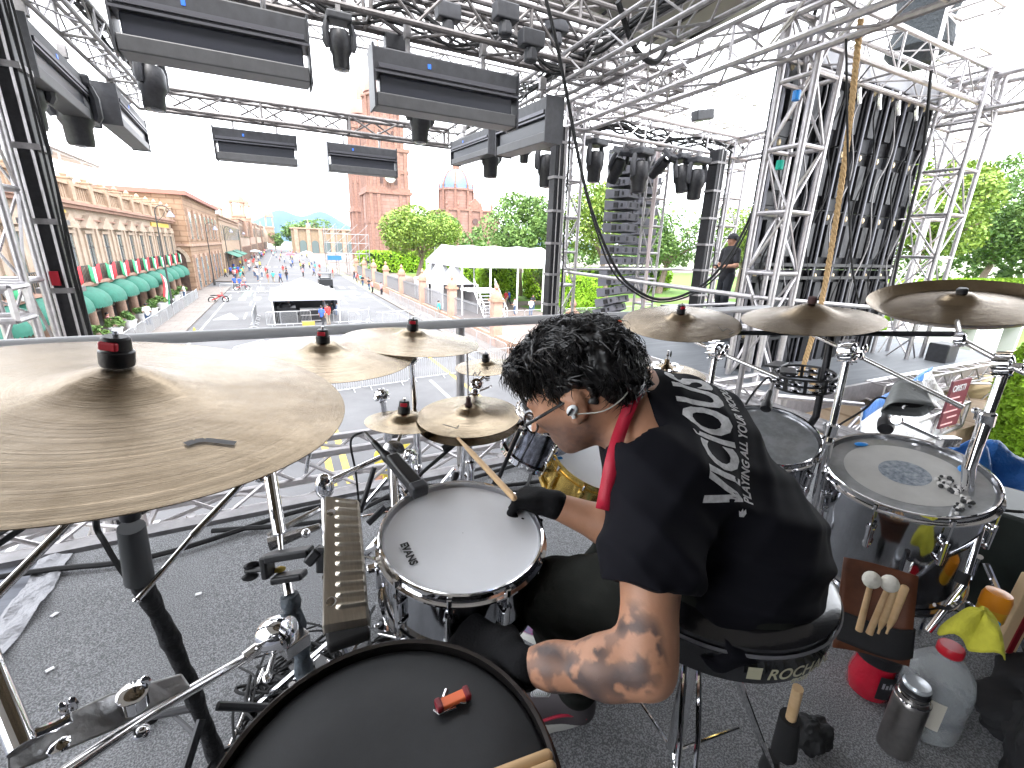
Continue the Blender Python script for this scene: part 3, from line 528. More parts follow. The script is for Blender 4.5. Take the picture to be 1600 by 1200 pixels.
# ---- potted plants
for i in range(9):
    y = 33.5 + i * 3.28 - .2; t = thing('potted_plant', 'white pot with green shrub between two palace columns', 'plant', (-9.9, y, G + .14), group='white plant pots along the arcade')
    mb = MB(); mb.lathe((-9.9, y, G + .14), [(.25, 0), (.36, .65), (.4, .66), (.4, .72), (.3, .72), (.28, .6)], n=12); mb.build('pot', WHT, t); mb = MB(); leaves(crown_pts((-9.9, y, G + 1.15), (.6, .6, .45), 260, 6, i), .12, mb); mb.build('shrub', LEAF_B, t, smooth=False)
# ---- small pop-up canopy on the road with gear and barriers
t = thing('canopy_tent', 'white gable roofed canopy tent over equipment in the middle of the street', 'tent', (1.6, 42, G)); x0, x1, y0, y1 = -.95, 3.95, 40, 45.5; ze, zr_ = G + 2.25, G + 3.3
for x in (x0, x1):
    for y in (y0, y1): mb = MB(); mb.tube([(x, y, G), (x, y, ze)], .045, 6); mb.build('leg', WHT, t)
mb = MB(); xm = (x0 + x1) / 2; n_ = 8
mb.grid(lambda u, v: ((x0 - .15) + (x1 - x0 + .3) * u, y0 - .1 + (y1 - y0 + .2) * v, ze + (zr_ - ze) * (1 - abs(2 * u - 1)) - .05 * math.sin(PI * v)), 16, 4); mb.build('roof', TENTW, t, solid=.03, smooth=False)
mb = MB(); mb.prism([(x0 - .15, ze - .35), (x1 + .15, ze - .35), (x1 + .15, ze), (xm, zr_), (x0 - .15, ze)], (0, y0 - .1, 0), (1, 0, 0), (0, 0, 1), (0, .03, 0)); mb.bb(x0 - .16, x0 - .12, y0, y1, ze - .35, ze); mb.bb(x1 + .12, x1 + .16, y0, y1, ze - .35, ze); mb.build('valance', M('tent_valance', (.30, .31, .36), .6), t, smooth=False)
mb = MB(); mb.bb(x0, x1, y1 - .1, y1, G, ze); mb.bb(x0, x0 + .05, y0 + 1, y1, G, ze); mb.build('back_curtain', BLK, t, smooth=False)
for i in range(3): barrier(.0 + i * 1.0 - .4 + (2.9 if i == 2 else 0), 39.6, .03, 'steel crowd barrier standing in front of the canopy tent', 'barriers before the tent')
t = thing('road_case', 'black equipment case with silver edges under the canopy tent', 'case', (1.8, 41, G)); mb = MB(); mb.bb(1.0, 2.7, 40.6, 41.6, G + .15, G + 1.1); mb.build('body', BLKM, t, smooth=False, bevel=.02)
mb = MB(); mb.bb(.98, 2.72, 40.58, 40.62, G + 1.02, G + 1.12); mb.bb(.98, 2.72, 40.58, 40.62, G + .6, G + .66); mb.bb(.98, 2.72, 40.58, 40.62, G + .12, G + .2); mb.build('edge_trim', ALU, t, smooth=False)
t = thing('mixing_rack', 'black cloth covered gear rack at the left under the canopy', 'case', (-.2, 42, G)); mb = MB(); mb.bb(-.7, .7, 41, 42.6, G, G + 1.2); mb.ball((-.1, 41.5, G + 1.3), (.45, .4, .35), 10); mb.build('body', BLKM, t)
mb = MB(); mb.bb(1.0, 1.9, 38.6, 39.1, G, G + .35); mb.build('yellow_block', PNTY, None, smooth=False, loc=(1.4, 38.8, G), label='yellow road block in front of the canopy tent', category='road block')
# ---- white event tents
t = thing('event_tent', 'big white ridged event tent roof on slim posts behind the pillars', 'tent', (18, 50, G))
A = aty(660, 379, 60); ridge_z = A.z; xa = A.x
def rf(u, v):     # u along X, v across ridge
    x = 15.2 + 12 * u; return (x, 41 + 12 * v, (G + 4.8) + (ridge_z - .15 - G - 4.8) * (1 - abs(2 * v - 1)) - .15 * math.sin(PI * 4 * u) ** 2)
mb = MB(); mb.grid(rf, 16, 12); mb.build('roof', TENTW, t, solid=.03)
mb = MB(); mb.grid(lambda u, v: (15.2 + 12 * u, 41, G + 4.8 - .3 * v), 8, 1); mb.grid(lambda u, v: (15.2, 41 + 12 * u, G + 4.8 - .3 * v), 8, 1); mb.prism([(0, 0), (12, 0), (6, ridge_z - .15 - G - 4.8)], (15.2, 41, G + 4.8), (0, 1, 0), (0, 0, 1), (-.03, 0, 0)); mb.build('valance', TENTW, t, smooth=False)
for x in (15.25, 18.2, 21.2, 24.2, 27.1):
    for y in (41.1, 52.9): mb = MB(); mb.tube([(x, y, G), (x, y, G + 4.8)], .09, 6); mb.build('leg', WHT, t)
t = thing('roof_logo', 'small grey mark printed on the big white tent roof', 'logo', (16, 47, 0)); mb = MB(); p = V(rf(.1, .3)); q = V(rf(.1, .4)) - V(rf(.1, .3)); q.normalize(); mb.prism([(0, 0), (.35, 0), (.35, .8), (0, .8)], p + V(0, 0, .05), (1, 0, 0), q, (0, 0, .01)); mb.prism([(.6, 0), (.95, 0), (.85, .8), (.5, .8)], p + V(0, 0, .05), (1, 0, 0), q, (0, 0, .01)); mb.build('mark', M('grey_print', (.35, .35, .38), .6), t, smooth=False)
def peak(cx, cy, w, ze, zp, label, z0=G, walls=True):
    t = thing('peaked_tent', label, 'tent', (cx, cy, z0), group='pointed white tents'); mb = MB()
    def f(u, v):
        a = u * 2 * PI + PI / 4; k = max(abs(math.cos(a)), abs(math.sin(a))); r = (1 - v); s = w / 2 * r / k; return (cx + s * math.cos(a), cy + s * math.sin(a), ze + (zp - ze) * v ** 2.0)
    mb.grid(f, 16, 8); mb.build('roof', TENTW, t)
    mb = MB(); mb.tube([(cx, cy, zp - .1), (cx, cy, zp + .35)], .03, 5); mb.build('finial', ALU, t)
    if walls: mb = MB(); mb.bb(cx - w / 2, cx + w / 2, cy + w / 2 - .05, cy + w / 2, z0, ze); mb.bb(cx + w / 2 - .05, cx + w / 2, cy - w / 2, cy + w / 2, z0, ze); mb.bb(cx - w / 2, cx - w / 2 + .05, cy - w / 2, cy + w / 2, z0, ze); mb.build('side_wall', TENTW, t, smooth=False)
    for sx in (-1, 1):
        for sy in (-1, 1): mb = MB(); mb.tube([(cx + sx * w / 2, cy + sy * w / 2, z0), (cx + sx * w / 2, cy + sy * w / 2, ze)], .06, 6); mb.build('leg', WHT, t)
peak(15.3, 43.5, 3.6, G + 2.9, G + 5.2, 'nearest white pointed tent behind the fence pillars'); peak(15.2, 47.5, 4, G + 2.7, G + 5.6, 'left one of two small white tent peaks beside the big tent'); peak(16.3, 53, 4, G + 2.7, G + 5.9, 'right one of two small white tent peaks beside the big tent')
peak(38.6, 14.0, 3.4, G + 2.4, -1.15, 'left white tent peak rising above the right hand china cymbal'); peak(44.5, 13.6, 3.4, G + 2.4, -1.2, 'right white tent peak above the china cymbal at the photo edge')
# white stairs
t = thing('event_stairs', 'white metal access stairs with black treads beside the pink pillar', 'stairs', (16.4, 38, G)); mb = MB()
for k in range(9): mb.bb(15.8 + .02 * k, 17.6 + .02 * k, 36.4 + k * .3, 36.65 + k * .3, G + .25 + k * .26, G + .31 + k * .26)
mb.build('treads', M('tread_grey', (.3, .3, .32), .6), t, smooth=False); mb = MB()
for x in (15.7, 17.8): mb.tube([(x, 36.3, G + .1), (x, 39.2, G + 2.6)], .06, 6); mb.tube([(x, 36.3, G + 1.1), (x, 39.2, G + 3.6)], .035, 6); [mb.tube([(x, 36.3 + q * .7, G + .1 + q * .6), (x, 36.3 + q * .7, G + 1.1 + q * .6)], .03, 5) for q in range(5)]
mb.bb(15.2, 18.2, 39.2, 41.5, G + 2.45, G + 2.6); mb.build('stair_frame', WHT, t, smooth=False)
# traffic cones, motorbike, cart
for x, y, l in ((12.0, 19.8, 'orange traffic cone before the second stone pillar'), (-5.6, 35.5, 'yellow safety marker at the left sidewalk barriers')):
    t = thing('traffic_cone', l, 'cone', (x, y, G)); mb = MB(); mb.bb(x - .25, x + .25, y - .25, y + .25, G, G + .05); mb.lathe((x, y, G + .05), [(.2, 0), (.05, .75), (.03, .76)], n=12); mb.build('cone_body', M('cone_orange', (.75, .16, .03), .6) if x > 0 else PNTY, t)
def bike(x, y, a, label):
    t = thing('motorcycle', label, 'motorcycle', (x, y, G), a); R = Matrix.Translation(V(x, y, G)) @ Matrix.Rotation(a, 4, 'Z'); P = lambda *q: R @ V(*q)
    for s in (-.65, .65):
        mb = MB(); mb.tube([P(s + .3 * math.cos(k * PI / 8), 0, .3 + .3 * math.sin(k * PI / 8)) for k in range(16)], .06, 6, closed=True); mb.build('wheel', RUB, t)
    mb = MB(); mb.tube([P(-.65, 0, .3), P(-.2, 0, .45), P(.4, 0, .75), P(.65, 0, .3)], .07, 6); mb.tube([P(.4, 0, .75), P(.36, 0, 1.0)], .04, 6); mb.tube([P(.36, -.35, 1.02), P(.36, .35, 1.02)], .025, 5); mb.ball(P(.12, 0, .72), (.3, .15, .14), 10); mb.build('frame', M('bike_red', (.3, .04, .04), .4), t)
    mb = MB(); mb.ball(P(-.4, 0, .76), (.35, .14, .08), 10); mb.build('saddle', BLK, t)
bike(-6.3, 56.5, .4, 'motorcycle parked at the left kerb past the barriers'); bike(-5.0, 70.0, .2, 'motorcycle on the far crossing, left of the canopy tent')
t = thing('utility_cart', 'dark utility cart parked behind the canopy tent on the right', 'cart', (5.5, 72, G)); mb = MB(); mb.bb(4.6, 6.4, 70.5, 73.5, G + .4, G + 1.3); mb.bb(4.8, 6.2, 71.5, 73.2, G + 1.3, G + 1.4); mb.build('body', BLKM, t, smooth=False, bevel=.05)
mb = MB(); mb.bb(4.7, 6.3, 71, 73.3, G + 2.0, G + 2.1); [mb.tube([(x, y, G + 1.2), (x, y, G + 2.0)], .04, 5) for x in (4.8, 6.2) for y in (71.1, 73.2)]; mb.build('roof', BLKM, t, smooth=False)
for x in (4.7, 6.3):
    for y in (71, 73): mb = MB(); mb.lathe((x - .1, y, G + .35), [(.35, 0), (.35, .2)], axis=(1, 0, 0), n=12); mb.build('wheel', RUB, t)
# far scaffold tower with the blue banner
t = thing('camera_scaffold', 'scaffold tower with blue banner beside the cathedral', 'scaffold', (12, 100, G)); mb = MB(); sx0, sx1 = aty(510, 400, 100).x, aty(575, 400, 100).x
for k in range(5):
    for y in (98, 102):
        x = sx0 + (sx1 - sx0) * k / 4; mb.tube([(x, y, G), (x, y, G + (9.5 if k < 2 else 8))], .07, 5)
for z in (0.3, 2.3, 4.3, 6.3, 8.0):
    for y in (98, 102): mb.tube([(sx0, y, G + z), (sx1, y, G + z)], .05, 5)
    for k in range(4): mb.tube([(sx0 + (sx1 - sx0) * k / 4, 98, G + z), (sx0 + (sx1 - sx0) * (k + 1) / 4, 98, G + z + 1.9)], .04, 5)
mb.build('scaffold_frame', ALUD, t); mb = MB(); mb.bb(sx0, sx0 + 2.6, 97.8, 97.9, G + 3.0, G + 3.9); mb.build('banner', M('blue_banner', (.02, .12, .5), .6), t, smooth=False); mb = MB(); mb.bb(sx0, sx1, 98, 102, G + 4.2, G + 4.35); mb.build('platform', BLKM, t, smooth=False)
# red parasol and other far street umbrellas
for x, y, c, l in ((455, 405, REDP, 'small red parasol far down the street'), (400, 398, TENTW, 'small white parasol at the left of the far crowd'), (480, 400, TENTW, 'white parasol right of the red one')):
    p = g_ = atz(x, y + 6, G); t = thing('parasol', l, 'parasol', (p.x, p.y, G)); mb = MB(); mb.lathe((p.x, p.y, G + 2.3), [(2.2, 0), (1.2, .5), (.05, .8)], n=8, cap=False); mb.build('canopy', c, t, smooth=False); mb = MB(); mb.tube([(p.x, p.y, G), (p.x, p.y, G + 3)], .05, 5); mb.build('pole', ALU, t)
# ================================================================== STAGE STRUCTURES
CARP = M('riser_carpet_pile', (.075, .077, .082), .95, bump=1.0, bs=260)
N, L, b = nodes_of(CARP); tc = N.new('ShaderNodeTexCoord'); n1 = N.new('ShaderNodeTexNoise'); n1.inputs['Scale'].default_value = 240; n1.inputs['Detail'].default_value = 3; L.new(tc.outputs['Object'], n1.inputs['Vector'])
n2 = N.new('ShaderNodeTexNoise'); n2.inputs['Scale'].default_value = 3; L.new(tc.outputs['Object'], n2.inputs['Vector']); r = N.new('ShaderNodeValToRGB'); r.color_ramp.elements[0].position = .42; r.color_ramp.elements[1].position = .62; r.color_ramp.elements[0].color = (.15, .153, .16, 1); r.color_ramp.elements[1].color = (.39, .395, .41, 1); L.new(n1.outputs['Fac'], r.inputs[0])
mm = N.new('ShaderNodeMix'); mm.data_type = 'RGBA'; mm.blend_type = 'MULTIPLY'; mm.inputs[0].default_value = .35; L.new(r.outputs[0], mm.inputs[6]); L.new(n2.outputs['Fac'], mm.inputs[7]); L.new(mm.outputs[2], b.inputs['Base Color'])
PLY = M('grey_plywood', (.16, .17, .20), .7, col2=(.23, .24, .28), vs=2, scale=(1, 9, 1))
DECK = M('stage_deck_boards', (.10, .11, .125), .6, col2=(.14, .15, .165), vs=1.2, scale=(1, 8, 1))
mb = MB(); mb.bb(-6, 3.35, -3, 2.2, -.12, -.012); struct(mb, 'riser_floor', PLY, smooth=False)
mb = MB(); mb.grid(lambda u, v: (-.9 + 4.2 * u, -2.6 + 4.78 * v, .0 + .002 * math.sin(30 * u)), 20, 20); struct(mb, 'carpet', CARP)
mb = MB(); mb.bb(-6, 3.4, 2.2, 2.27, -.16, .012); mb.bb(3.35, 3.42, -3, 2.2, -.16, .012); struct(mb, 'riser_edge_trim', ALUD, smooth=False)
mb = MB(); mb.bb(-3, -1.0, 1.78, 1.86, -.010, -.002); mb.build('floor_batten', M('beige_tape', (.55, .47, .36), .7), None, smooth=False, loc=(-1.5, 1.8, 0), label='beige strip across the grey plywood left of the carpet', category='strip')
GAF = M('silver_gaffer_tape', (.30, .30, .32), .4, .4, bump=.6, bs=40)
def tapef(u, v): y = 2.18 - 2.6 * u; x = -.94 + .095 * (v - .5) + .012 * math.sin(17 * u); return (x, y, .010 + .014 * abs(noise.noise(V(u * 45, v * 3, 0))) + .006 * math.sin(70 * u + 5 * v))
mb = MB(); mb.grid(tapef, 150, 8); mb.build('gaffer_tape', GAF, None, loc=(-.94, 1.4, 0), label='wrinkled silver tape strip holding down the left carpet edge', category='tape')
for k, (x, y) in enumerate(((310, 928), (78, 1046), (85, 960))):
    p = atz(x, y, .006); mb = MB(); mb.box(p, (.019, .013, .003), Matrix.Rotation(.5 * k, 3, 'Z')); mb.build('tape_scrap', WHT, None, smooth=False, loc=p, label=['white scrap on the carpet left of the chrome stand foot', 'tiny white scrap nearest the silver tape', 'white scrap on the silver tape'][k], category='scrap')
mb = MB(); mb.bb(5.62, 12.5, 3.3, 8.3, -.7, -.5); struct(mb, 'stage_deck', DECK, smooth=False)
mb = MB(); mb.bb(5.58, 5.62, 3.3, 8.3, -.75, -.49); mb.bb(5.62, 12.5, 3.25, 3.3, -.75, -.49); struct(mb, 'deck_edge', ALU, smooth=False)
def pipe(name, pts, r, label, mat=ALU, cat='pipe', group=None, n=10): mb = MB(); mb.tube(pts, r, n); return mb.build(name, mat, None, loc=pts[0], label=label, category=cat, group=group)
def truss(p0, p1, w, h, label, name='truss', cat='truss', up=(0, 0, 1), mat=None, r=.027, pitch=.5, group=None, rb=.011):
    mat = mat or ALU; p0, p1 = V(p0), V(p1); a = (p1 - p0); Ln = a.length; a.normalize(); s = a.cross(V(up)).normalized(); u = s.cross(a)
    t = thing(name, label, cat, p0, group=group)
    c = [(-w / 2, -h / 2), (w / 2, -h / 2), (w / 2, h / 2), (-w / 2, h / 2)]
    for x, y in c: mb = MB(); mb.tube([p0 + s * x + u * y, p1 + s * x + u * y], r, 8); mb.build('chord', mat, t)
    mb = MB(); n = max(2, round(Ln / pitch))
    for f in range(4):
        A = c[f]; B = c[(f + 1) % 4]; q = lambda P, k: p0 + s * P[0] + u * P[1] + a * (Ln * k / n)
        for k in range(n): mb.tube([q(A if k % 2 else B, k), q(B if k % 2 else A, k + 1)], rb, 6, caps=False)
        for k in range(0, n + 1, max(1, round(2.0 / pitch))): mb.tube([q(A, k), q(B, k)], rb * 1.4, 6, caps=False)
        for k in (0, n): mb.tube([q(A, k), q(B, k)], r * .9, 6)
    mb.build('lacing', mat, t); return t
def ladder_tower(x, y, z0, z1, w, label, mat=None, r=.036, group='aluminium stage towers', pitch=.7, name='truss_tower'):
    mat = mat or ALU; t = thing(name, label, 'truss tower', (x + w / 2, y + w / 2, z0), group=group)
    P = [(x, y), (x + w, y), (x + w, y + w), (x, y + w)]
    for p in P: mb = MB(); mb.tube([(p[0], p[1], z0), (p[0], p[1], z1)], r, 10); mb.build('chord', mat, t)
    mb = MB(); n = round((z1 - z0) / pitch); dz = (z1 - z0) / n
    for f in range(4):
        A, B = P[f], P[(f + 1) % 4]
        for k in range(n + 1): mb.tube([(A[0], A[1], z0 + k * dz), (B[0], B[1], z0 + k * dz)], r * .75, 8)
        for k in range(n):
            C, D = (A, B) if (k + f) % 2 else (B, A); mb.tube([(C[0], C[1], z0 + k * dz), (D[0], D[1], z0 + (k + 1) * dz)], r * .42, 6)
    mb.build('lacing', mat, t); return t
# front guard rail of the riser and the truss under it
pipe('guard_rail', [(-5, 2.4, .835), (3.6, 2.4, .835)], .026, 'long grey guard rail across the front of the drum riser', M('rail_grey', (.42, .42, .43), .5, .2), 'rail')
truss((-5, 2.66, -.03), (4.2, 2.66, -.03), .22, .26, 'horizontal aluminium truss running below the riser front edge', up=(0, 0, 1), r=.024, pitch=.35)
for x in (-2.6, .9, 3.5): pipe('rail_post', [(x, 2.46, -.4), (x, 2.46, .83)], .025, 'rail post at the riser front %s' % ('left' if x < 0 else 'centre' if x < 2 else 'right'), ALUD, 'post')
for i, (x0, z0, x1, z1) in enumerate(((-1.5, -.1, -1.2, -1.4), (-.55, -.1, -.9, -1.5), (.1, -.1, .45, -1.5), (1.2, -.1, 1.5, -1.4), (2.1, -.1, 1.8, -1.4))): pipe('scaffold_brace', [(x0, 2.5, z0), (x1, 2.8, z1)], .02, 'slanting brace under the riser front truss, %s from the left' % ('first', 'second', 'third', 'fourth', 'fifth')[i], ALU, 'brace')
# rail tubes along the right edge of the riser
for i, (x, z, r) in enumerate(((3.52, .02, .035), (3.75, -.04, .03), (4.0, -.1, .035), (4.4, -.25, .03), (3.5, -.3, .03))): pipe('side_rail_tube', [(x, -.5, z), (x, 3.1, z)], r, ('grey tube right on the riser side edge', 'second side tube out from the riser', 'third side tube out from the riser', 'outermost and lowest of the riser side tubes', 'tube hidden under the riser side edge')[i], ALUD, 'pipe')
pipe('side_rail_tube', [(3.5, 2.9, .0), (6.7, 2.9, -.6)], .03, 'sloping tube between the riser corner and the main stage')
# loose scaffold on the right, between the riser and the deck
for i in range(9):
    g_ = random.Random(i + 3); x = 5.2 + i * .62; pipe('scaffold_tube', [(x - 1.4, 2.1 + .12 * i, -.95 + .05 * (i % 3)), (x + 1.7, 3.0 + .05 * i, -.85 + .07 * (i % 4))], .028, 'scaffold tube of the heap beside the deck, %s from the left' % ('first', 'second', 'third', 'fourth', 'fifth', 'sixth', 'seventh', 'eighth', 'ninth')[i], ALU, 'pipe', 'loose scaffold tubes beside the deck')
truss((4.4, 2.6, -1.1), (9.6, 2.9, -1.1), .3, .4, 'low truss lying beside the main stage deck', pitch=.4)
truss((7.6, 3.2, -.62), (12, 3.2, -.62), .25, .25, 'small truss lying on the deck in front of the screen wall', pitch=.3, r=.02)
# ---- roof ring truss over the drum riser
zr = 3.98; H = .5
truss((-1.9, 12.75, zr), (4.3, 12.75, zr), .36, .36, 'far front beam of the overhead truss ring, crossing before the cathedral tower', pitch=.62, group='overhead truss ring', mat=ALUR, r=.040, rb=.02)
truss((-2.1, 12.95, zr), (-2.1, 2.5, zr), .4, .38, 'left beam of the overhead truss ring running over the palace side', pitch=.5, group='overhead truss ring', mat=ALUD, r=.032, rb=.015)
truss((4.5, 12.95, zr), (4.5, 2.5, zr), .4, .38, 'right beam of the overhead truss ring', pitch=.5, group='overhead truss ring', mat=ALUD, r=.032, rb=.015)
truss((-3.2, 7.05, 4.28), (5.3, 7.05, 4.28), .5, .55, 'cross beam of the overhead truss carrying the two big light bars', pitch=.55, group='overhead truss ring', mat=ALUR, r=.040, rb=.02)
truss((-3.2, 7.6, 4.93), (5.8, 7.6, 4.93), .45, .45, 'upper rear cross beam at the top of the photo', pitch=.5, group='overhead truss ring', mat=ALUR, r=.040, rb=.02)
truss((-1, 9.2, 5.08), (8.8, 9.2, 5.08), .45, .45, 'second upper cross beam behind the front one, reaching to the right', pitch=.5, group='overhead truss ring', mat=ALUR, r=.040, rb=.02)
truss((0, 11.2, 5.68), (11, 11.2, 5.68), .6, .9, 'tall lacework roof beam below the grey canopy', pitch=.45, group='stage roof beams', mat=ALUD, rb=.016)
truss((2.5, 16.2, 7.4), (22, 16.2, 7.4), .7, 1.2, 'pale roof beam far behind the stage towers', pitch=.6, group='stage roof beams', rb=.02)
truss((14, 18, 8.2), (34, 18, 8.2), .7, 1.4, 'far pale lattice beam at the right with hanging hooks', pitch=.5, group='stage roof beams', rb=.02)
for i in range(7): mb = MB(); x = 14.5 + i * 2.6; mb.tube([(x, 18, 7.5), (x, 18, 6.7)], .03, 5); mb.ball((x, 18, 6.6), .11, 8); mb.build('chain_hook', BLKM, None, loc=(x, 18, 7.5), label='dark hook hanging from the far lattice beam', category='hook', group='hooks on the far beam')
# ---- aluminium towers A B C D and their beams
ladder_tower(5.45, 8.6, G, 4.05, .42, 'slim aluminium tower behind the drummer, left rear corner of the main stage')
ladder_tower(10.65, 8.8, -.8, 4.05, .5, 'rear aluminium tower beside the man in black')
ladder_tower(5.95, 3.95, G, 4.15, .46, 'closest aluminium ladder tower, with the rope hanging before it', r=.042, pitch=.78)
ladder_tower(10.1, 3.9, -.8, 4.1, .55, 'right hand aluminium tower at the far edge of the screen wall', r=.034)
ladder_tower(9.6, 6.6, -.8, 4.0, .4, 'inner aluminium mast between line array and man in black')
ladder_tower(8.7, 9.4, -.8, 3.9, .35, 'thin mast between the two dark moving heads')
ladder_tower(12.2, 7.6, -.8, 6.0, .5, 'aluminium mast seen just right of the man in black')
ladder_tower(17.0, 7.0, -.8, 12, .9, 'tall aluminium mast rising out of the top right of the photo', r=.05, pitch=1.1)
truss((5.66, 8.9, 3.82), (5.66, 1.2, 3.82), .46, .46, 'beam running from the slim tower up over the closest ladder tower', group='main stage top beams', r=.042, rb=.016)
truss((5.5, 8.8, 3.82), (11.0, 8.95, 3.82), .46, .46, 'rear top beam above the line array', group='main stage top beams', r=.038, rb=.015)
truss((10.9, 9.2, 3.82), (10.4, 1.2, 3.82), .46, .46, 'top beam along the far right side of the stage', group='main stage top beams', r=.038, rb=.015)
truss((5.9, 4.2, 3.9), (10.6, 4.2, 3.9), .48, .48, 'top beam carrying the screen wall', group='main stage top beams', r=.036, pitch=.6)
pipe('hand_rail', [(5.6, 8.7, .83), (10.7, 8.9, .83)], .03, 'level silver rail in front of the line array', ALU, 'rail'); pipe('hand_rail', [(5.75, 8.8, .76), (5.75, 4.1, .70)], .035, 'silver rail slanting down from the slim tower to the ladder tower', ALU, 'rail')
pipe('hand_rail', [(5.75, 4.1, .70), (9.6, 3.7, .42)], .032, 'silver rail passing before the screen wall', ALU, 'rail'); pipe('hand_rail', [(6.6, 6.4, .25), (10.4, 6.3, .28)], .03, 'low pale rail behind the right crash cymbal', ALU, 'rail')
truss((10.7, 3.9, -1.2), (15, 2.6, -1.4), .35, .5, 'low aluminium truss lying by the silver tarpaulin', pitch=.45)
# ---- left mast
ladder_tower(-2.32, 5.35, G, 3.9, .34, 'left aluminium mast in front of the palace awnings', r=.032, group='front masts', pitch=.75)
truss((-5, 5.0, .75), (-1.9, 5.0, .72), .3, .25, 'short horizontal truss arm at the left edge', pitch=.4)
pipe('mast_tube', [(-2.9, 5.1, -2), (-2.55, 5.1, 4)], .035, 'leaning aluminium tube left of the mast'); pipe('mast_tube', [(-3.0, 4.9, .25), (-1.95, 4.9, .30)], .03, 'horizontal tube low on the left mast')
def black_mast(x, y, z0, z1, w, label, seed):
    t = thing('black_mast', label, 'mast', (x, y, z0), group='black masts wrapped with cables'); mb = MB(); mb.bb(x - w / 2, x + w / 2, y - w / 2, y + w / 2, z0, z1); mb.build('profile', BLKM, t, smooth=False, bevel=.01)
    mb = MB(); mb.tube([(x - w * .12, y - w / 2 - .01, z0), (x - w * .12, y - w / 2 - .01, z1)], .012, 6); mb.tube([(x + w * .35, y - w / 2 - .01, z0), (x + w * .35, y - w / 2 - .01, z1)], .012, 6); mb.build('rail_strip', ALU, t)
    g_ = random.Random(seed); mb = MB()
    for k in range(3): mb.tube(spline([(x + w / 2 + .03 + .06 * g_.random(), y - w / 2 - .03, z0 + (z1 - z0) * i / 9) for i in range(10)], 3), .010, 5)
    mb.build('cable', RUB, t)
    z = z0 + .4
    while z < z1: mb = MB(); mb.box((x, y - .01, z), (w * 1.25, w * 1.1, .05)); mb.build('clamp', ALUD, t, smooth=False); z += .62
    return t
black_mast(-1.93, 5.9, G, 4.0, .23, 'black mast with cables at the left, in front of the palace', 1); black_mast(5.08, 8.3, G, 3.5, .22, 'black mast directly left of the slim aluminium tower', 2); black_mast(9.62, 8.4, -.8, 3.6, .28, 'thick black mast right of the line array', 3)
mb = MB(); p = aty(86, 435, 5.76); mb.box(p, (.06, .02, .13)); mb.build('red_tag', REDP, None, smooth=False, loc=p, label='small red tag stuck on the left black mast', category='tag')
mb = MB(); mb.bb(6.62, 6.92, 4.75, 4.85, -.5, 3.9); mb.build('black_drape', M('black_fabric', (.012, .012, .014), .95), None, smooth=False, loc=(6.8, 4.8, -.5), label='narrow black drape hanging left of the closest tower', category='drape')
# ---- lamp fixtures
def bar_proto():
    t = thing('light_bar', 'x', 'light bar', (0, 0, 0)); mb = MB(); mb.bb(-.95, .95, -.13, .13, -.22, -.02); mb.build('housing', DKG, t, smooth=False, bevel=.015)
    mb = MB(); mb.bb(-.95, .95, -.145, .12, -.24, -.22); mb.bb(-.9, .9, -.15, -.13, -.2, -.16); mb.build('trim', M('bar_edge', (.10, .10, .115), .4, .5), t, smooth=False)
    mb = MB(); mb.bb(-.88, .88, -.10, .10, -.42, -.24); mb.build('lamp_head', M('bar_face', (.03, .032, .042), .3), t, smooth=False, bevel=.02)
    mb = MB(); mb.bb(-.93, .93, -.13, .13, -.52, -.40); mb.build('lower_panel', MDG, t, smooth=False, bevel=.01)
    for s in (-1, 1): mb = MB(); mb.bb(s * .95 - .012, s * .95 + .012, -.14, .14, -.53, 0); mb.build('end_plate', DKG, t, smooth=False)
    for s in (-.5, .5): mb = MB(); mb.tube([(s, 0, -.03), (s, 0, .16)], .03, 8); mb.box((s, 0, .2), (.07, .09, .14)); mb.build('clamp', ALUD, t, bevel=.005)
    mb = MB(); mb.bb(-.3, -.26, -.135, -.128, -.13, -.09); mb.build('display', M('blue_display', (.02, .07, .3), .3, emit=(.05, .2, .9, .25)), t, smooth=False); return t
BAR = bar_proto(); nb = [0]
def bar(a_, b_, label, sc=1.0, group='light bars on the overhead truss'):
    a_, b_ = V(a_), V(b_); d = b_ - a_; s = d.length / 1.9; c = (a_ + b_) / 2; an = math.atan2(d.y, d.x)
    o = BAR if nb[0] == 0 else dup(BAR); nb[0] += 1; o.location = c; o.rotation_euler = (0, 0, an); o.scale = (s, sc, sc); o['label'] = label; o['group'] = group; return o
bar((-1.32, 7.0, 3.86), (.58, 7.0, 3.80), 'big dark light bar at the top left centre', 1.35); bar((1.33, 6.95, 3.72), (3.40, 6.95, 3.66), 'big dark light bar in front of the cathedral tower top', 1.35)
bar(atz(332, 197, 3.72), atz(462, 212, 3.72), 'smaller light bar under the far beam, left of the tower', 1.35); bar(atz(510, 221, 3.72), atz(617, 234, 3.72), 'smaller light bar crossing the cathedral tower', 1.35)
bar(atz(5, 12, 3.5), atz(125, 130, 3.5), 'light bar in the top left corner', 1.15); bar(atz(160, 128, 3.6), atz(212, 186, 3.6), 'short dark light bar hanging left, above the palace roof', 1.15)
bar(atz(712, 222, 3.66), atz(772, 198, 3.66), 'light bar hanging above the blue dome', 1.0); bar(atz(788, 184, 3.6), atz(868, 150, 3.6), 'pale fronted light bar left of the slim tower', 1.3)
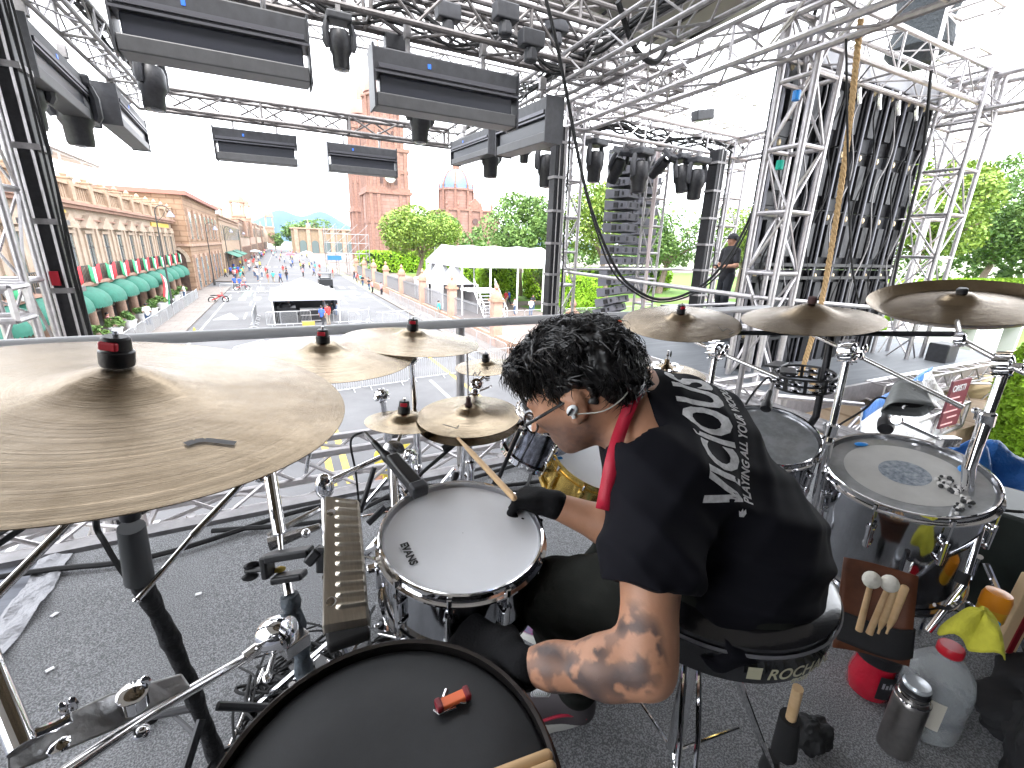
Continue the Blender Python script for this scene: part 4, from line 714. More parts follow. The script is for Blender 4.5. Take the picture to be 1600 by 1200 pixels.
def head_proto():
    t = thing('moving_head', 'x', 'stage light', (0, 0, 0)); mb = MB(); mb.box((0, 0, -.07), (.42, .36, .13)); mb.build('base', DKG, t, smooth=False, bevel=.03)
    for s in (-1, 1): mb = MB(); mb.tube([(s * .19, 0, -.12), (s * .225, 0, -.25), (s * .225, 0, -.46), (s * .2, 0, -.52)], [.05, .06, .06, .045], 8); mb.build('yoke_arm', DKG, t)
    mb = MB(); mb.lathe((0, 0, -.22), [(.06, 0), (.15, -.03), (.18, -.12), (.185, -.34), (.15, -.40), (.145, -.58), (.13, -.62)], n=20); mb.build('head', BLKM, t)
    mb = MB(); mb.lathe((0, 0, -.83), [(.125, 0), (.11, -.01), (.02, -.03)], n=16); mb.build('lens', GLS, t)
    mb = MB(); mb.box((0, 0, .06), (.08, .08, .14)); mb.build('clamp', ALUD, t, smooth=False); return t
HD = head_proto(); nh = [0]
def head(p, label, sc=1.0, rot=(0, 0, 0), group='moving head lights hung from the truss'):
    o = HD if nh[0] == 0 else dup(HD); nh[0] += 1; o.location = V(p); o.rotation_euler = rot; o.scale = (sc,) * 3; o['label'] = label; o['group'] = group; return o
head(atz(102, 112, 3.5) , 'moving head light at the far left, under the corner light bar', 1.15, (.05, 0, .3)); head(atz(232, 76, 3.95), 'moving head behind the first big light bar', 1.0, (0, .1, 1)); head(atz(20, 75, 3.3), 'partly hidden moving head at the left photo edge', 1.0, (0, 0, .4))
head(atz(528, 22, 3.9), 'small round lamp between the two big light bars', .7); head(atz(657, 140, 3.7), 'moving head just below the second big light bar', .95, (0, .05, .2)); head(atz(767, 208, 3.7), 'moving head right of the bar above the dome', 1.1, (0, 0, .2))
head(atz(820, 212, 3.6), 'round lamp left of the black mast', .65); head(atz(856, 222, 3.5), 'moving head against the black mast', 1.1); head(atz(932, 218, 3.5), 'moving head right of the slim tower', 1.0, (0, 0, .3))
head(atz(975, 232, 3.45), 'boxy lamp above the line array', .9, (.5, 0, 0)); head(atz(1003, 232, 3.45), 'moving head in front of the line array top', 1.1, (0, 0, .2)); head(atz(1050, 238, 3.45), 'lamp with open yoke right of the line array', .8, (.8, 0, .3)); head(atz(1063, 243, 3.45), 'moving head beside the open yoke lamp', 1.0, (-.2, 0, .2)); head(atz(1092, 246, 3.4), 'last moving head at the top of the thick black mast', 1.1)
for i, (x, y, z) in enumerate(((790, 20, 4.3), (830, 62, 4.0), (870, 40, 4.6), (700, 20, 4.4), (620, 70, 3.9))):
    p = atz(x, y, z); mb = MB(); mb.box(p, (.34, .2, .2)); mb.lathe(p + V(0, 0, -.1), [(.09, 0), (.10, -.16), (.04, -.18)], n=10); mb.build('control_box', DKG, None, loc=p, smooth=False, bevel=.02, label=('dark box in the upper truss, right of the second big bar', 'dark box by the truss corner', 'dark box high behind the truss corner', 'dark box above the second light bar', 'dark box touching the second light bar')[i], category='box')
# cables drooping along trusses
def cable(pts, r, label, mat=RUB, n=6, name='cable', cat='cable', group=None): mb = MB(); mb.tube(spline(pts, n), r, 6); return mb.build(name, mat, None, loc=pts[0], label=label, category=cat, group=group)
for i in range(6):
    g_ = random.Random(i); y = 7.05 + .1 * i; pts = [(-3 + k * .8, 7.0 + .1 * (i % 3), 4.1 + .25 * g_.random() - (.2 if k % 2 else 0)) for k in range(11)]; cable(pts, .018, 'black cable lying loosely in the big cross beam', group='cables in the overhead beams')
for i in range(7):
    g_ = random.Random(30 + i); cable([(-2.1 + .2 * g_.random(), 12 - k * .9, 4.02 + .3 * g_.random()) for k in range(11)], .02, 'black cable lying in the left overhead beam', group='cables in the left beam'); cable([(4.5 + .2 * g_.random(), 12 - k * .9, 4.05 + .3 * g_.random()) for k in range(11)], .02, 'black cable lying in the right overhead beam', group='cables in the right beam')
for i in range(6):
    g_ = random.Random(60 + i); cable([(5.8 + k * .6, 8.8 + .2 * g_.random(), 3.62 + .35 * g_.random()) for k in range(9)], .022, 'black cable in the beam above the line array', group='cables above the line array')
cable([aty(846, -30, 6), aty(868, 60, 6), aty(888, 160, 6), aty(905, 250, 6), aty(925, 330, 6), aty(960, 415, 6), aty(990, 450, 6), aty(1030, 468, 6), aty(1075, 458, 6), aty(1120, 425, 6), aty(1165, 355, 6), aty(1195, 270, 5.5), aty(1235, 120, 5), aty(1270, 30, 4.5), aty(1290, -40, 4)], .024, 'thick black cable loop sagging in front of the line array'); cable([aty(890, 180, 5.9), aty(915, 300, 5.9), aty(950, 410, 5.9), aty(985, 452, 5.9), aty(1030, 472, 5.9), aty(1085, 458, 5.9), aty(1135, 415, 5.9), aty(1180, 330, 5.6), aty(1215, 210, 5.3), aty(1260, 60, 4.6)], .015, 'thinner cable following the sagging loop')
cable([(4.2, 5.6, 4.3), (4.7, 5.8, 3.95), (5.2, 5.9, 3.9), (5.5, 6.0, 4.3)], .04, 'short black chain bundle at the truss corner')
def rope():
    a_ = V(6.02, 3.55, 4.1); pts = [aty(1345, 30, 3.55), aty(1320, 250, 3.55), aty(1285, 465, 3.55), aty(1250, 590, 3.55)]; c = spline(pts, 24); t = thing('hanging_rope', 'thick twisted tan rope hanging in front of the closest tower', 'rope', pts[-1])
    for k in range(3):
        P = []
        for i in range(len(c) * 3):
            q = i / (len(c) * 3) * (len(c) - 1); j = int(q); p = c[j].lerp(c[min(j + 1, len(c) - 1)], q - j); an = q * 2.0 + 2 * PI * k / 3; P.append(p + V(math.cos(an), math.sin(an), 0) * .016)
        mb = MB(); mb.tube(P, .019, 6); mb.build('strand', M('manila', (.42, .28, .14), .9, var=.15, vs=50), t)
rope()
cable([aty(1322, 60, 3.4), aty(1325, 250, 3.4), aty(1330, 400, 3.4), aty(1342, 475, 3.4)], .012, 'thin black line in front of the screen wall'); cable([aty(1455, 110, 3.9), aty(1440, 250, 3.9), aty(1405, 400, 3.9), aty(1392, 460, 3.9)], .02, 'black cable at the right edge of the screen wall')
for i, (x, y, c) in enumerate(((1243, 157, BLUEP), (1217, 265, M('green_tape', (.0, .35, .25), .6)))): p = aty(x, y, 3.95); mb = MB(); mb.lathe(p, [(.045, 0), (.045, .1)], n=10); mb.build('tape_band', c, None, loc=p, label=('blue tape band on the closest tower', 'green tape band on the closest tower')[i], category='tape')
# ---- screen wall seen from behind
t = thing('screen_wall', 'tall black LED screen wall seen from the back with cables and power boxes', 'screen', (8, 4.55, -.8)); GY = M('connector_gold', (.75, .62, .42), .35, .6); g_ = random.Random(4)
for c in range(8):
    for r_ in range(5):
        x = 6.2 + c * .5; z = -.75 + r_ * .9; mb = MB(); mb.bb(x + .005, x + .495, 4.6, 4.68, z + .005, z + .895); mb.bb(x + .03, x + .07, 4.54, 4.6, z + .01, z + .89); mb.bb(x + .43, x + .47, 4.54, 4.6, z + .01, z + .89); mb.bb(x + .17, x + .33, 4.52, 4.6, z + .2, z + .7); mb.build('panel', BLKM if (c + r_) % 2 else DKG, t, smooth=False)
        mb = MB(); mb.ball((x + .12, 4.53, z + .8), (.03, .03, .05), 8); mb.build('connector', GY, t)
    mb = MB(); x = 6.2 + c * .5; mb.tube([(x, 4.5, -.75), (x, 4.5, 3.75)], .022, 6); mb.build('upright', M('upright_grey', (.16, .16, .18), .4, .6), t)
    P = [(x + .25 + .13 * math.sin(k * 1.3 + c) , 4.46 + .02 * g_.random(), 3.6 - k * .3) for k in range(15)]; mb = MB(); mb.tube(spline(P, 4), .012, 5); mb.build('cable', ALUD if c % 2 else RUB, t)
for z in (.9, 1.1, -.05): mb = MB(); mb.bb(6.2, 10.2, 4.47, 4.53, z, z + .05); mb.build('cross_bar', BLKM, t, smooth=False)
mb = MB(); mb.bb(6.2, 10.2, 4.48, 4.6, 3.75, 3.95); mb.build('header', M('header_grey', (.34, .34, .36), .5, .4), t, smooth=False, bevel=.02)
for k in range(6):
    x = 6.7 + k * .55; mb = MB(); mb.tube([(x, 4.5, 3.75), (x, 4.45, 3.5), (x + .04, 4.45, 3.42)], .03, 6); mb.build('hanging_lug', CHROME2, t)
# ---- line arrays
BXM = M('speaker_grey', (.105, .105, .125), .55, var=.1, vs=5)
def array(x, y, z1, n, label, a0=.35, sp=.272):
    t = thing('line_array', label, 'loudspeaker', (x, y, z1), group='hanging line array loudspeakers'); pz = z1; py = y; an = 0
    for k in range(n):
        an = .0 + .4 * max(0, (k - 9) / 5) ** 1.5; R_ = Matrix.Rotation(a0, 3, 'Z') @ Matrix.Rotation(-an, 3, 'X'); c = V(x, py, pz)
        P = lambda *q: c + R_ @ V(*q)
        mb = MB(); w, d, h = .46, .30, sp * .43; mb.add([P(-w, d, -h), P(w, d, -h), P(w, d, h), P(-w, d, h), P(-w * .72, -d, -h * .75), P(w * .72, -d, -h * .75), P(w * .72, -d, h * .75), P(-w * .72, -d, h * .75)], [(0, 1, 2, 3), (5, 4, 7, 6), (1, 5, 6, 2), (4, 0, 3, 7), (3, 2, 6, 7), (4, 5, 1, 0)]); bx = mb.build('cabinet', BXM, t, smooth=False, bevel=.008)
        for s in (-1, 1):
            for nm, q_, z_ in (('handle', (s * .18, -d - .005, .01), (.07, .02, .10)), ('side_port', (s * .4, 0, 0), (.03, .12, .12)), ('side_port', (s * .36, -.15, 0), (.03, .05, .08))): mb = MB(); mb.box(P(*q_), z_, R_); mb.build(nm, BLKM, bx, smooth=False)
        pz -= sp * math.cos(an); py += sp * math.sin(an) * .8
    mb = MB(); mb.bb(x - .4, x + .4, y - .3, y + .3, z1 + .16, z1 + .24); mb.tube([(x, y, z1 + .2), (x, y, z1 + 1)], .02, 6); mb.build('fly_frame', BLKM, t, smooth=False); return t
array(8.15, 9.9, 3.45, 15, 'curved column of dark grey line array loudspeakers hanging left of centre stage'); array(9.5, 10.7, 3.7, 14, 'second line array column partly hidden behind the first', .0)
pipe('array_pipe', [(8.75, 9.4, -.8), (8.65, 9.4, 3.9)], .05, 'pinkish pole in front of the line array', M('pinkish_pole', (.5, .42, .42), .5, .5), 'pole')
t = thing('floodlight', 'long dark floodlight hung above the rear top beam', 'floodlight', aty(1100, 182, 12)); c = aty(1098, 180, 12); mb = MB(); mb.box(c, (.75, .3, .3), Matrix.Rotation(-.2, 3, 'Y')); mb.build('housing', DKG, t, smooth=False, bevel=.04); mb = MB(); mb.tube([c, c + V(0, 0, 2)], .01, 5); mb.build('wire', ALU, t)
mb = MB(); p = aty(1445, 0, 9); mb.lathe((18.3, 9, 7.0), [(.5, 0), (.85, .4), (.7, 1.2), (.85, 1.8), (.8, 4)], n=14); mb.build('motor_bag', M('dark_bag', (.03, .035, .04), .9, bump=.5, bs=10), None, loc=(18.3, 9, 7), label='dark bag hanging high beside the tall mast', category='bag')
# ---- stage roof canopy
t = thing('stage_canopy', 'large dull grey fabric roof canopy over the main stage', 'canopy', (12, 9, 8)); CNV = M('grey_canvas', (.16, .16, .155), .85, var=.05, vs=2)
def cn(u, v): return (7.4 + 5.9 * u, 13.7 - 16 * v, 8.0 + .5 * math.sin(PI * min(1, v * .9)) - .2 * math.sin(PI * u))
mb = MB(); mb.grid(cn, 14, 14); mb.build('canopy_cloth', CNV, t, solid=.02)
for k in range(5):
    mb = MB(); mb.tube([V(cn((k + .5) / 5, j / 10)) + V(0, 0, -.08) for j in range(11)], .05, 6); mb.build('seam_strap', BLKM, t)
for k in range(4):
    mb = MB(); mb.tube([V(cn(j / 10, (k + .2) / 4)) + V(0, 0, -.15) for j in range(11)], .06, 6); mb.build('purlin', ALUD, t)
# unseen roof and drapes, added to shade the riser and darken cymbal reflections
RC_ = M('shade_roof_cloth', (.22, .21, .20), .9)
N, L, b = nodes_of(RC_); tl_ = N.new('ShaderNodeBsdfTranslucent'); tl_.inputs[0].default_value = (.30, .29, .28, 1); ms_ = N.new('ShaderNodeMixShader'); ms_.inputs[0].default_value = .5; L.new(b.outputs[0], ms_.inputs[1]); L.new(tl_.outputs[0], ms_.inputs[2]); L.new(ms_.outputs[0], N['Material Output'].inputs[0])
mb = MB(); mb.bb(-7, 7, -6, 5.2, 5.6, 5.66); mb.build('added_shade_roof', RC_, None, smooth=False, loc=(0, -2, 4.7), label='unseen grey cloth roof added to shade the drum riser', category='roof')
mb = MB(); mb.grid(lambda u, v: (-7 + 13 * u, -2.6 + .12 * math.sin(60 * u), -.1 + 4.8 * v), 120, 2); mb.build('added_rear_drape', M('black_fabric', (.012, .012, .014), .95), None, loc=(0, -2.6, 0), label='unseen black drape added to shade the riser from behind', category='drape')
mb = MB(); mb.grid(lambda u, v: (5.4 + .1 * math.sin(40 * u), -2.6 + 2.2 * u, -.1 + 4.8 * v), 60, 2); mb.build('added_side_drape', MATS['black_fabric'], None, loc=(5.4, -1, 0), label='unseen black drape added to shade the right hand side', category='drape')
# ---- right side: silver tarpaulin, blue tarpaulin, stone wall, poster, parasol
SILV = M('silver_tarp', (.62, .63, .66), .35, .35, bump=.9, bs=14); BLUT = M('blue_tarp', (.025, .13, .40), .45, bump=.4, bs=9, var=.2, vs=4)
P0 = aty(1450, 578, 3.0); P1 = aty(1345, 640, 2.4); P2 = aty(1525, 705, 3.1); P3 = aty(1340, 720, 2.2)
def tarp(u, v):
    top = P1.lerp(P0, u); bot = P3.lerp(P2, u); p = top.lerp(bot, v); k = .10 * noise.noise(V(u * 6, v * 3, 1)) + .03 * noise.noise(V(u * 20, v * 9, 4)); return p + V(0, -k, k * .5)
mb = MB(); mb.grid(tarp, 50, 40); mb.build('silver_tarpaulin', SILV, None, loc=P0, solid=.01, label='crinkled silver tarpaulin draped behind the cowbell', category='tarpaulin')
mb = MB(); mb.grid(lambda u, v: P1.lerp(P0, u * 1.02) + V(0, -.03, .04 - .16 * v + .02 * math.sin(9 * u)), 20, 3); mb.build('blue_hem', BLUT, None, loc=P1, solid=.01, label='blue hem strip along the top of the silver tarpaulin', category='tarpaulin')
def bt(u, v):
    a_ = V(3.0, .95, .28).lerp(V(3.9, .2, .30), u); b_ = V(2.75, .55, -.02).lerp(V(3.4, -.3, -.02), u); p = a_.lerp(b_, v); k = noise.noise(V(u * 5, v * 4, 2)) * .16 + .07 * math.sin(13 * u + 4 * v); return p + V(k * .3, -k * .2, k + .12 * math.sin(PI * v))
mb = MB(); mb.grid(bt, 50, 30); mb.build('blue_tarpaulin', BLUT, None, loc=(3.2, .5, 0), solid=.006, label='crumpled bright blue tarpaulin behind the floor tom', category='tarpaulin')
mb = MB(); mb.bb(9.4, 40, 2.72, 5.2, G, -1.35); mb.bb(9.2, 40, .6, 2.72, G, -2.1); mb.build('stone_garden_wall', (lambda m: (tiles(m, .9, .45, .02).inputs['Rotation'].__setattr__('default_value', (rad(90), 0, 0)), m)[1])(M('tan_blocks', (.46, .34, .24), .9, col2=(.56, .43, .32), vs=1.5, bump=.3, bs=6)), None, smooth=False, loc=(12, 3.5, G), label='tan stone block wall behind the silver tarpaulin', category='wall')
p = aty(1491, 630, 2.6); mb = MB(); mb.box(p, (.56, .03, .72)); PO = M('maroon_poster', (.10, .022, .03), .6); t = mb.build('poster', PO, None, smooth=False, loc=p, label='maroon poster with white capital letters on the stone wall', category='poster')
def textmesh(s, size, mat, name, parent, M4, ext=.0, bold=0):
    c = bpy.data.curves.new(name, 'FONT'); c.body = s; c.size = size; c.extrude = ext; c.offset = bold; c.align_x = 'LEFT'; o = bpy.data.objects.new(name, c); COL.objects.link(o); bpy.context.view_layer.update()
    me = bpy.data.meshes.new_from_object(o.evaluated_get(bpy.context.evaluated_depsgraph_get())); COL.objects.unlink(o); bpy.data.objects.remove(o); me.transform(M4); me.materials.clear(); me.materials.append(mat); n = bpy.data.objects.new(name, me); COL.objects.link(n)
    if parent is not None: n.parent = parent
    return n
RX = Matrix.Rotation(PI / 2, 4, 'X')
textmesh('ORISTI', .135, TENTW, 'lettering', t, Matrix.Translation((-.26, -.02, .20)) @ RX, .003)
mb = MB()
for k in range(5): mb.box(p + V(-.1 + .1 * (k % 2), -.018, .1 - k * .1), (.3 + .06 * (k % 3), .006, .02))
mb.build('text_lines', M('faded_print', (.5, .3, .3), .7), t, smooth=False)
c = aty(1497, 606, 4.0); t = thing('beige_parasol', 'beige dome shaped parasol below the black loudspeaker box', 'parasol', (c.x, 4, G)); mb = MB(); mb.lathe((c.x, 4, c.z - .1), [(1.25, 0), (1.15, .3), (.8, .6), (.3, .78), (.02, .82)], n=20, cap=False); mb.build('canopy', M('beige_cloth', (.62, .48, .30), .8), t, solid=.02); mb = MB(); mb.tube([(c.x, 4, G), (c.x, 4, c.z + .7)], .04, 6); mb.build('pole', ALU, t)
c = aty(1472, 551, 3.6); t = thing('speaker_box', 'small dark loudspeaker box on a stand beyond the right china cymbal', 'loudspeaker', (c.x, 3.6, c.z)); mb = MB(); mb.box(c, (.42, .3, .36)); mb.build('cabinet', DKG, t, smooth=False, bevel=.02); mb = MB(); mb.tube([c, (c.x, 3.6, -3)], .03, 6); mb.build('pole', BLKM, t)
# boxes and cases on the main stage
for i, (x, y, sx, sz, l) in enumerate(((1060, 462, 1.1, .5, 'grey flat equipment box behind the sagging cable'), (1010, 470, .8, .35, 'dark flat box below the line array'), (1130, 455, .6, .5, 'black box by the feet of the man in black'))):
    p = atz(x, y + 40, -.8); mb = MB(); mb.bb(p.x - sx / 2, p.x + sx / 2, p.y - .3, p.y + .3, -.8, -.8 + sz); mb.bb(p.x - sx / 2 - .01, p.x + sx / 2 + .01, p.y - .31, p.y + .31, -.8 + sz * .6, -.8 + sz * .66); mb.build('equipment_case', DKG, None, smooth=False, bevel=.02, loc=(p.x, p.y, -.8), label=l, category='case')
# coloured barrier blocks beyond the stage
for i, (x, c_, l) in enumerate(((936, M('salmon', (.75, .22, .16), .6), 'salmon plastic block left of the green one beyond the deck'), (949, M('sign_green', (.12, .6, .08), .6), 'bright green block beyond the deck edge'), (970, M('orange_plastic', (.8, .14, .04), .6), 'orange plastic block right of the green one'))):
    p = aty(x, 507, 11.5); mb = MB(); mb.box(p, (.22, .2, .2)); mb.box(p + V(0, 0, .12), (.16, .2, .05)); mb.build('plastic_block', c_, None, smooth=False, bevel=.02, loc=p, label=l, category='barrier block')
mb = MB(); mb.bb(9.4, 16, 9.2, 12, G, -1.05); mb.build('side_platform', DKG, None, smooth=False, loc=(10, 12, G), label='low platform behind the main stage deck', category='platform')
# ================================================================== DRUM KIT
def bronze(name, col, col2, rough):
    m = M(name, col, rough, 1.0, col2=col2, vs=7); N, L, b = nodes_of(m); b.inputs['Anisotropic'].default_value = .85
    tg = N.new('ShaderNodeTangent'); tg.direction_type = 'RADIAL'; tg.axis = 'Z'; L.new(tg.outputs[0], b.inputs['Tangent'])
    tc = N.new('ShaderNodeTexCoord'); sp = N.new('ShaderNodeSeparateXYZ'); L.new(tc.outputs['Object'], sp.inputs[0])
    x2 = N.new('ShaderNodeMath'); x2.operation = 'MULTIPLY'; L.new(sp.outputs[0], x2.inputs[0]); L.new(sp.outputs[0], x2.inputs[1])
    y2 = N.new('ShaderNodeMath'); y2.operation = 'MULTIPLY'; L.new(sp.outputs[1], y2.inputs[0]); L.new(sp.outputs[1], y2.inputs[1])
    ad = N.new('ShaderNodeMath'); ad.operation = 'ADD'; L.new(x2.outputs[0], ad.inputs[0]); L.new(y2.outputs[0], ad.inputs[1]); sq = N.new('ShaderNodeMath'); sq.operation = 'SQRT'; L.new(ad.outputs[0], sq.inputs[0])
    n1 = N.new('ShaderNodeTexNoise'); n1.noise_dimensions = '1D'; n1.inputs['Scale'].default_value = 420; n1.inputs['Detail'].default_value = 5; n1.inputs['Roughness'].default_value = .8; L.new(sq.outputs[0], n1.inputs['W'])
    n2 = N.new('ShaderNodeTexNoise'); n2.inputs['Scale'].default_value = 26; n2.inputs['Detail'].default_value = 3; L.new(tc.outputs['Object'], n2.inputs['Vector'])
    b1 = N.new('ShaderNodeBump'); b1.inputs['Strength'].default_value = .7; b1.inputs['Distance'].default_value = .0008; L.new(n1.outputs['Fac'], b1.inputs['Height'])
    b2 = N.new('ShaderNodeBump'); b2.inputs['Strength'].default_value = .22; b2.inputs['Distance'].default_value = .008; L.new(n2.outputs['Fac'], b2.inputs['Height']); L.new(b1.outputs[0], b2.inputs['Normal']); L.new(b2.outputs[0], b.inputs['Normal']); return m
BRZ = bronze('cymbal_bronze', (.185, .138, .085), (.275, .215, .145), .22); BRZ2 = bronze('bright_bronze', (.28, .22, .145), (.37, .30, .21), .2)
def cymbal(C, n, r, label, mat=BRZ, kind='crash', bell=.19, bow=.09, cat='cymbal', name='cymbal', spin=0):
    mb = MB(); pr = []; rb = r * bell; hb = rb * .42; hw = r * bow
    for i in range(41):
        t = (i / 40) ** 1.2; rr = max(.003, r * t); w = hb * (math.exp(-(rr / rb) ** 2.6 * 1.1) if kind == 'cone' else 1 / (1 + (rr / rb) ** 7)) 
        if kind == 'china': q = rr / r; h = (hw * (1 - (q / .82) ** 1.3) if q < .82 else hw * .8 * ((q - .82) / .18) ** 1.3) + w
        else: h = hw * (1 - t ** 1.6) + w
        pr.append((rr, h))
    top = pr; mb.lathe((0, 0, 0), top + [(top[-1][0], top[-1][1] - .0012)] + [(a, h - .0014) for a, h in reversed(top[:-1])], n=96, cap=False)
    o = mb.build(name, mat, None, label=label, category=cat, group='cymbals of the drum kit'); o.location = V(C); o.rotation_euler = nrot(n, spin).to_euler(); return o
def top_of(C, n, r, bell=.19, bow=.09): return V(C) + V(n).normalized() * (r * bow + r * bell * .42)
def quickset(C, n, r, parent, red=True, sc=1.0, bell=.19, felt=None):
    n = V(n).normalized(); p = top_of(C, n, r, bell) - n * .003; mb = MB(); mb.lathe(p, [(.021 * sc, 0), (.022 * sc, .004), (.022 * sc, .022 * sc), (.019 * sc, .024 * sc), (.018 * sc, .042 * sc), (.015 * sc, .045 * sc)], axis=n, n=24); q = mb.build('quick_release', BLK, parent)
    mb = MB(); mb.tube([p + n * .043 * sc, p + n * .054 * sc], .004 * sc, 8); mb.build('rod_tip', CHROME, q)
    if red:
        d = V(-.35, -1, 0); d = (d - n * d.dot(n)).normalized(); s = n.cross(d); R_ = Matrix((s, d, n)).transposed(); mb = MB(); mb.box(p + n * .033 * sc + d * .016 * sc, (.024 * sc, .009 * sc, .013 * sc), R_); mb.build('red_button', REDP, q, smooth=False, bevel=.002)
def C_(c): return V(*c)
cy = {}
def add_cym(key, C, n, r, label, **k): cy[key] = (V(C), V(n[0], n[1], 1).normalized(), r); return cymbal(C, (n[0], n[1], 1), r, label, **k)
add_cym('big', (-.21, .731, 1.052), (.14, -.074), .28, 'largest cymbal with lathe grooves and a dark smudge, at the left front', bell=.22, bow=.07, kind='cone')
add_cym('c2', (.075, 1.255, .969), (.044, -.044), .23, 'crash cymbal overlapping the big one, left of centre', mat=BRZ2); add_cym('c3', (.345, 1.381, .969), (.067, -.028), .21, 'crash cymbal behind the guard rail end, under the stone pillars', mat=BRZ2)
add_cym('sp', (.66, 1.52, .82), (-.06, .0), .118, 'small splash cymbal right beside the drummer\'s forehead', mat=BRZ2, bell=.25); add_cym('bell', (.32, 1.441, .676), (.08, .04), .13, 'small cymbal with dark speckled centre left of the hi-hat', mat=BRZ2, bell=.42)
add_cym('hh', (.528, 1.36, .700), (-.043, -.036), .178, 'top hi-hat cymbal with a rod through it', mat=BRZ2, bell=.24); add_cym('hh2', (.528, 1.36, .672), (-.043, -.036), .178, 'bottom hi-hat cymbal under the top one', mat=BRZ, bell=.2, bow=-.02)
add_cym('st', (1.40, 1.33, .77), (-.046, -.057), .16, 'low cymbal with a chrome jingle ring on it, right of the drummer\'s head', mat=BRZ2); add_cym('r1', (1.367, 1.26, 1.000), (-.144, -.108), .22, 'crash cymbal directly right of the drummer\'s head', bell=.2)
add_cym('r2', (1.67, .951, 1.045), (-.146, -.009), .22, 'cone shaped crash cymbal in front of the rope end', kind='cone', bell=.34, bow=.11); add_cym('r3', (2.20, .743, 1.095), (-.25, -.03), .27, 'china cymbal with turned up rim at the right edge', kind='china', bow=.14, bell=.17)
# smudge on the big cymbal, writing strokes on others
def mark(key, pts, w, label, name='logo_mark', mat=None):
    C, n, r = cy[key]; R_ = nrot(n); P = []
    for x, y in pts:
        d = ray(x, y); t = (C + n * .012 - V(0, 0, CZ)).dot(n) / d.dot(n); P.append(V(0, 0, CZ) + d * t)
    mb = MB()
    for a_, b_ in zip(P[:-1], P[1:]): s = n.cross(b_ - a_).normalized() * w / 2; rr = lambda p: p + n * (r * .06 * (1 - ((p - C).length / r) ** 1.6) - .010 + .0012); mb.add([rr(a_ - s), rr(b_ - s), rr(b_ + s), rr(a_ + s)], [(0, 1, 2, 3)])
    o = mb.build(name, mat or M('faded_ink', (.03, .028, .03), .5), None, smooth=False, loc=P[0], label=label, category='marking')
mark('big', [(290, 693), (305, 688), (320, 686), (340, 687), (368, 689)], .009, 'short dark curved smudge on the big left cymbal'); mark('r1', [(1122, 509), (1130, 515), (1136, 511), (1148, 515), (1140, 519)], .003, 'thin black squiggle on the crash cymbal right of the head')
mark('hh', [(692, 661), (714, 667), (722, 655)], .003, 'thin black line drawing on the top hi-hat'); mark('sp', [(738, 583), (742, 578), (745, 584), (751, 577)], .003, 'small black scribble on the splash cymbal')
def tri_legs(t, base, r_, h, mat, ang=0, rad_=.012):
    for k in range(3):
        a_ = ang + 2 * PI * k / 3; f = V(base[0] + r_ * math.cos(a_), base[1] + r_ * math.sin(a_), .012); mb = MB(); s = V(base[0], base[1], h); mb.tube([s + V(.02 * math.cos(a_), .02 * math.sin(a_), 0), f + V(0, 0, .01)], rad_ * .8, 8); mb.tube([V(base[0], base[1], h * .45), s.lerp(f, .55)], rad_ * .5, 6); l = mb.build('leg', mat, t)
        mb = MB(); mb.ball(f + V(0, 0, .008), (.02, .02, .018), 10); mb.build('rubber_foot', RUB, l)
def stand(label, tubes, base=None, mat=CHROME, legs=None, name='cymbal_stand', cat='stand', group=None):
    b = base or tubes[0][1][0]; t = thing(name, label, cat, (b[0], b[1], 0) if legs else b, group=group)
    for nm, pts, r, m in tubes: mb = MB(); mb.tube(pts, r, 14); mb.build(nm, m or mat, t)
    if legs: tri_legs(t, b, *legs)
    return t
def joint(t, p, r=.022, axis=(1, 0, 0), m=CHROME, wing=True):
    p = V(p); a_ = V(axis).normalized(); mb = MB(); mb.lathe(p - a_ * r * .8, [(r * .5, 0), (r, .15 * r), (r * 1.05, r * .8), (r, r * 1.45), (r * .5, r * 1.6)], axis=a_, n=20)
    for k in range(10): q = a_.orthogonal(); q.rotate(Quaternion(a_, 2 * PI * k / 10)); mb.tube([p + q * r * .96 - a_ * r * .6, p + q * r * .96 + a_ * r * .6], r * .1, 5)
    j = mb.build('tilter', m, t)
    if wing:
        mb = MB(); e = p + a_ * r * 1.5; u = a_.orthogonal().normalized(); mb.tube([p, e], r * .25, 8)
        for s in (-1, 1): mb.ball(e + u * s * r * .55, (r * .5, r * .5, r * .16), 10, (a_.to_track_quat('Z', 'Y').to_matrix()))
        mb.build('wing_screw', m, j)
def coupler(t, p, ax, r=.018, h=.04, m=CHROME, nm='height_clamp'):
    p = V(p); a_ = V(ax).normalized(); mb = MB(); mb.lathe(p - a_ * h / 2, [(r * .8, 0), (r, h * .1), (r, h * .9), (r * .8, h)], axis=a_, n=18); u = a_.orthogonal().normalized(); mb.box(p + u * r * 1.2, (r * 1.2, r * 1.2, h * .6), a_.to_track_quat('Z', 'Y').to_matrix()); mb.tube([p + u * r, p + u * r * 2.6], r * .22, 6); mb.ball(p + u * r * 2.8, (r * .5, r * .5, r * .5), 8); mb.build(nm, m, t)
VELV = M('black_tape_wrap', (.012, .012, .014), .85, bump=.6, bs=60)
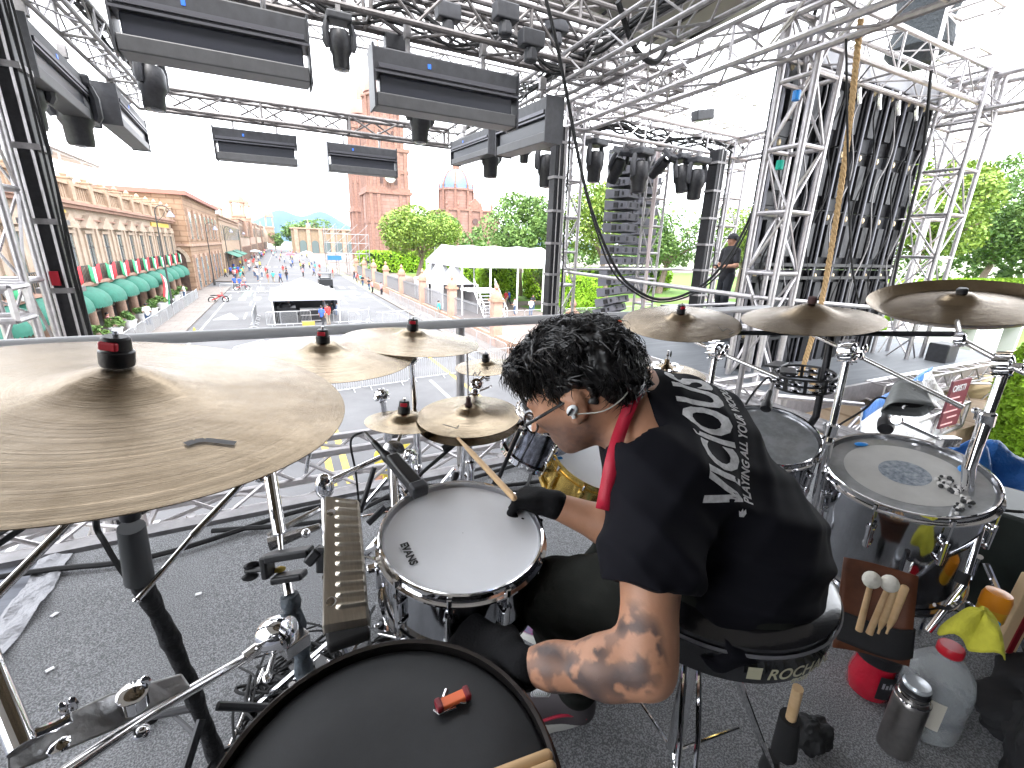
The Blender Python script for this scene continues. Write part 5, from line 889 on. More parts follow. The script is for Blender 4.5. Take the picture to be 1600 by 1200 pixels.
# black stand of the big cymbal
n = cy['big'][1]; C = cy['big'][0]
P = [C - n * .02, atd(203, 800, .80), atd(207, 845, .83), atd(218, 905, .87), atd(262, 990, .93), atd(300, 1080, .98), atd(343, 1195, 1.05)]
t = stand('black cymbal stand wrapped in cloth under the biggest cymbal', [('upper_tube', [C + n * .02, P[0], P[1]], .010, BLKM), ('grip_collar', [P[1].lerp(P[2], .5), P[3]], [.021, .024], M('dark_grey_rubber', (.05, .052, .055), .7)), ('cloth_wrap', spline([P[3], P[4], P[5], P[6]], 8), [.0165 + .0018 * math.sin(i * .9) + .0012 * math.sin(i * 2.3) for i in range(25)], VELV)], base=P[6], legs=(.32, .25, BLKM, 2.2))
quickset(C, n, .28, t, sc=.85, bell=.22); coupler(t, P[1], n, .016, .03, BLKM)
cable([C - n * .04 + V(-.01, 0, 0), atd(150, 810, .84), atd(165, 850, .86), atd(196, 900, .88), atd(235, 950, .93), atd(300, 1060, 1.0)], .0055, 'black cable hanging beside the black cymbal stand')
# chrome hardware on the left
def boomset(key, label, post, tilt, tail, pivot, legs=(.28, .3, CHROME, 1), red=True, sc=.8, belli=.19, bm=CHROME):
    C, n, r = cy[key]; pivot = V(pivot); t = stand(label, [('boom_rod', [C - n * .03, tail] if tail is not None else [C - n * .03, pivot], .0065, bm), ('cymbal_rod', [C - n * .04, C + n * .03], .004, bm), ('upper_tube', [pivot, V(post[0], post[1], .35).lerp(pivot, .5)], .010, bm), ('lower_tube', [V(post[0], post[1], .35).lerp(pivot, .5), (post[0], post[1], .12)], .0135, bm)], base=(post[0], post[1], 0), legs=(legs[0], legs[1], bm, legs[3]))
    joint(t, pivot, .022, (ray(800, 600).normalized() * -1)); joint(t, C - n * .04, .013, (1, 0, 0), wing=False); coupler(t, V(post[0], post[1], .35).lerp(pivot, .5), V(0, 0, 1)); quickset(C, n, r, t, red, sc, belli); return t
boomset('c2', 'chrome boom stand of the crash left of centre', (.33, 1.75), None, atd(478, 738, 1.35), atd(597, 618, 1.62)); boomset('c3', 'chrome stand under the crash below the stone pillars', (.40, 1.55), None, None, atd(642, 560, 1.6), red=True, sc=.8)
boomset('sp', 'chrome arm holding the splash beside the forehead', (.62, 1.72), None, None, atd(745, 600, 1.72), red=False, sc=.7, belli=.25); boomset('bell', 'chrome arm under the small speckled cymbal', (.38, 1.55), None, atd(615, 705, 1.45), atd(640, 712, 1.48), sc=.95, belli=.42)
t = stand('long telescopic chrome boom arm pointing down to the carpet, left', [('boom_rod', [atd(410, 722, 1.05), atd(300, 838, .93), ], .0075, CHROME), ('inner_rod', [atd(300, 838, .93), atd(216, 936, .84)], .0055, CHROME), ('rod_tip', [atd(216, 936, .84), atd(213, 940, .838)], .008, CHROME)], name='boom_arm', cat='boom arm')
t = stand('dotted chrome rod crossing at the left photo edge', [('rod', [atd(128, 795, .80), atd(-20, 945, .68)], .0075, CHROME2)], name='boom_arm', cat='boom arm'); t = stand('pair of dark rods left of the dotted chrome rod', [('rod', [atd(80, 795, .84), atd(-20, 862, .76)], .0055, BLKM), ('rod', [atd(62, 797, .84), atd(-20, 845, .76)], .0045, BLKM)], name='boom_arm', cat='boom arm')
# centre-left post with clamps and percussion bar
q0, q1, q2, q3 = atd(415, 700, 1.02), atd(437, 835, .95), atd(452, 930, .90), atd(478, 1072, .93)
t = stand('chrome post between big cymbal and percussion plate', [('upper_tube', [q0, q1], .0135, CHROME), ('rod', [q1, atd(440, 868, .93)], .0055, CHROME), ('middle_tube', [atd(446, 895, .92), q2], .010, CHROME2), ('cloth_wrap', spline([q2, q2.lerp(q3, .5) + V(.004, 0, 0), q3], 6), [.017 + .003 * math.sin(i * 2.1) for i in range(13)], M('grey_wrap', (.07, .085, .10), .6, bump=.5, bs=30)), ('foot_tube', [q3, V(q3.x, q3.y + .05, .02)], .0135, CHROME)], base=q3, legs=(.26, .2, CHROME, .4))
coupler(t, q0 + (q0 - q1) * .05, q0 - q1, .022, .06); joint(t, atd(412, 735, 1.0), .018, (0, -1, 0))
b0, b1 = atd(383, 893, .90), atd(500, 872, .88); SR = CR @ Matrix.Rotation(rad(9), 3, 'Z'); mb = MB(); mb.box(atd(452, 866, .885), (.088, .016, .034), SR); mb.box(atd(418, 884, .89), (.014, .045, .034), SR); mb.box(atd(452, 901, .89), (.062, .014, .034), SR); mb.box(atd(492, 868, .88), (.020, .034, .03), CR @ Matrix.Rotation(rad(-40), 3, 'Z')); mb.box(atd(504, 874, .878), (.02, .05, .02), CR); mb.build('clamp_arm', BLK, t, smooth=False, bevel=.004); mb = MB(); mb.tube([atd(384, 892, .9), atd(420, 888, .89)], .005, 8)
for s in ((394, 884), (391, 901)): p = atd(*s, .9); mb.ball(p, (.016, .006, .010), 12)
mb.build('clamp_wing', BLK, t); mb = MB(); mb.ball(atd(437, 890, .905), (.012, .008, .006), 10); mb.build('brass_washer', GOLD, t)
mc = atd(440, 985, .885); t = thing('multi_clamp', 'big bright chrome multi clamp low on the wrapped post', 'clamp', mc); mb = MB(); mb.lathe(mc - V(.03, 0, 0), [(.015, 0), (.03, .006), (.034, .02), (.034, .04), (.028, .055), (.012, .06)], axis=(.8, -.5, .3), n=22); mb.build('body', CHROME, t); mb = MB(); mb.box(mc + V(.02, -.02, -.02), (.05, .035, .03), Matrix.Rotation(.5, 3, 'Z')); mb.tube([mc, mc + V(-.03, -.05, -.05)], .006, 8); mb.ball(mc + V(-.03, -.05, -.05), (.01, .016, .008), 8); mb.build('jaw', CHROME2, t, bevel=.004)
mb = MB(); r0, r1, r2 = atd(405, 1010, .86), atd(380, 1030, .83), atd(235, 1115, .66); mb.tube([mc, r0, r1], .012, 12); mb.tube([r1, r2], .0085, 12); mb.tube([r2, atd(110, 1200, .56), atd(60, 1235, .53)], .0085, 12); mb.build('long_boom', CHROME2, t)
# foreground left clamp
t = thing('stand_clamp', 'large chrome hinged clamp and tube in the bottom left corner', 'clamp', atd(100, 1160, .55)); mb = MB(); mb.tube([atd(-25, 1020, .56), atd(35, 1168, .52)], .013, 14); mb.build('tube', CHROME, t)
mb = MB(); a0, a1, a2 = atd(10, 1185, .52), atd(115, 1140, .57), atd(205, 1100, .63); n_ = ray(100, 1150).normalized(); s_ = (a2 - a0).normalized(); w_ = n_.cross(s_).normalized()
mb.prism([(0, -.016), (.10, -.024), (.19, -.012), (.2, .012), (.1, .022), (0, .018)], a0, s_, w_, n_ * .012); mb.build('hinge_plate', M('cast_grey', (.40, .40, .40), .35, .6, bump=.1, bs=40), t, bevel=.003, smooth=False)
mb = MB(); mb.lathe(atd(210, 1095, .62), [(.012, -.012), (.017, -.008), (.018, .018), (.012, .022)], axis=V(.1, -.2, 1), n=18); mb.tube([atd(225, 1080, .62), atd(228, 1065, .62)], .004, 6); mb.ball(atd(228, 1064, .62), (.006, .004, .010), 8); mb.build('socket', CHROME, t); mb = MB(); mb.ball(atd(222, 1145, .63), .011, 12); mb.build('end_ball', CHROME, t)
mb = MB(); mb.tube([atd(45, 1150, .53), atd(85, 1135, .55), atd(112, 1120, .56)], .006, 8); mb.ball(atd(98, 1108, .56), (.006, .004, .012), 8); mb.ball(atd(114, 1100, .56), (.006, .004, .012), 8); mb.ball(atd(92, 1165, .545), (.012, .012, .006), 10); mb.build('wing_screw', CHROME, t)
# second stand right of it: ball joint + arm to the mic disc clamp
t = stand('chrome stand with teardrop joint behind the percussion plate', [('arm', [atd(508, 755, 1.15), atd(600, 712, 1.30), atd(617, 700, 1.32)], .0075, CHROME), ('upper_tube', [atd(508, 770, 1.15), atd(512, 900, 1.1)], .011, CHROME), ('lower_tube', [atd(512, 900, 1.1), V(.03, 1.08, .03)], .0135, CHROME)], base=V(.03, 1.08, 0), legs=(.24, .2, CHROME, .9)); mb = MB(); mb.ball(atd(507, 760, 1.14), (.024, .02, .036), 18); mb.build('tilter', CHROME, t); mb = MB(); p = atd(617, 704, 1.3); mb.lathe(p, [(.02, 0), (.03, .005), (.032, .016), (.024, .02)], axis=(-.4, -.85, .3), n=24); mb.build('disc_clamp', CHROME2, t)
t = stand('dull chrome post directly behind the snare, left', [('tube', [atd(614, 720, 1.42), atd(618, 790, 1.36), V(.26, 1.45, .06)], .013, CHROME2)], base=V(.26, 1.45, 0), legs=(.25, .2, CHROME, .2)); 
t = thing('pedal_linkage', 'flat chrome levers lying between wrapped post and percussion plate', 'hardware', atd(450, 830, 1.15)); mb = MB(); mb.tube([atd(418, 838, 1.12), atd(500, 795, 1.2)], .008, 8); mb.tube([atd(420, 850, 1.1), atd(500, 822, 1.15)], [.018, .008], 8); mb.ball(atd(478, 833, 1.1), .012, 10); mb.build('lever', CHROME2, t)
# percussion plate (ribbed metal)
t = thing('ribbed_percussion_plate', 'upright ribbed brushed metal scraper plate beside the snare drum', 'percussion', atd(540, 880, .85)); BRM = M('brushed_nickel', (.50, .45, .38), .34, 1, var=.08, vs=30, bump=.1, bs=300, scale=(8, 1, 1))
c00, c10, c01, c11 = atd(507, 776, .95), atd(560, 782, .95), atd(503, 985, .76), atd(576, 972, .775)
nrm = (c10 - c00).cross(c01 - c00).normalized(); nrm = nrm if nrm.dot(ray(540, 880)) < 0 else -nrm
def plate(u, v):
    e = .10 * 0; p = c00.lerp(c10, u).lerp(c01.lerp(c11, u), v); k = v * 13 + .2; f = k - math.floor(k)
    rib = .0062 * math.exp(-((f - .5) / .15) ** 2) if (u > .36 and .03 < v < .93) else 0
    if .30 < u <= .42 and .03 < v < .93: rib = .0062 * math.exp(-((f - .5) / .15) ** 2) * max(0, (u - .30) / .12)
    edge = -.010 * max(0, (abs(u - .5) - .46) / .04) - .012 * max(0, (v - .97) / .03); sk = .0
    return p + nrm * (rib + edge)
mb = MB(); mb.grid(plate, 40, 260); mb.build('plate', BRM, t, solid=.0015)
mb = MB()
for u, v in ((.2, .14), (.2, .83)): p = c00.lerp(c10, u).lerp(c01.lerp(c11, u), v); mb.lathe(p, [(.0095, -.002), (.009, .002), (.006, .003), (.001, .003)], axis=nrm, n=18)
mb.build('rivet', CHROME, t); mb = MB(); mb.box(c01.lerp(c11, .5) - nrm * .02 + V(0, 0, -.01), (.07, .04, .02)); mb.build('rubber_base', RUB, t, bevel=.005)
# ------------------------------------------------------------------ drums
HEADW = M('coated_white_head', (.72, .73, .76), .55, col2=(.78, .79, .82), vs=2.5, bump=.05, bs=400); CLR = M('clear_head', (.30, .31, .32), .12, .25, var=.25, vs=14, bump=.08, bs=30, coat=.6)
SHC = M('chrome_shell', (.52, .53, .56), .10, 1, var=.15, vs=5); BRASS = M('brass_shell', (.80, .56, .16), .18, .85, var=.15, vs=18)
def drum(C, n, r, dep, label, shell=SHC, head=HEADW, lugs=8, hoopm=CHROME, spin=0, name='drum', bottom=True, lugm=CHROME, legs=0):
    C = V(C); n = V(n[0], n[1], 1).normalized(); R_ = nrot(n, spin); t = thing(name, label, 'drum', C, R_); Mw = Matrix.Translation(C) @ R_.to_4x4(); P = lambda x, y, z: Mw @ V(x, y, z)
    mb = MB(); mb.lathe(C - n * .012, [(r * .97, 0), (r * .97, -dep + .02)], axis=n, n=64, cap=False); mb.build('shell', shell, t)
    mb = MB(); mb.lathe(C, [(r * .985, -.010), (r * .955, -.004), (r * .94, -.0015), (r * .5, -.0012), (.001, -.001)], axis=n, n=64, cap=False); h = mb.build('batter_head', head, t)
    def hoop(z, s, nm='hoop'):
        mb = MB(); mb.lathe(C + n * z, [(r * .975, .010 * s), (r * 1.0, .012 * s), (r * 1.015, .010 * s), (r * 1.01, .002 * s), (r * 1.012, -.008 * s), (r * 1.05, -.010 * s), (r * 1.05, -.014 * s), (r * .985, -.013 * s), (r * .975, .010 * s)], axis=n, n=72, cap=False); mb.build(nm, hoopm, t)
    hoop(0, 1)
    if bottom: hoop(-dep, -1); mb = MB(); mb.lathe(C - n * dep, [(r * .98, .0), (.001, .001)], axis=n, n=48, cap=False); mb.build('resonant_head', CLR, t)
    for k in range(lugs):
        a_ = 2 * PI * (k + .5) / lugs; q = (P(math.cos(a_), math.sin(a_), 0) - C).normalized(); mb = MB()
        if dep > .1:
            zc = -dep * (.5 if dep < .25 else .3); mb.lathe(C + q * r * .965 + n * (zc + .028), [(.009, -.006), (.0115, 0), (.0115, .012), (.008, .016)], axis=q, n=14); mb.lathe(C + q * r * .965 + n * (zc - .028), [(.009, -.006), (.0115, 0), (.0115, .012), (.008, .016)], axis=q, n=14); mb.tube([C + q * r * 1.02 + n * (zc + .04), C + q * r * 1.02 + n * (zc - .04)], .0085, 12)
        else: mb.tube([C + q * r * 1.0 - n * .025, C + q * r * 1.0 - n * (dep - .02)], .007, 10)
        l = mb.build('lug', lugm, t)
        mb = MB(); mb.tube([C + q * r * 1.03 + n * .004, C + q * r * 1.03 + n * (-dep if dep < .25 else -dep * .35)], .0028, 6); mb.tube([C + q * r * 1.03 - n * .012, C + q * r * 1.03 + n * .005], .0052, 8); mb.build('tension_rod', CHROME, l)
    return t, P
SN = (V(.297, .801, .653), (-.007, -.11)); t, P = drum(*SN, .178, .155, 'chrome snare drum with white coated head in the centre of the kit', lugs=10, name='snare_drum', spin=.2)
# lettering on the snare head
Rn = nrot(V(-.007, -.11, 1)); cpx = atz(636, 872, .645); sx = (atz(650, 880, .645) - atz(627, 850, .645)); base = atz(652, 878, .648); dirx = (atz(627, 852, .648) - base).normalized() * -1
SNn = V(-.007, -.11, 1).normalized()
def on_plane(x, y, C, n, off=.0008): d = ray(x, y); tt = (V(C) + n * off - V(0, 0, CZ)).dot(n) / d.dot(n); return V(0, 0, CZ) + d * tt
pa, pb = on_plane(625, 850, SN[0], SNn), on_plane(641, 882, SN[0], SNn); ux = (pb - pa).normalized(); uy = SNn.cross(ux); L_ = (pb - pa).length
M4 = Matrix.Translation(pa) @ Matrix((ux, uy, SNn)).transposed().to_4x4()
INK = M('black_ink', (.012, .012, .013), .6); Mi = t.matrix_basis.inverted()
textmesh('EVANS', L_ / 2.85, INK, 'lettering', t, Mi @ M4, 0, .0009)
M5 = Mi @ Matrix.Translation(pa + ux * .008 - uy * .006) @ Matrix((ux, uy, SNn)).transposed().to_4x4(); textmesh('GENERA', .0045, M('faint_grey_ink', (.3, .3, .31), .6), 'small_lettering', t, M5, 0)
mb = MB(); c = V(.297, .72, .5); tri = stand('snare drum stand legs under the chrome snare', [('tube', [SN[0] - SNn * .16, V(.30, .80, .12)], .012, CHROME)], base=V(.30, .80, 0), legs=(.26, .22, CHROME, .5), name='snare_stand')
mb = MB(); p = SN[0] - SNn * .07 + V(-.18, .02, 0); mb.box(p, (.02, .03, .05)); mb.box(p + V(-.01, 0, .02), (.03, .02, .012)); mb.build('strainer', CHROME, t, bevel=.003)
t, P = drum((.925, 1.15, .545), (.16, -.33), .165, .12, 'gold coloured snare drum with white head under the drummer\'s chin', shell=BRASS, hoopm=BRASS, lugm=BRASS, lugs=10, name='gold_snare')
mb = MB(); mb.box(P(-.13, .08, .003), (.03, .012, .004)); mb.build('blue_gel', BLUEP, t, smooth=False)
t, P = drum((.80, 1.27, .68), (.30, -.25), .12, .16, 'small chrome tom seen through the drummer\'s glasses', shell=M('reflection_striped_chrome', (.30, .31, .36), .12, 1, var=.6, vs=30), lugs=6, head=CLR, name='small_tom')  # dark reflections of the shell are put into its colour as noise
t, P = drum((1.437, .869, .667), (-.272, -.203), .155, .2, 'chrome rack tom with glossy clear head beyond the drummer\'s back', lugs=6, head=CLR, name='rack_tom')
mb = MB(); mb.tube([P(0, -.15, -.1), V(1.52, .80, .4), V(1.55, .8, .03)], .013, 10); mb.build('mount_post', CHROME, t)
FT = V(1.608, .545, .647); t, P = drum(FT, (-.218, -.055), .203, .36, 'large chrome floor tom with clear head and pale dot, at the right', lugs=8, head=M('floor_tom_film', (.36, .37, .38), .08, .2, var=.2, vs=10, coat=1), name='floor_tom', spin=.3)
FTn = V(-.218, -.055, 1).normalized()
mb = MB(); mb.lathe(FT, [(.148, -.0006), (.001, .0002)], axis=FTn, n=48, cap=False); mb.build('pale_ring', M('frosted_film', (.44, .43, .41), .35, col2=(.50, .49, .47), vs=12), t)
mb = MB(); mb.lathe(FT, [(.062, .0006), (.001, .0010)], axis=FTn, n=40, cap=False); mb.build('centre_dot', M('speckled_blue_dot', (.10, .13, .17), .3, col2=(.35, .38, .42), vs=60), t)
for k in range(3):
    a_ = .6 + 2 * PI * k / 3; q = (P(math.cos(a_), math.sin(a_), 0) - FT).normalized(); mb = MB(); b_ = FT + q * .215; mb.tube([b_ - FTn * .14, b_ - FTn * .32, V(b_.x + .02 * q.x, b_.y + .02 * q.y, .03)], .008, 8); mb.build('leg', CHROME, t)
for i, (x, y, l) in enumerate(((1346, 694, 'left blue gel damper on the floor tom head'), (1504, 732, 'right blue gel damper on the floor tom head'))):
    p = on_plane(x, y, FT, FTn, .003); mb = MB(); mb.ball(p, (.020, .011, .005), 12, nrot(FTn, .6 + i)); mb.build('gel_damper', BLUEP, None, loc=p, label=l, category='damper', group='blue gel dampers')
BD = [M('bead_white', (.6, .58, .56), .3), M('bead_black', (.02, .02, .02), .3)]
t = thing('bead_chain', 'curved strand of black and white beads lying on the floor tom head', 'bead chain', on_plane(1500, 780, FT, FTn)); g_ = random.Random(3)
for c_ in (0, 1):
    mb = MB()
    for k in range(46):
        u = k / 45; x = 1468 + 45 * math.sin(u * PI * .55) + 6 * g_.uniform(-1, 1) - (18 * max(0, u - .7) / .3); y = 748 + 52 * u + 5 * g_.uniform(-1, 1)
        if k % 2 == c_ or g_.random() < .3: mb.ball(on_plane(x + 8 * g_.uniform(-1, 1), y, FT, FTn, .006), g_.uniform(.004, .007), 8)
    mb.build('beads', BD[c_], t)
# big black practice-headed drum in the foreground
BM = M('black_mesh_head', (.018, .019, .021), .62, bump=.12, bs=500, var=.35, vs=3); t, P = drum((.046, .405, .600), (.017, -.015), .219, .17, 'large drum with black rubber head in the foreground', shell=M('black_wrap', (.015, .015, .017), .25), head=BM, lugs=8, hoopm=M('dark_hoop', (.10, .09, .09), .22, .9), name='black_headed_drum')
stand('three legged stand under the black headed drum', [('tube', [(.046, .405, .43), (.046, .405, .1)], .014, CHROME)], base=(.046, .405, 0), legs=(.25, .22, CHROME, 1.0), name='drum_stand')
# drum key/red clip lying on it
c = atz(708, 1093, .608); ux = (atz(735, 1080, .608) - atz(680, 1105, .608)).normalized(); R_ = Matrix((ux, V(0, 0, 1).cross(ux), V(0, 0, 1))).transposed(); t = thing('red_clip', 'small orange and dark red strap clip lying on the black drum head', 'clip', atz(708, 1093, .6))
mb = MB(); mb.box(c, (.040, .016, .008), R_); mb.build('orange_band', M('orange_band', (.80, .17, .06), .5), t, smooth=False, bevel=.002)
for q_ in (-.022, .022): mb = MB(); mb.box(c + ux * q_, (.010, .020, .013), R_); mb.build('end_block', M('dark_red', (.16, .005, .012), .4), t, smooth=False, bevel=.003)
mb = MB(); mb.tube([c - ux * .03 - V(0, 0, .004), c - ux * .026 + R_ @ V(0, -.012, 0), c + R_ @ V(.0, -.012, -.002)], .0016, 6); mb.tube([c + R_ @ V(-.012, .008, 0), c + R_ @ V(-.004, .018, 0)], .004, 8); mb.tube([c + R_ @ V(.008, -.008, -.002), c + R_ @ V(.016, -.012, -.002)], .0025, 6); mb.build('metal_hook', CHROME2, t)
def stick(a_, b_, label, r=.0072, tip=True, mat=WOOD, name='drum_stick', group=None):
    a_, b_ = V(a_), V(b_); d = (b_ - a_).normalized(); L_ = (b_ - a_).length; mb = MB(); pr = [(.003, 0), (r * .8, .002), (r, .006), (r, L_ * .7), (r * .55, L_ - .02), (r * .35, L_ - .014)] + ([(r * .6, L_ - .010), (r * .55, L_ - .003), (.001, L_)] if tip else [(r * .3, L_)]); mb.lathe(a_, pr, axis=d, n=14); return mb.build(name, mat, None, loc=a_, label=label, category='drum stick', group=group)
stick(atz(862, 1178, .612), atz(700, 1240, .612), 'upper drum stick on the black drum at the bottom edge', .0078, tip=False); stick(atz(868, 1196, .612), atz(720, 1256, .612), 'lower drum stick on the black drum at the bottom edge', .0078, tip=False)
stick(atd(805, 780, 1.0), atd(715, 684, 1.30), 'drum stick held by the far gloved hand, rising under the hi-hat', .0075)
# hi-hat stand
n = cy['hh'][1]; C = cy['hh'][0]; t = stand('hi-hat stand with a long thin pull rod', [('pull_rod', [C - n * .03, C + n * .235], .0035, CHROME2), ('upper_tube', [C - n * .04, C - n * .2], .010, CHROME), ('lower_tube', [C - n * .2, (.56, 1.40, .05)], .0135, CHROME)], base=(.56, 1.40, 0), legs=(.25, .25, CHROME, .3), name='hihat_stand'); mb = MB(); p = top_of(C, n, .178, .24); mb.lathe(p, [(.012, 0), (.014, .006), (.009, .012), (.008, .03), (.005, .032)], axis=n, n=16); mb.build('clutch', M('felt_brown', (.06, .03, .03), .8), t); coupler(t, C - n * .2, n)
p = C + n * .075; mb = MB(); mb.ball(p + V(.03, .01, .0), (.016, .010, .016), 14); mb.tube([p, p + V(.03, .01, 0)], .004, 6); mb.tube([p + V(.03, .01, 0), p + V(.10, .03, .01)], .0035, 6); mb.build('rod_clamp', CHROME, t)
# right hand stands
n = cy['r1'][1]; C = cy['r1'][0]; t = stand('chrome boom stand right of the drummer\'s shoulder', [('boom_rod', [C - n * .05, atd(1118, 548, 1.48), atd(1215, 590, 1.36)], .006, CHROME2), ('upper_tube', [atd(1118, 552, 1.48), atd(1103, 640, 1.5)], .010, CHROME), ('lower_tube', [atd(1103, 640, 1.5), (1.5, 1.15, .1)], .0135, CHROME)], base=(1.5, 1.15, 0), legs=(.3, .3, CHROME, .5)); joint(t, atd(1118, 548, 1.48), .024, (0, -1, .2)); quickset(C, n, .22, t, True, .75, .2)
n = cy['r2'][1]; C = cy['r2'][0]; t = stand('chrome boom stand under the cone shaped crash', [('boom_rod', [C - n * .05, atd(1325, 548, 1.3), atd(1505, 637, 1.15)], .006, CHROME2), ('upper_tube', [atd(1325, 552, 1.3), atd(1295, 690, 1.34)], .010, CHROME), ('lower_tube', [atd(1295, 690, 1.34), (1.72, .8, .1)], .0135, CHROME)], base=(1.72, .8, 0), legs=(.3, .3, CHROME, .8)); joint(t, atd(1325, 550, 1.3), .026, (0, -1, .2)); mb = MB(); mb.lathe(C + n * (.22 * .11 + .22 * .34 * .5 - .004), [(.013, 0), (.015, .004), (.014, .022), (.006, .024)], axis=n, n=16); mb.build('felt', M('felt_brown', (.06, .03, .03), .8), t); coupler(t, atd(1299, 672, 1.33), V(0, 0, 1))
n = cy['r3'][1]; C = cy['r3'][0]; t = stand('chrome boom stand of the china cymbal at the right edge', [('boom_rod', [C - n * .03, atd(1500, 530, 1.25), atd(1570, 568, 1.15), atd(1640, 600, 1.06)], .0075, CHROME2), ('upper_tube', [atd(1572, 572, 1.15), atd(1541, 655, 1.16)], .011, CHROME), ('lower_tube', [atd(1541, 655, 1.16), atd(1514, 728, 1.18), (2.0, .42, .1)], .0145, CHROME)], base=(2.0, .42, 0), legs=(.25, .3, CHROME, .2)); joint(t, atd(1568, 570, 1.15), .024, (0, -1, .2)); joint(t, atd(1500, 530, 1.24), .015, (0, -1, .2), wing=False); coupler(t, atd(1541, 655, 1.16), V(-.2, 0, 1)); mb = MB(); mb.lathe(C + n * .26 * .17, [(.015, 0), (.017, .004), (.016, .026), (.012, .03)], axis=n, n=16); mb.build('wing_nut', BLK, t)
t = stand('black overhead rack bar behind the right cymbals', [('bar', [atd(1125, 520, 1.75), atd(1500, 522, 1.45)], .009, BLKM), ('post', [atd(1300, 522, 1.6), atd(1275, 650, 1.62), (2.05, 1.2, .1)], .012, BLKM)], base=(2.05, 1.2, 0), legs=(.3, .3, BLKM, .1), name='percussion_rack', cat='rack')
mb = MB(); mb.tube([atd(1123, 519, 1.75), atd(1135, 521, 1.74)], .02, 10); mb.build('end_clamp', BLKM, t)
# jingle ring on the low right cymbal
n = cy['st'][1]; C = cy['st'][0]; p = C + n * .03; t = thing('jingle_ring', 'chrome ring of jingles with a wing nut on the low right cymbal', 'jingle ring', p); mb = MB(); mb.tube([p + nrot(n) @ V(.058 * math.cos(k * PI / 16), .058 * math.sin(k * PI / 16), 0) for k in range(32)], .0035, 6, closed=True); mb.build('ring', CHROME, t); mb = MB(); [mb.lathe(p + nrot(n) @ V(.055 * math.cos(k * PI / 4), .055 * math.sin(k * PI / 4), 0), [(.014, -.003), (.004, 0), (.014, .003)], axis=n, n=12) for k in range(8)]; mb.build('jingles', CHROME, t)
t = stand('short chrome rod with wing nut through the low right cymbal', [('rod', [C - n * .3, C + n * .10], .004, CHROME2), ('tube', [C - n * .3, (1.45, 1.35, .05)], .012, CHROME)], base=(1.45, 1.35, 0), legs=(.25, .2, CHROME, .1)); mb = MB(); mb.ball(C + n * .085 + V(.012, -.004, 0), (.004, .004, .014), 8); mb.ball(C + n * .08, .006, 8); mb.build('wing_nut', BLKM, t); mb = MB(); mb.lathe(C + n * .028, [(.03, 0), (.012, .014), (.010, .034), (.005, .036)], axis=n, n=18); mb.build('cup', BRZ, t)
# tambourine
c = V(1.60, .885, .825); t = thing('tambourine', 'black double row tambourine mounted above the rack tom', 'tambourine', c); Rt = .125; R_ = nrot((-.04, .06, 1))
for z in (.0, .022, .044):
    mb = MB(); pts = [c + R_ @ V(Rt * math.cos(a_ * PI / 24), Rt * math.sin(a_ * PI / 24) * .75, z) for a_ in range(48)]; mb.tube(pts, .0042, 6, closed=True); mb.build('rim', BLK, t)
for k in range(10):
    a_ = 2 * PI * k / 10; mb = MB(); q = c + R_ @ V(Rt * math.cos(a_), Rt * .75 * math.sin(a_), .022); mb.box(q, (.01, .01, .048), R_ @ Matrix.Rotation(a_, 3, 'Z')); mb.build('spacer', BLK, t, smooth=False)
    a_ += PI / 10
    for z in (.011, .033): mb = MB(); mb.lathe(c + R_ @ V(Rt * math.cos(a_), Rt * .75 * math.sin(a_), z), [(.02, -.003), (.006, 0), (.02, .003)], axis=R_ @ V(0, 0, 1), n=14); mb.build('jingle_pair', CHROME, t)
mb = MB(); mb.box(c + R_ @ V(-.06, -.085, .055), (.10, .05, .008), R_ @ Matrix.Rotation(-.35, 3, 'Z')); mb.box(c + R_ @ V(.04, -.05, .055), (.09, .05, .008), R_); mb.build('clamp_plate', BLK, t, bevel=.003)
# cowbell with holder
c = atd(1418, 622, 1.2); n_ = -ray(1418, 622).normalized(); R_ = Matrix(((V(.89, -.45, -.05).normalized()), (0, 0, 0), (0, 0, 0))); ux = (V(.895, -.446, -.08)).normalized(); ud = (-V(.1, .27, .95) + n_ * 1.15).normalized(); uy = ud.cross(ux).normalized(); Rb = Matrix((ux, uy, ud)).transposed(); t = thing('cowbell', 'grey metal cowbell with black mouth, tilted toward the camera', 'cowbell', c)
def cb(u, v):
    a_ = 2 * PI * u; w = .036 + .026 * v; h = .018 + .010 * v; e = .5; x = w * math.copysign(abs(math.cos(a_)) ** e, math.cos(a_)); y = h * math.copysign(abs(math.sin(a_)) ** e, math.sin(a_)); return c + Rb @ V(x, y, -.055 + .10 * v)
mb = MB(); mb.grid(cb, 48, 6); mb.add([cb(i / 48, 0) for i in range(48)], [tuple(range(48))]); mb.build('bell', M('matt_grey_steel', (.20, .21, .21), .45, .2, bump=.1, bs=80), t, solid=.002)
mb = MB(); mb.add([c.lerp(V(cb(i / 48, .7)), .97) + Rb @ V(0, 0, -.0) for i in range(48)], [tuple(range(48))]); mb.build('dark_inside', RUB, t, smooth=False)
mb = MB(); q = atd(1400, 656, 1.22); mb.tube([c + Rb @ V(0, .02, -.02), q], .006, 8); mb.lathe(q, [(.012, -.008), (.016, 0), (.012, .010)], axis=n_, n=14); mb.tube([q, atd(1475, 690, 1.2)], .0045, 8); e = atd(1482, 690, 1.2); mb.box(e, (.05, .02, .025), Matrix.Rotation(-.4, 3, 'Z')); mb.ball(e + V(.03, -.01, 0), (.012, .005, .008), 8); mb.build('holder', CHROME2, t)
mb = MB(); mb.ball(c + Rb @ V(0, .0, -.064), (.014, .010, .010), 10); mb.build('lug_clamp', CHROME, t)
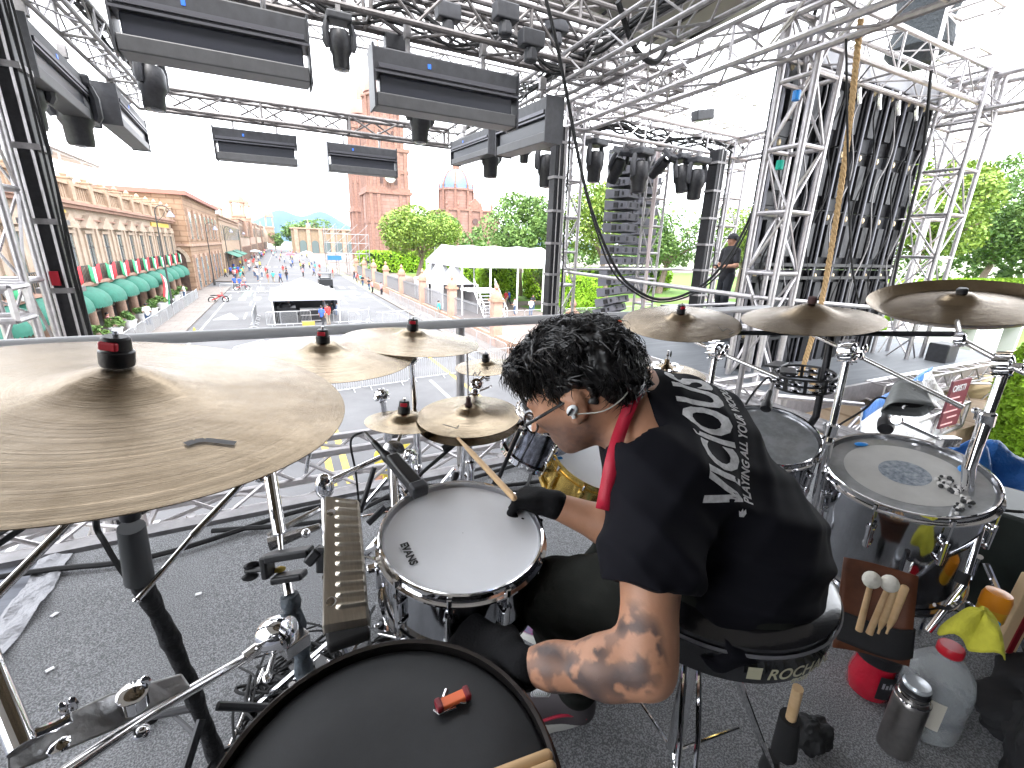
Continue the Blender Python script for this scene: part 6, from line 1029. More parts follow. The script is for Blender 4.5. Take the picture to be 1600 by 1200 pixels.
# ------------------------------------------------------------------ microphones and leads
def mic(a_, b_, r, label, cab=None, name='microphone', sleeve=True, rt=None):
    a_, b_ = V(a_), V(b_); d = (b_ - a_).normalized(); L_ = (b_ - a_).length; t = thing(name, label, 'microphone', a_); mb = MB(); mb.lathe(a_, [(r * .5, 0), (r * .62, L_ * .1), (r * .7, L_ * .55), (r, L_ * .66), (r * 1.05, L_ * .82), (r * .95, L_ * .97), (r * .4, L_)], axis=d, n=20); mb.build('body', BLK, t)
    if sleeve: mb = MB(); mb.lathe(a_ - d * .035, [(r * .4, 0), (r * .45, .02), (r * .5, .036)], axis=d, n=14); mb.build('plug', ALUD, t)
    if cab: mb = MB(); mb.tube(spline([a_ - d * .03] + [V(q) for q in cab], 6), .0032, 6); mb.build('lead', RUB, t)
    return t
t = mic(atd(583, 690, 1.22), atd(612, 722, 1.2), .014, 'slim black microphone plugged above the snare, left', [atd(565, 676, 1.25), atd(548, 690, 1.25), atd(556, 740, 1.3), atd(562, 800, 1.4)])
t = thing('clip_microphone', 'chunky black clip-on microphone leaning over the snare rim', 'microphone', atd(640, 745, 1.1)); mb = MB(); a_, b_ = atd(612, 715, 1.18), atd(655, 765, 1.08); d = (b_ - a_).normalized(); Rm = d.to_track_quat('Z', 'Y').to_matrix(); mb.box(a_.lerp(b_, .5), (.036, .03, (b_ - a_).length), Rm); mb.build('body', BLK, t, bevel=.006); mb = MB(); mb.box(a_.lerp(b_, .98), (.042, .034, .03), Rm); mb.build('grille', DKG, t, bevel=.006)
mic(atd(1388, 632, 1.32), atd(1383, 672, 1.24), .019, 'black microphone clipped on the floor tom rim', [atd(1370, 622, 1.35), atd(1350, 640, 1.4), atd(1310, 665, 1.45), atd(1280, 690, 1.5)]); t = mic(atd(1204, 612, 1.36), atd(1196, 640, 1.32), .015, 'black microphone clipped above the rack tom', [atd(1200, 590, 1.4), atd(1180, 610, 1.42), atd(1165, 632, 1.45)])
mic(atd(812, 615, 1.5), atd(826, 640, 1.48), .012, 'small mic partly hidden by the drummer\'s glasses', None)
mic(atd(700, 770, 1.35), atd(714, 738, 1.38), .010, 'small pencil microphone behind the snare', None)
t = stand('black microphone stand with boom left of the hi-hat', [('boom', [atd(722, 685, 1.45), atd(660, 738, 1.42), atd(633, 770, 1.4)], .006, BLKM), ('grip', [atd(712, 690, 1.45), atd(692, 702, 1.44)], .012, BLKM), ('leg', [atd(585, 730, 1.4), atd(563, 800, 1.4)], .008, BLKM)], base=atd(590, 720, 1.4), name='microphone_stand')
t = stand('black straight microphone stand between hi-hat and drummer', [('tube', [atd(812, 672, 1.35), atd(776, 755, 1.5), atd(760, 780, 1.55)], .007, BLKM), ('grip', [atd(775, 753, 1.5), atd(768, 770, 1.52)], .012, BLKM)], base=atd(770, 770, 1.52), name='microphone_stand')
t = stand('short black rod left of the snare rim', [('rod', [atd(575, 818, 1.2), atd(602, 792, 1.22)], .009, BLKM)], base=atd(575, 818, 1.2), name='support_rod')
# loose leads
for i, (pts, l) in enumerate((([atz(0, 950, .01) * 0 + V(-3, 2.15, .02), (-1.2, 2.1, .02), (-.6, 2.0, .02), (.0, 2.12, .02), (.5, 2.05, .02), (1.3, 2.15, .02)], 'fat black cable along the riser front edge'), ([(-.4, 2.1, .02), (.1, 1.98, .02), (.5, 2.1, .03), (.9, 1.95, .02), (1.4, 1.9, .02), (1.9, 2.1, .02)], 'second black cable along the front edge'), ([(.3, 1.95, .02), (.7, 2.02, .03), (1.0, 1.85, .02), (1.2, 2.05, .02)], 'cable curling behind the snare'))): cable(pts, .011, l)
g_ = random.Random(12)
for i in range(34):
    cx, cyy = g_.uniform(-.16, .18), g_.uniform(.95, 1.22); pts = [(cx + g_.uniform(-.14, .14), cyy + g_.uniform(-.14, .14), .008 + .05 * g_.random()) for k in range(8)]; cable(pts, g_.choice((.003, .0035, .005)), 'black lead in the tangle left of the snare stand', group='tangled leads by the black drum')
t = thing('multicore_box', 'black heap of pedals and clamps between post and snare', 'hardware', (.05, 1.05, 0)); mb = MB()
for k in range(16): mb.box((g_.uniform(-.12, .16), g_.uniform(.98, 1.2), g_.uniform(.02, .10)), (g_.uniform(.02, .09), g_.uniform(.02, .06), g_.uniform(.01, .05)), Matrix.Rotation(g_.uniform(0, 3), 3, 'Z') @ Matrix.Rotation(g_.uniform(-.5, .5), 3, 'X'))
mb.build('black_parts', BLK, t, smooth=False, bevel=.004); mb = MB()
for k in range(9): p = V(g_.uniform(-.12, .18), g_.uniform(.96, 1.2), g_.uniform(.03, .12)); mb.tube([p, p + V(g_.uniform(-.08, .08), g_.uniform(-.08, .08), g_.uniform(-.02, .04))], g_.choice((.004, .007)), 8)
mb.build('metal_parts', CHROME2, t)
mb = MB(); p = atz(350, 1178, .02); mb.box(p, (.02, .013, .01)); mb.build('orange_tag', M('orange_tag', (.8, .35, .02), .5), None, smooth=False, loc=p, label='tiny orange tag at the foot of the black stand', category='tag')
stand('thin chrome rod standing left of the black drum', [('rod', [atz(360, 1165, .03), atz(412, 1045, .05)], .006, CHROME2)], name='support_rod')
mb = MB(); p = atd(358, 740, 1.6)
# pedals: kick pedal board with a colourful sneaker pattern plate
t = thing('kick_pedal', 'chrome kick pedal with white springs beside the snare stand', 'pedal', (.47, .83, 0)); mb = MB(); mb.box((.46, .86, .06), (.09, .28, .012), Matrix.Rotation(.25, 3, 'X')); mb.build('footboard', CHROME2, t, bevel=.004); mb = MB()
for s in range(9): c = atz(833 + s * 3.0, 1083, .17); mb.tube([c + V(.006 * math.cos(k * PI / 4), 0, .012 * math.sin(k * PI / 4)) for k in range(8)], .0016, 5, closed=True)
mb.build('spring', WHT, t); mb = MB(); mb.tube([(.40, .98, .02), (.40, .98, .25)], .008, 8); mb.tube([(.54, .98, .02), (.54, .98, .25)], .008, 8); mb.tube([(.38, .98, .25), (.56, .98, .25)], .007, 8); mb.build('frame', CHROME, t)
# ================================================================== THRONE, BAG AND SMALL THINGS
VIN = M('black_vinyl', (.010, .010, .012), .22, coat=.3, bump=.05, bs=120)
TX, TY, TZ = .726, .504, .682; TH = V(TX, TY, TZ); t = thing('drum_throne', 'round black vinyl drum throne with silver lettering on its side', 'stool', (TX, TY, 0)); mb = MB(); pr = [(.02, .0), (.15, .0), (.205, -.006), (.222, -.02), (.224, -.035), (.218, -.05), (.222, -.065), (.218, -.095), (.19, -.11), (.02, -.115)]; mb.lathe(TH, pr, n=72); mb.build('seat', VIN, t)
mb = MB(); mb.lathe(TH, [(.2255, -.028), (.228, -.032), (.2255, -.036)], n=72, cap=False); mb.build('piping', M('grey_piping', (.12, .12, .13), .5), t)
mb = MB(); mb.tube([(TX, TY, .57), (TX, TY, .12)], .018, 14); mb.build('post', CHROME, t)
for k, a_ in enumerate((-2.35, -.35, 1.7)):
    e = V(TX + .27 * math.cos(a_), TY + .27 * math.sin(a_), .02); mb = MB(); w = V(-math.sin(a_), math.cos(a_), 0) * .014
    for s in (-1, 1): mb.tube([V(TX, TY, .42) + w * s, V(TX + .12 * math.cos(a_), TY + .12 * math.sin(a_), .33) + w * s * 1.2, e + w * s], .0055, 8)
    mb.tube([V(TX, TY, .10), V(TX + .16 * math.cos(a_), TY + .16 * math.sin(a_), .16)], .005, 8); l = mb.build('leg', CHROME, t); mb = MB(); mb.tube([e + V(0, 0, .03), e - V(0, 0, .018)], [.018, .024], 12); mb.build('rubber_foot', RUB, l)
def wrap_text(s, size, ang0, z, mat, name, italic=0):
    c = bpy.data.curves.new(name, 'FONT'); c.body = s; c.size = size; c.offset = .0006; c.shear = italic; o = bpy.data.objects.new(name, c); COL.objects.link(o); bpy.context.view_layer.update(); me = bpy.data.meshes.new_from_object(o.evaluated_get(bpy.context.evaluated_depsgraph_get())); COL.objects.unlink(o); bpy.data.objects.remove(o)
    for v in me.vertices: a_ = ang0 + v.co.x / .226; v.co = V(.2265 * math.cos(a_), .2265 * math.sin(a_), z + v.co.y)
    me.materials.clear(); me.materials.append(mat); n = bpy.data.objects.new(name, me); COL.objects.link(n); n.parent = t; return n
GT = M('dull_gold_print', (.42, .40, .28), .45); wrap_text('ROCHAN:', .030, -2.02, .606, GT, 'lettering', .2); wrap_text('SPORT', .012, -1.82, .594, GT, 'small_lettering', .2); mb = MB()
mb.grid(lambda u, v: V(TX + .2268 * math.cos(-2.16 + .10 * u), TY + .2268 * math.sin(-2.16 + .10 * u), .606 + .024 * v), 4, 1); mb.build('square_mark', GT, t, smooth=False)
# cable and little things hanging from the throne
cable([atd(1300, 935, .98), atd(1285, 970, .90), atd(1272, 990, .86), atd(1275, 1020, .84)], .003, 'thin black lead lying on the throne seat edge', name='lead')
# dark leather stick bag on the floor tom
LEA = M('brown_leather', (.11, .035, .015), .55, var=.3, vs=8); t = thing('stick_bag', 'dark stick bag with brown leather lining hung on the floor tom', 'bag', (1.45, .45, .1)); bx = V(1.42, .41, .28)
a_, b_, c_, d_ = atd(1318, 870, 1.25), atd(1435, 900, 1.16), atd(1420, 1040, 1.14), atd(1300, 1010, 1.22)
mb = MB(); mb.grid(lambda u, v: a_.lerp(b_, u).lerp(d_.lerp(c_, u), v) + V(0, .012, 0) * math.sin(PI * u), 10, 10); mb.build('lining', LEA, t, solid=.01); mb = MB(); mb.grid(lambda u, v: a_.lerp(b_, u).lerp(d_.lerp(c_, u), .58 + .32 * v) - V(.0, .035, 0) * math.sin(PI * u), 12, 8); mb.build('front_pocket', M('black_cordura', (.012, .012, .014), .8, bump=.3, bs=300), t, solid=.008)
def mallet(x0, y0, x1, y1, d, label):
    a_, b_ = atd(x0, y0, d), atd(x1, y1, d + .03); t = thing('mallet', label, 'mallet', b_, group='white headed mallets in the stick bag'); mb = MB(); mb.tube([b_, a_], [.008, .006], 10); mb.build('handle', WOOD, t); mb = MB(); mb.ball(a_, (.020, .020, .022), 16); o = mb.build('felt_head', M('white_fleece', (.85, .82, .74), .95, bump=.5, bs=90), t)
mallet(1362, 906, 1342, 985, 1.13, 'left white fleece headed mallet in the stick bag'); mallet(1390, 912, 1358, 990, 1.12, 'right white fleece headed mallet in the stick bag'); stick(atd(1397, 920, 1.12), atd(1372, 990, 1.15), 'drum stick standing right of the mallets', .009, tip=False); stick(atd(1415, 915, 1.12), atd(1385, 990, 1.15), 'outermost drum stick in the stick bag', .009, tip=False)
# red can-like tub with black lid
t = thing('red_tub', 'red plastic tub with glossy black lid and black label on the floor', 'tub', (1.45, .44, 0)); c = V(1.465, .425, .0); RG = M('glossy_red', (.45, .01, .03), .2, coat=.6, bump=.15, bs=25); mb = MB(); mb.lathe(c, [(.045, 0), (.054, .01), (.058, .06), (.050, .105), (.054, .13)], n=28); mb.build('body', RG, t); mb = MB(); mb.lathe(c + V(0, 0, .13), [(.056, 0), (.057, .004), (.056, .03), (.05, .036), (.03, .036), (.028, .04), (.001, .042)], n=28); mb.build('lid', BLK, t); mb = MB(); mb.tube([c + V(-.005 + .02 * math.cos(k * PI / 8), -.01 + .014 * math.sin(k * PI / 8), .172) for k in range(16)], .0022, 6, closed=True); mb.build('pull_ring', CHROME2, t)
mb = MB(); mb.grid(lambda u, v: c + V(.0592 * math.cos(-2.5 + 1.1 * u), .0592 * math.sin(-2.5 + 1.1 * u), .03 + .08 * v), 10, 1); mb.build('label_patch', BLK, t); mb = MB()
for k in range(5): a0 = -2.35 + .16 * k; mb.grid(lambda u, v: c + V(.0597 * math.cos(a0 + .1 * u), .0597 * math.sin(a0 + .1 * u), .07 + (.014 if k % 2 else .02) * v), 2, 1)
mb.build('label_print', M('grey_print', (.35, .35, .38), .6), t)
# steel thermos
t = thing('steel_thermos', 'brushed steel thermos flask with pale lid, standing nearest the camera at right', 'thermos', (1.34, .30, 0)); c = V(1.34, .30, 0); STL = M('brushed_steel', (.40, .38, .37), .28, 1, var=.08, vs=60, bump=.05, bs=200); mb = MB(); mb.lathe(c, [(.034, 0), (.038, .004), (.038, .165), (.036, .175), (.030, .185), (.030, .20)], n=36); mb.build('body', STL, t); mb = MB(); mb.lathe(c + V(0, 0, .20), [(.031, 0), (.032, .004), (.030, .008), (.030, .016), (.028, .018)], n=32); mb.build('collar', BLK, t); mb = MB(); mb.lathe(c + V(0, 0, .216), [(.029, 0), (.030, .006), (.026, .012), (.002, .014)], n=32); mb.build('lid', M('pale_steel', (.62, .66, .70), .25, .5), t)
mb = MB(); mb.lathe(c + V(0, 0, .178), [(.0375, 0), (.0385, .002), (.0375, .004)], n=32, cap=False); mb.lathe(c + V(0, 0, .188), [(.0305, 0), (.032, .002), (.0305, .004)], n=32, cap=False); mb.build('ring', CHROME, t)
# water jug
t = thing('water_jug', 'clear plastic water jug with red cap behind the thermos', 'bottle', (1.49, .30, 0)); c = V(1.49, .30, 0)
PET = M('clear_plastic', (.80, .84, .86), .10, 0, trans=.72, ior=1.15, bump=.25, bs=18, alpha=.9); mb = MB(); mb.lathe(c, [(.06, .002), (.072, .01), (.075, .05), (.072, .06), (.075, .07), (.072, .085), (.075, .10), (.075, .16), (.066, .20), (.04, .235), (.022, .245), (.022, .262)], n=40); mb.build('body', PET, t); mb = MB(); mb.lathe(c + V(0, 0, .255), [(.026, 0), (.028, .003), (.028, .022), (.025, .026), (.001, .026)], n=28); mb.build('cap', M('red_cap', (.55, .015, .03), .35), t)
mb = MB(); mb.grid(lambda u, v: c + V(.0765 * math.cos(-3.3 + .8 * u), .0765 * math.sin(-3.3 + .8 * u), .06 + .09 * v), 8, 2); mb.build('label_patch', M('bottle_label', (.55, .52, .45), .5), t)
# yellow cloth, sunscreen bottle, black bag, cases
YC = M('yellow_cloth', (.52, .50, .05), .9, var=.15, vs=12, bump=.4, bs=25); c = atd(1530, 975, 1.10); t = thing('yellow_cloth', 'crumpled yellow cloth over the black gear bag', 'cloth', c)
def yc(u, v): a_ = u * 2 * PI; r_ = .050 * (v ** .7) * (1 + .25 * math.sin(3 * a_ + 1)); return c + V(r_ * 1.2 * math.cos(a_), r_ * math.sin(a_), .035 - .075 * v * v + .014 * math.sin(5 * a_) * v + .01 * noise.noise(V(r_ * 40, a_ * 2, 0)))
mb = MB(); mb.grid(yc, 48, 14); mb.build('cloth', YC, t, solid=.002)
p0 = atd(1553, 945, 1.22); d = V(.05, 0, 1).normalized(); t = thing('sunscreen_bottle', 'orange topped sunscreen bottle behind the yellow cloth', 'bottle', p0); mb = MB(); mb.lathe(p0 - d * .05, [(.026, 0), (.03, .01), (.03, .045)], axis=d, n=20); mb.build('body', M('yellow_orange', (.75, .38, .02), .35), t); mb = MB(); mb.lathe(p0 - d * .005, [(.031, 0), (.031, .03), (.027, .045), (.01, .05)], axis=d, n=20); mb.build('cap', M('orange_cap', (.80, .28, .01), .35), t); mb = MB(); mb.grid(lambda u, v: p0 - d * .048 + V(.0305 * math.cos(-2.9 + .9 * u), .0305 * math.sin(-2.9 + .9 * u), .035 * v * (1 - u * .6)), 6, 2); mb.build('blue_patch', M('cyan_print', (.02, .35, .65), .4), t)
CORD = M('black_cordura', (.012, .012, .014), .8, bump=.3, bs=300)
def blob(c, r, label, mat, name, cat, amp=.12, f=6, seed=0, sq=1):
    def fn(u, v):
        a_ = 2 * PI * u; b_ = PI * v - PI / 2; p = V(math.cos(b_) * math.cos(a_), math.cos(b_) * math.sin(a_), math.sin(b_)); p = V(*[math.copysign(abs(q) ** sq, q) for q in p]); k = 1 + amp * noise.noise(p * 1.6 + V(seed, 0, 0)) + amp * .35 * noise.noise(p * f + V(0, seed, 0)); return V(c) + V(p.x * r[0] * k, p.y * r[1] * k, p.z * r[2] * k)
    mb = MB(); mb.grid(fn, 64, 32); return mb.build(name, mat, None, loc=c, label=label, category=cat)
blob((1.78, .13, .05), (.20, .14, .09), 'limp black gear bag under the yellow cloth', CORD, 'gear_bag', 'bag', .35, 5, 3, .8); blob((1.72, .02, .05), (.34, .16, .13), 'dark backpack in the bottom right corner', CORD, 'backpack', 'bag', .3, 5, 8, .75); blob((1.55, .34, .02), (.10, .06, .03), 'dark blue ear protectors bag strap heap', M('navy_fabric', (.012, .015, .05), .7), 'strap_heap', 'strap', .5, 7, 5)
cable([(1.50, .43, .02), (1.56, .46, .05), (1.66, .44, .05), (1.66, .36, .03), (1.56, .33, .03), (1.50, .38, .02), (1.49, .43, .03)], .0035, 'white edged headphone loop beside the water jug', WHT); cable([(1.48, .37, .02), (1.50, .44, .03), (1.58, .48, .03), (1.62, .44, .05)], .011, 'dark blue strap curling left of the water jug', M('navy_fabric', (.012, .015, .05), .7)); cable([atd(1460, 945, 1.2), atd(1480, 950, 1.2), atd(1500, 935, 1.2), atd(1510, 900, 1.2)], .006, 'chrome bent foot rod under the floor tom', CHROME)
stand('chrome floor tom foot with square rubber block', [('tube', [atd(1540, 800, 1.22), atd(1505, 915, 1.2), atd(1450, 985, 1.24)], .009, CHROME), ('rubber_block', [atd(1507, 895, 1.19), atd(1500, 912, 1.19)], .014, RUB)], name='tom_leg')
c = atz(1590, 960, .25); t = thing('wooden_box', 'pale wooden slat with dark stripe leaning at the right photo edge', 'box', c); mb = MB(); R_ = Matrix.Rotation(.25, 3, 'Y') @ Matrix.Rotation(-.45, 3, 'Z'); mb.box(c, (.07, .03, .26), R_); mb.build('board', M('birch', (.55, .40, .24), .6, var=.1, vs=4), t, smooth=False, bevel=.004); mb = MB(); mb.box(c + R_ @ V(.008, -.017, -.01), (.018, .004, .22), R_); mb.build('dark_stripe', M('dark_red', (.16, .005, .012), .4), t, smooth=False)
c = V(2.28, .48, .12); t = thing('flight_case', 'tall black case with pale lilac panel standing right of the floor tom', 'case', (2.28, .48, 0)); mb = MB(); mb.box(c, (.30, .5, .62), Matrix.Rotation(.35, 3, 'Z')); mb.build('body', M('black_case_wrap', (.014, .02, .017), .5, var=.2, vs=10), t, smooth=False, bevel=.012); mb = MB(); c2 = V(2.22, .22, .16); mb.box(c2, (.34, .012, .46), Matrix.Rotation(.35, 3, 'Z')); mb.build('side_panel', M('lilac_panel', (.36, .37, .47), .5), t, smooth=False, bevel=.004); cable([atd(1500, 850, 1.35), atd(1515, 815, 1.35), atd(1545, 798, 1.35), atd(1600, 800, 1.3)], .005, 'thick black lead over the tall case')
t = thing('shoulder_strap_knob', 'wooden stick end with black rubber foot under the throne', 'drum stick', (1.05, .46, 0)); mb = MB(); mb.tube([atd(1247, 1075, .98), atd(1235, 1125, 1.02)], .011, 12); mb.build('wood_grip', WOOD, t); mb = MB(); mb.tube([atd(1235, 1120, 1.02), atd(1225, 1175, 1.07)], [.022, .028], 12); mb.build('rubber_cup', RUB, t)
blob((1.14, .40, .04), (.05, .04, .05), 'black rubber lump with worn white end, bottom right of the throne', RUB, 'rubber_weight', 'weight', .3, 5, 2); p = atz(1212, 1172, .03); mb = MB(); mb.box(p, (.03, .02, .02), Matrix.Rotation(.5, 3, 'Z')); mb.build('worn_label', M('worn_tape', (.5, .49, .42), .8), None, smooth=False, bevel=.003, loc=p, label='worn pale tape piece on the black rubber lump by the throne', category='tape')
# ================================================================== PEOPLE
class SDF:
    def __init__(s, lo, hi, h):
        s.lo = np.array(lo, np.float32); s.h = h; s.n = np.ceil((np.array(hi) - s.lo) / h).astype(int) + 1; s.f = np.full(s.n, 9.0, np.float32)
        s.ax = [s.lo[i] + h * np.arange(s.n[i], dtype=np.float32) for i in range(3)]
    def sub(s, lo, hi):
        a = np.clip(((np.array(lo) - s.lo) / s.h).astype(int), 0, s.n - 1); b = np.clip(((np.array(hi) - s.lo) / s.h).astype(int) + 2, 1, s.n)
        return tuple(slice(a[i], b[i]) for i in range(3)), [s.ax[i][a[i]:b[i]].reshape([-1 if j == i else 1 for j in range(3)]) for i in range(3)]
    def put(s, fn, lo, hi, k):
        sl, X = s.sub(np.array(lo) - k - .03, np.array(hi) + k + .03); d = fn(*X)
        a = s.f[sl]; hh = np.maximum(k - np.abs(a - d), 0) / max(k, 1e-6); s.f[sl] = np.minimum(a, d) - hh * hh * k / 4; return s
    def cone(s, a, b, ra, rb, k=.02):
        a = np.array(a, float); b = np.array(b, float); ba = b - a; L2 = (ba * ba).sum()
        def fn(X, Y, Z):
            t = np.clip(((X - a[0]) * ba[0] + (Y - a[1]) * ba[1] + (Z - a[2]) * ba[2]) / L2, 0, 1); return np.sqrt((X - a[0] - t * ba[0]) ** 2 + (Y - a[1] - t * ba[1]) ** 2 + (Z - a[2] - t * ba[2]) ** 2) - (ra + (rb - ra) * t)
        r = max(ra, rb); return s.put(fn, np.minimum(a, b) - r, np.maximum(a, b) + r, k)
    def chain(s, pts, rs, k=.02):
        for i in range(len(pts) - 1): s.cone(pts[i], pts[i + 1], rs[i], rs[i + 1], k)
        return s
    def ell(s, c, r, R=None, k=.02):
        c = np.array(c, float); R = np.array(R) if R is not None else np.eye(3); r = np.array(r, float)
        def fn(X, Y, Z):
            x, y, z = X - c[0], Y - c[1], Z - c[2]; q = [(R[0, i] * x + R[1, i] * y + R[2, i] * z) for i in range(3)]
            k0 = np.sqrt(sum((q[i] / r[i]) ** 2 for i in range(3))); k1 = np.sqrt(sum((q[i] / r[i] ** 2) ** 2 for i in range(3))) + 1e-6; return k0 * (k0 - 1) / k1
        m = r.max(); return s.put(fn, c - m, c + m, k)
    def cut(s, p, n, lo, hi):
        p = np.array(p, float); n = np.array(V(n).normalized()); sl, X = s.sub(lo, hi); s.f[sl] = np.maximum(s.f[sl], (X[0] - p[0]) * n[0] + (X[1] - p[1]) * n[1] + (X[2] - p[2]) * n[2]); return s
    def warp(s, fn): X = [s.ax[i].reshape([-1 if j == i else 1 for j in range(3)]) for i in range(3)]; s.f = s.f + fn(*X).astype(np.float32); return s
    def mesh(s, name, mat, parent=None, smooth=1, attr=None, **tags):
        f = s.f; S = f < 0; nx, ny, nz = f.shape; c = np.zeros((nx - 1, ny - 1, nz - 1), np.uint8)
        for i in (0, 1):
            for j in (0, 1):
                for k in (0, 1): c += S[i:nx - 1 + i, j:ny - 1 + j, k:nz - 1 + k]
        act = np.argwhere((c > 0) & (c < 8)); idx = np.full(c.shape, -1, np.int32); idx[tuple(act.T)] = np.arange(len(act)); P = np.zeros((len(act), 3)); W_ = np.zeros(len(act))
        E_ = [((0, 0, 0), (1, 0, 0)), ((0, 1, 0), (1, 1, 0)), ((0, 0, 1), (1, 0, 1)), ((0, 1, 1), (1, 1, 1)), ((0, 0, 0), (0, 1, 0)), ((1, 0, 0), (1, 1, 0)), ((0, 0, 1), (0, 1, 1)), ((1, 0, 1), (1, 1, 1)), ((0, 0, 0), (0, 0, 1)), ((1, 0, 0), (1, 0, 1)), ((0, 1, 0), (0, 1, 1)), ((1, 1, 0), (1, 1, 1))]
        for a, b in E_:
            a, b = np.array(a), np.array(b); fa = f[tuple((act + a).T)]; fb = f[tuple((act + b).T)]; m = (fa < 0) != (fb < 0); t = np.where(m, fa / np.where(m, fa - fb, 1), 0); P[m] += (a + (b - a) * t[:, None])[m]; W_[m] += 1
        P = (act + P / W_[:, None]) * s.h + s.lo; F = []
        for d in range(3):
            u, v = (d + 1) % 3, (d + 2) % 3; sl0 = [slice(1, None)] * 3; a0 = [slice(None)] * 3; a1 = [slice(None)] * 3; a0[d] = slice(0, -1); a1[d] = slice(1, None); A, B = S[tuple(a0)], S[tuple(a1)]; q = np.argwhere(A != B); o = A[tuple(q.T)]
            ok = (q[:, u] > 0) & (q[:, v] > 0) & (q[:, u] < f.shape[u] - 1) & (q[:, v] < f.shape[v] - 1); q = q[ok]; o = o[ok]; du = np.zeros(3, int); du[u] = 1; dv = np.zeros(3, int); dv[v] = 1
            i0, i1, i2, i3 = [idx[tuple(w.T)] for w in (q - du - dv, q - dv, q, q - du)]; F.append(np.where(o[:, None], np.stack([i0, i1, i2, i3], 1), np.stack([i3, i2, i1, i0], 1)))
        F = np.concatenate(F)
        for _ in range(smooth):
            A_ = np.zeros_like(P); n_ = np.zeros(len(P))
            for i in range(4): a, b = F[:, i], F[:, (i + 1) % 4]; np.add.at(A_, a, P[b]); np.add.at(n_, a, 1); np.add.at(A_, b, P[a]); np.add.at(n_, b, 1)
            P = P * .5 + .5 * A_ / n_[:, None]
        s.P = P
        mb = MB(); mb.v = P.tolist(); mb.f = F.tolist(); mb.m = [0] * len(mb.f); o = mb.build(name, mat, parent, **tags)
        if attr is not None: at = o.data.attributes.new('mask', 'FLOAT', 'POINT'); at.data.foreach_set('value', attr(P).astype(np.float32))
        return o
def nz(P, sc, seed=0): return np.array([noise.noise(V(p[0] * sc + seed, p[1] * sc, p[2] * sc)) for p in P])
SKIN = M('skin', (.40, .20, .12), .48, col2=(.46, .24, .15), vs=14, bump=.12, bs=260); SKINF = M('skin_far', (.42, .22, .15), .6)
N, L, b = nodes_of(SKIN); b.inputs['Subsurface Weight'].default_value = .12; b.inputs['Subsurface Radius'].default_value = (.02, .008, .004); b.inputs['Subsurface Scale'].default_value = .4
at = N.new('ShaderNodeAttribute'); at.attribute_name = 'mask'; mxn = N.new('ShaderNodeMix'); mxn.data_type = 'RGBA'; src = b.inputs['Base Color'].links[0].from_socket; L.new(at.outputs['Fac'], mxn.inputs[0]); L.new(src, mxn.inputs[6]); mxn.inputs[7].default_value = (.085, .060, .056, 1); L.new(mxn.outputs[2], b.inputs['Base Color'])
COTT = M('black_cotton', (.0065, .0065, .0095), .8, bump=.25, bs=700); JEAN = M('dark_trousers', (.014, .015, .013), .85, bump=.3, bs=300)
for m_ in (COTT, JEAN): nodes_of(m_)[2].inputs['Specular IOR Level'].default_value = .12
GLOV = M('black_glove', (.006, .006, .007), .75, bump=.3, bs=200); HAIR = M('black_hair', (.010, .009, .009), .36, var=.3, vs=60); nodes_of(GLOV)[2].inputs['Specular IOR Level'].default_value = .15
R3, U3, F3 = [V(CR.col[0]), V(CR.col[1]), -V(CR.col[2])]
Hc = atd(903, 603, .86); hf = (-R3 * .80 - U3 * .42 + F3 * .43).normalized(); hu = (V(0, 0, 1) - hf * hf.z).normalized(); hu = (hu - U3 * 0).normalized(); hl = hu.cross(hf).normalized(); HR = Matrix((hf, hl, hu)).transposed()     # head axes: forward, left, up
def hp(f, l, u): return Hc + hf * f + hl * l + hu * u
Nb = atd(992, 640, .90); Ls = atd(1024, 742, .77); Rs = atd(1085, 668, 1.08); Ch = atd(1050, 700, .93); Wa = atd(1148, 848, .90); Pe = V(.712, .445, .72)
Le = atd(1010, 1042, .66); Lw = atd(812, 1040, .745); Re = atd(985, 835, 1.02); Rw = atd(860, 787, 1.05)
Lh, Rh_ = V(.68, .42, .66), V(.86, .50, .66); Lk, Rk = atd(868, 930, .98), V(.90, .86, .50); La, Ra = atz(925, 1118, .03) + V(-.05, .015, .10), V(.80, 1.02, .12)
person = thing('person', 'seated drummer in black printed t-shirt and gloves bending over the snare', 'person', (.76, .43, .6))
# -- body
B = SDF((.12, .15, .03), (1.05, 1.12, 1.22), .0058)
B.ell(hp(-.012, 0, .012), (.098, .076, .098), HR, .01).ell(hp(.035, 0, -.045), (.062, .058, .062), HR, .04).cone(hp(.05, 0, -.085), hp(.072, 0, -.095), .030, .022, .035)
B.cone(hp(.098, 0, -.012), hp(.112, 0, -.042), .010, .015, .015)                                   # nose
B.ell(hp(.083, .0, -.072), (.014, .024, .008), HR, .012).ell(hp(.078, .03, -.02), (.02, .022, .02), HR, .02).ell(hp(.078, -.03, -.02), (.02, .022, .02), HR, .02).ell(hp(.088, 0, .014), (.012, .055, .010), HR, .02)
for s_ in (1, -1):
    B.ell(hp(-.005, s_ * .083, -.018), (.021, .008, .033), (HR @ Matrix.Rotation(-.25, 3, 'Y')), .008); B.cone(hp(.012, s_ * .085, .006), hp(-.012, s_ * .091, -.012), .005, .006, .004); B.ell(hp(.008, s_ * .080, -.045), (.008, .006, .009), HR, .006)
B.chain([hp(-.03, 0, -.04), Nb.lerp(hp(-.03, 0, -.06), .4), Nb], [.056, .056, .07], .04)
B.chain([Nb, Ch, Wa, Pe], [.07, .11, .105, .105], .06).chain([Nb, Ls], [.05, .06], .05).chain([Nb, Rs], [.05, .06], .05)
B.chain([Ls, Ls.lerp(Le, .45), Le.lerp(Ls, .15), Le], [.055, .052, .040, .037], .02).chain([Le, Le.lerp(Lw, .28), Le.lerp(Lw, .7), Lw], [.037, .040, .030, .025], .03)
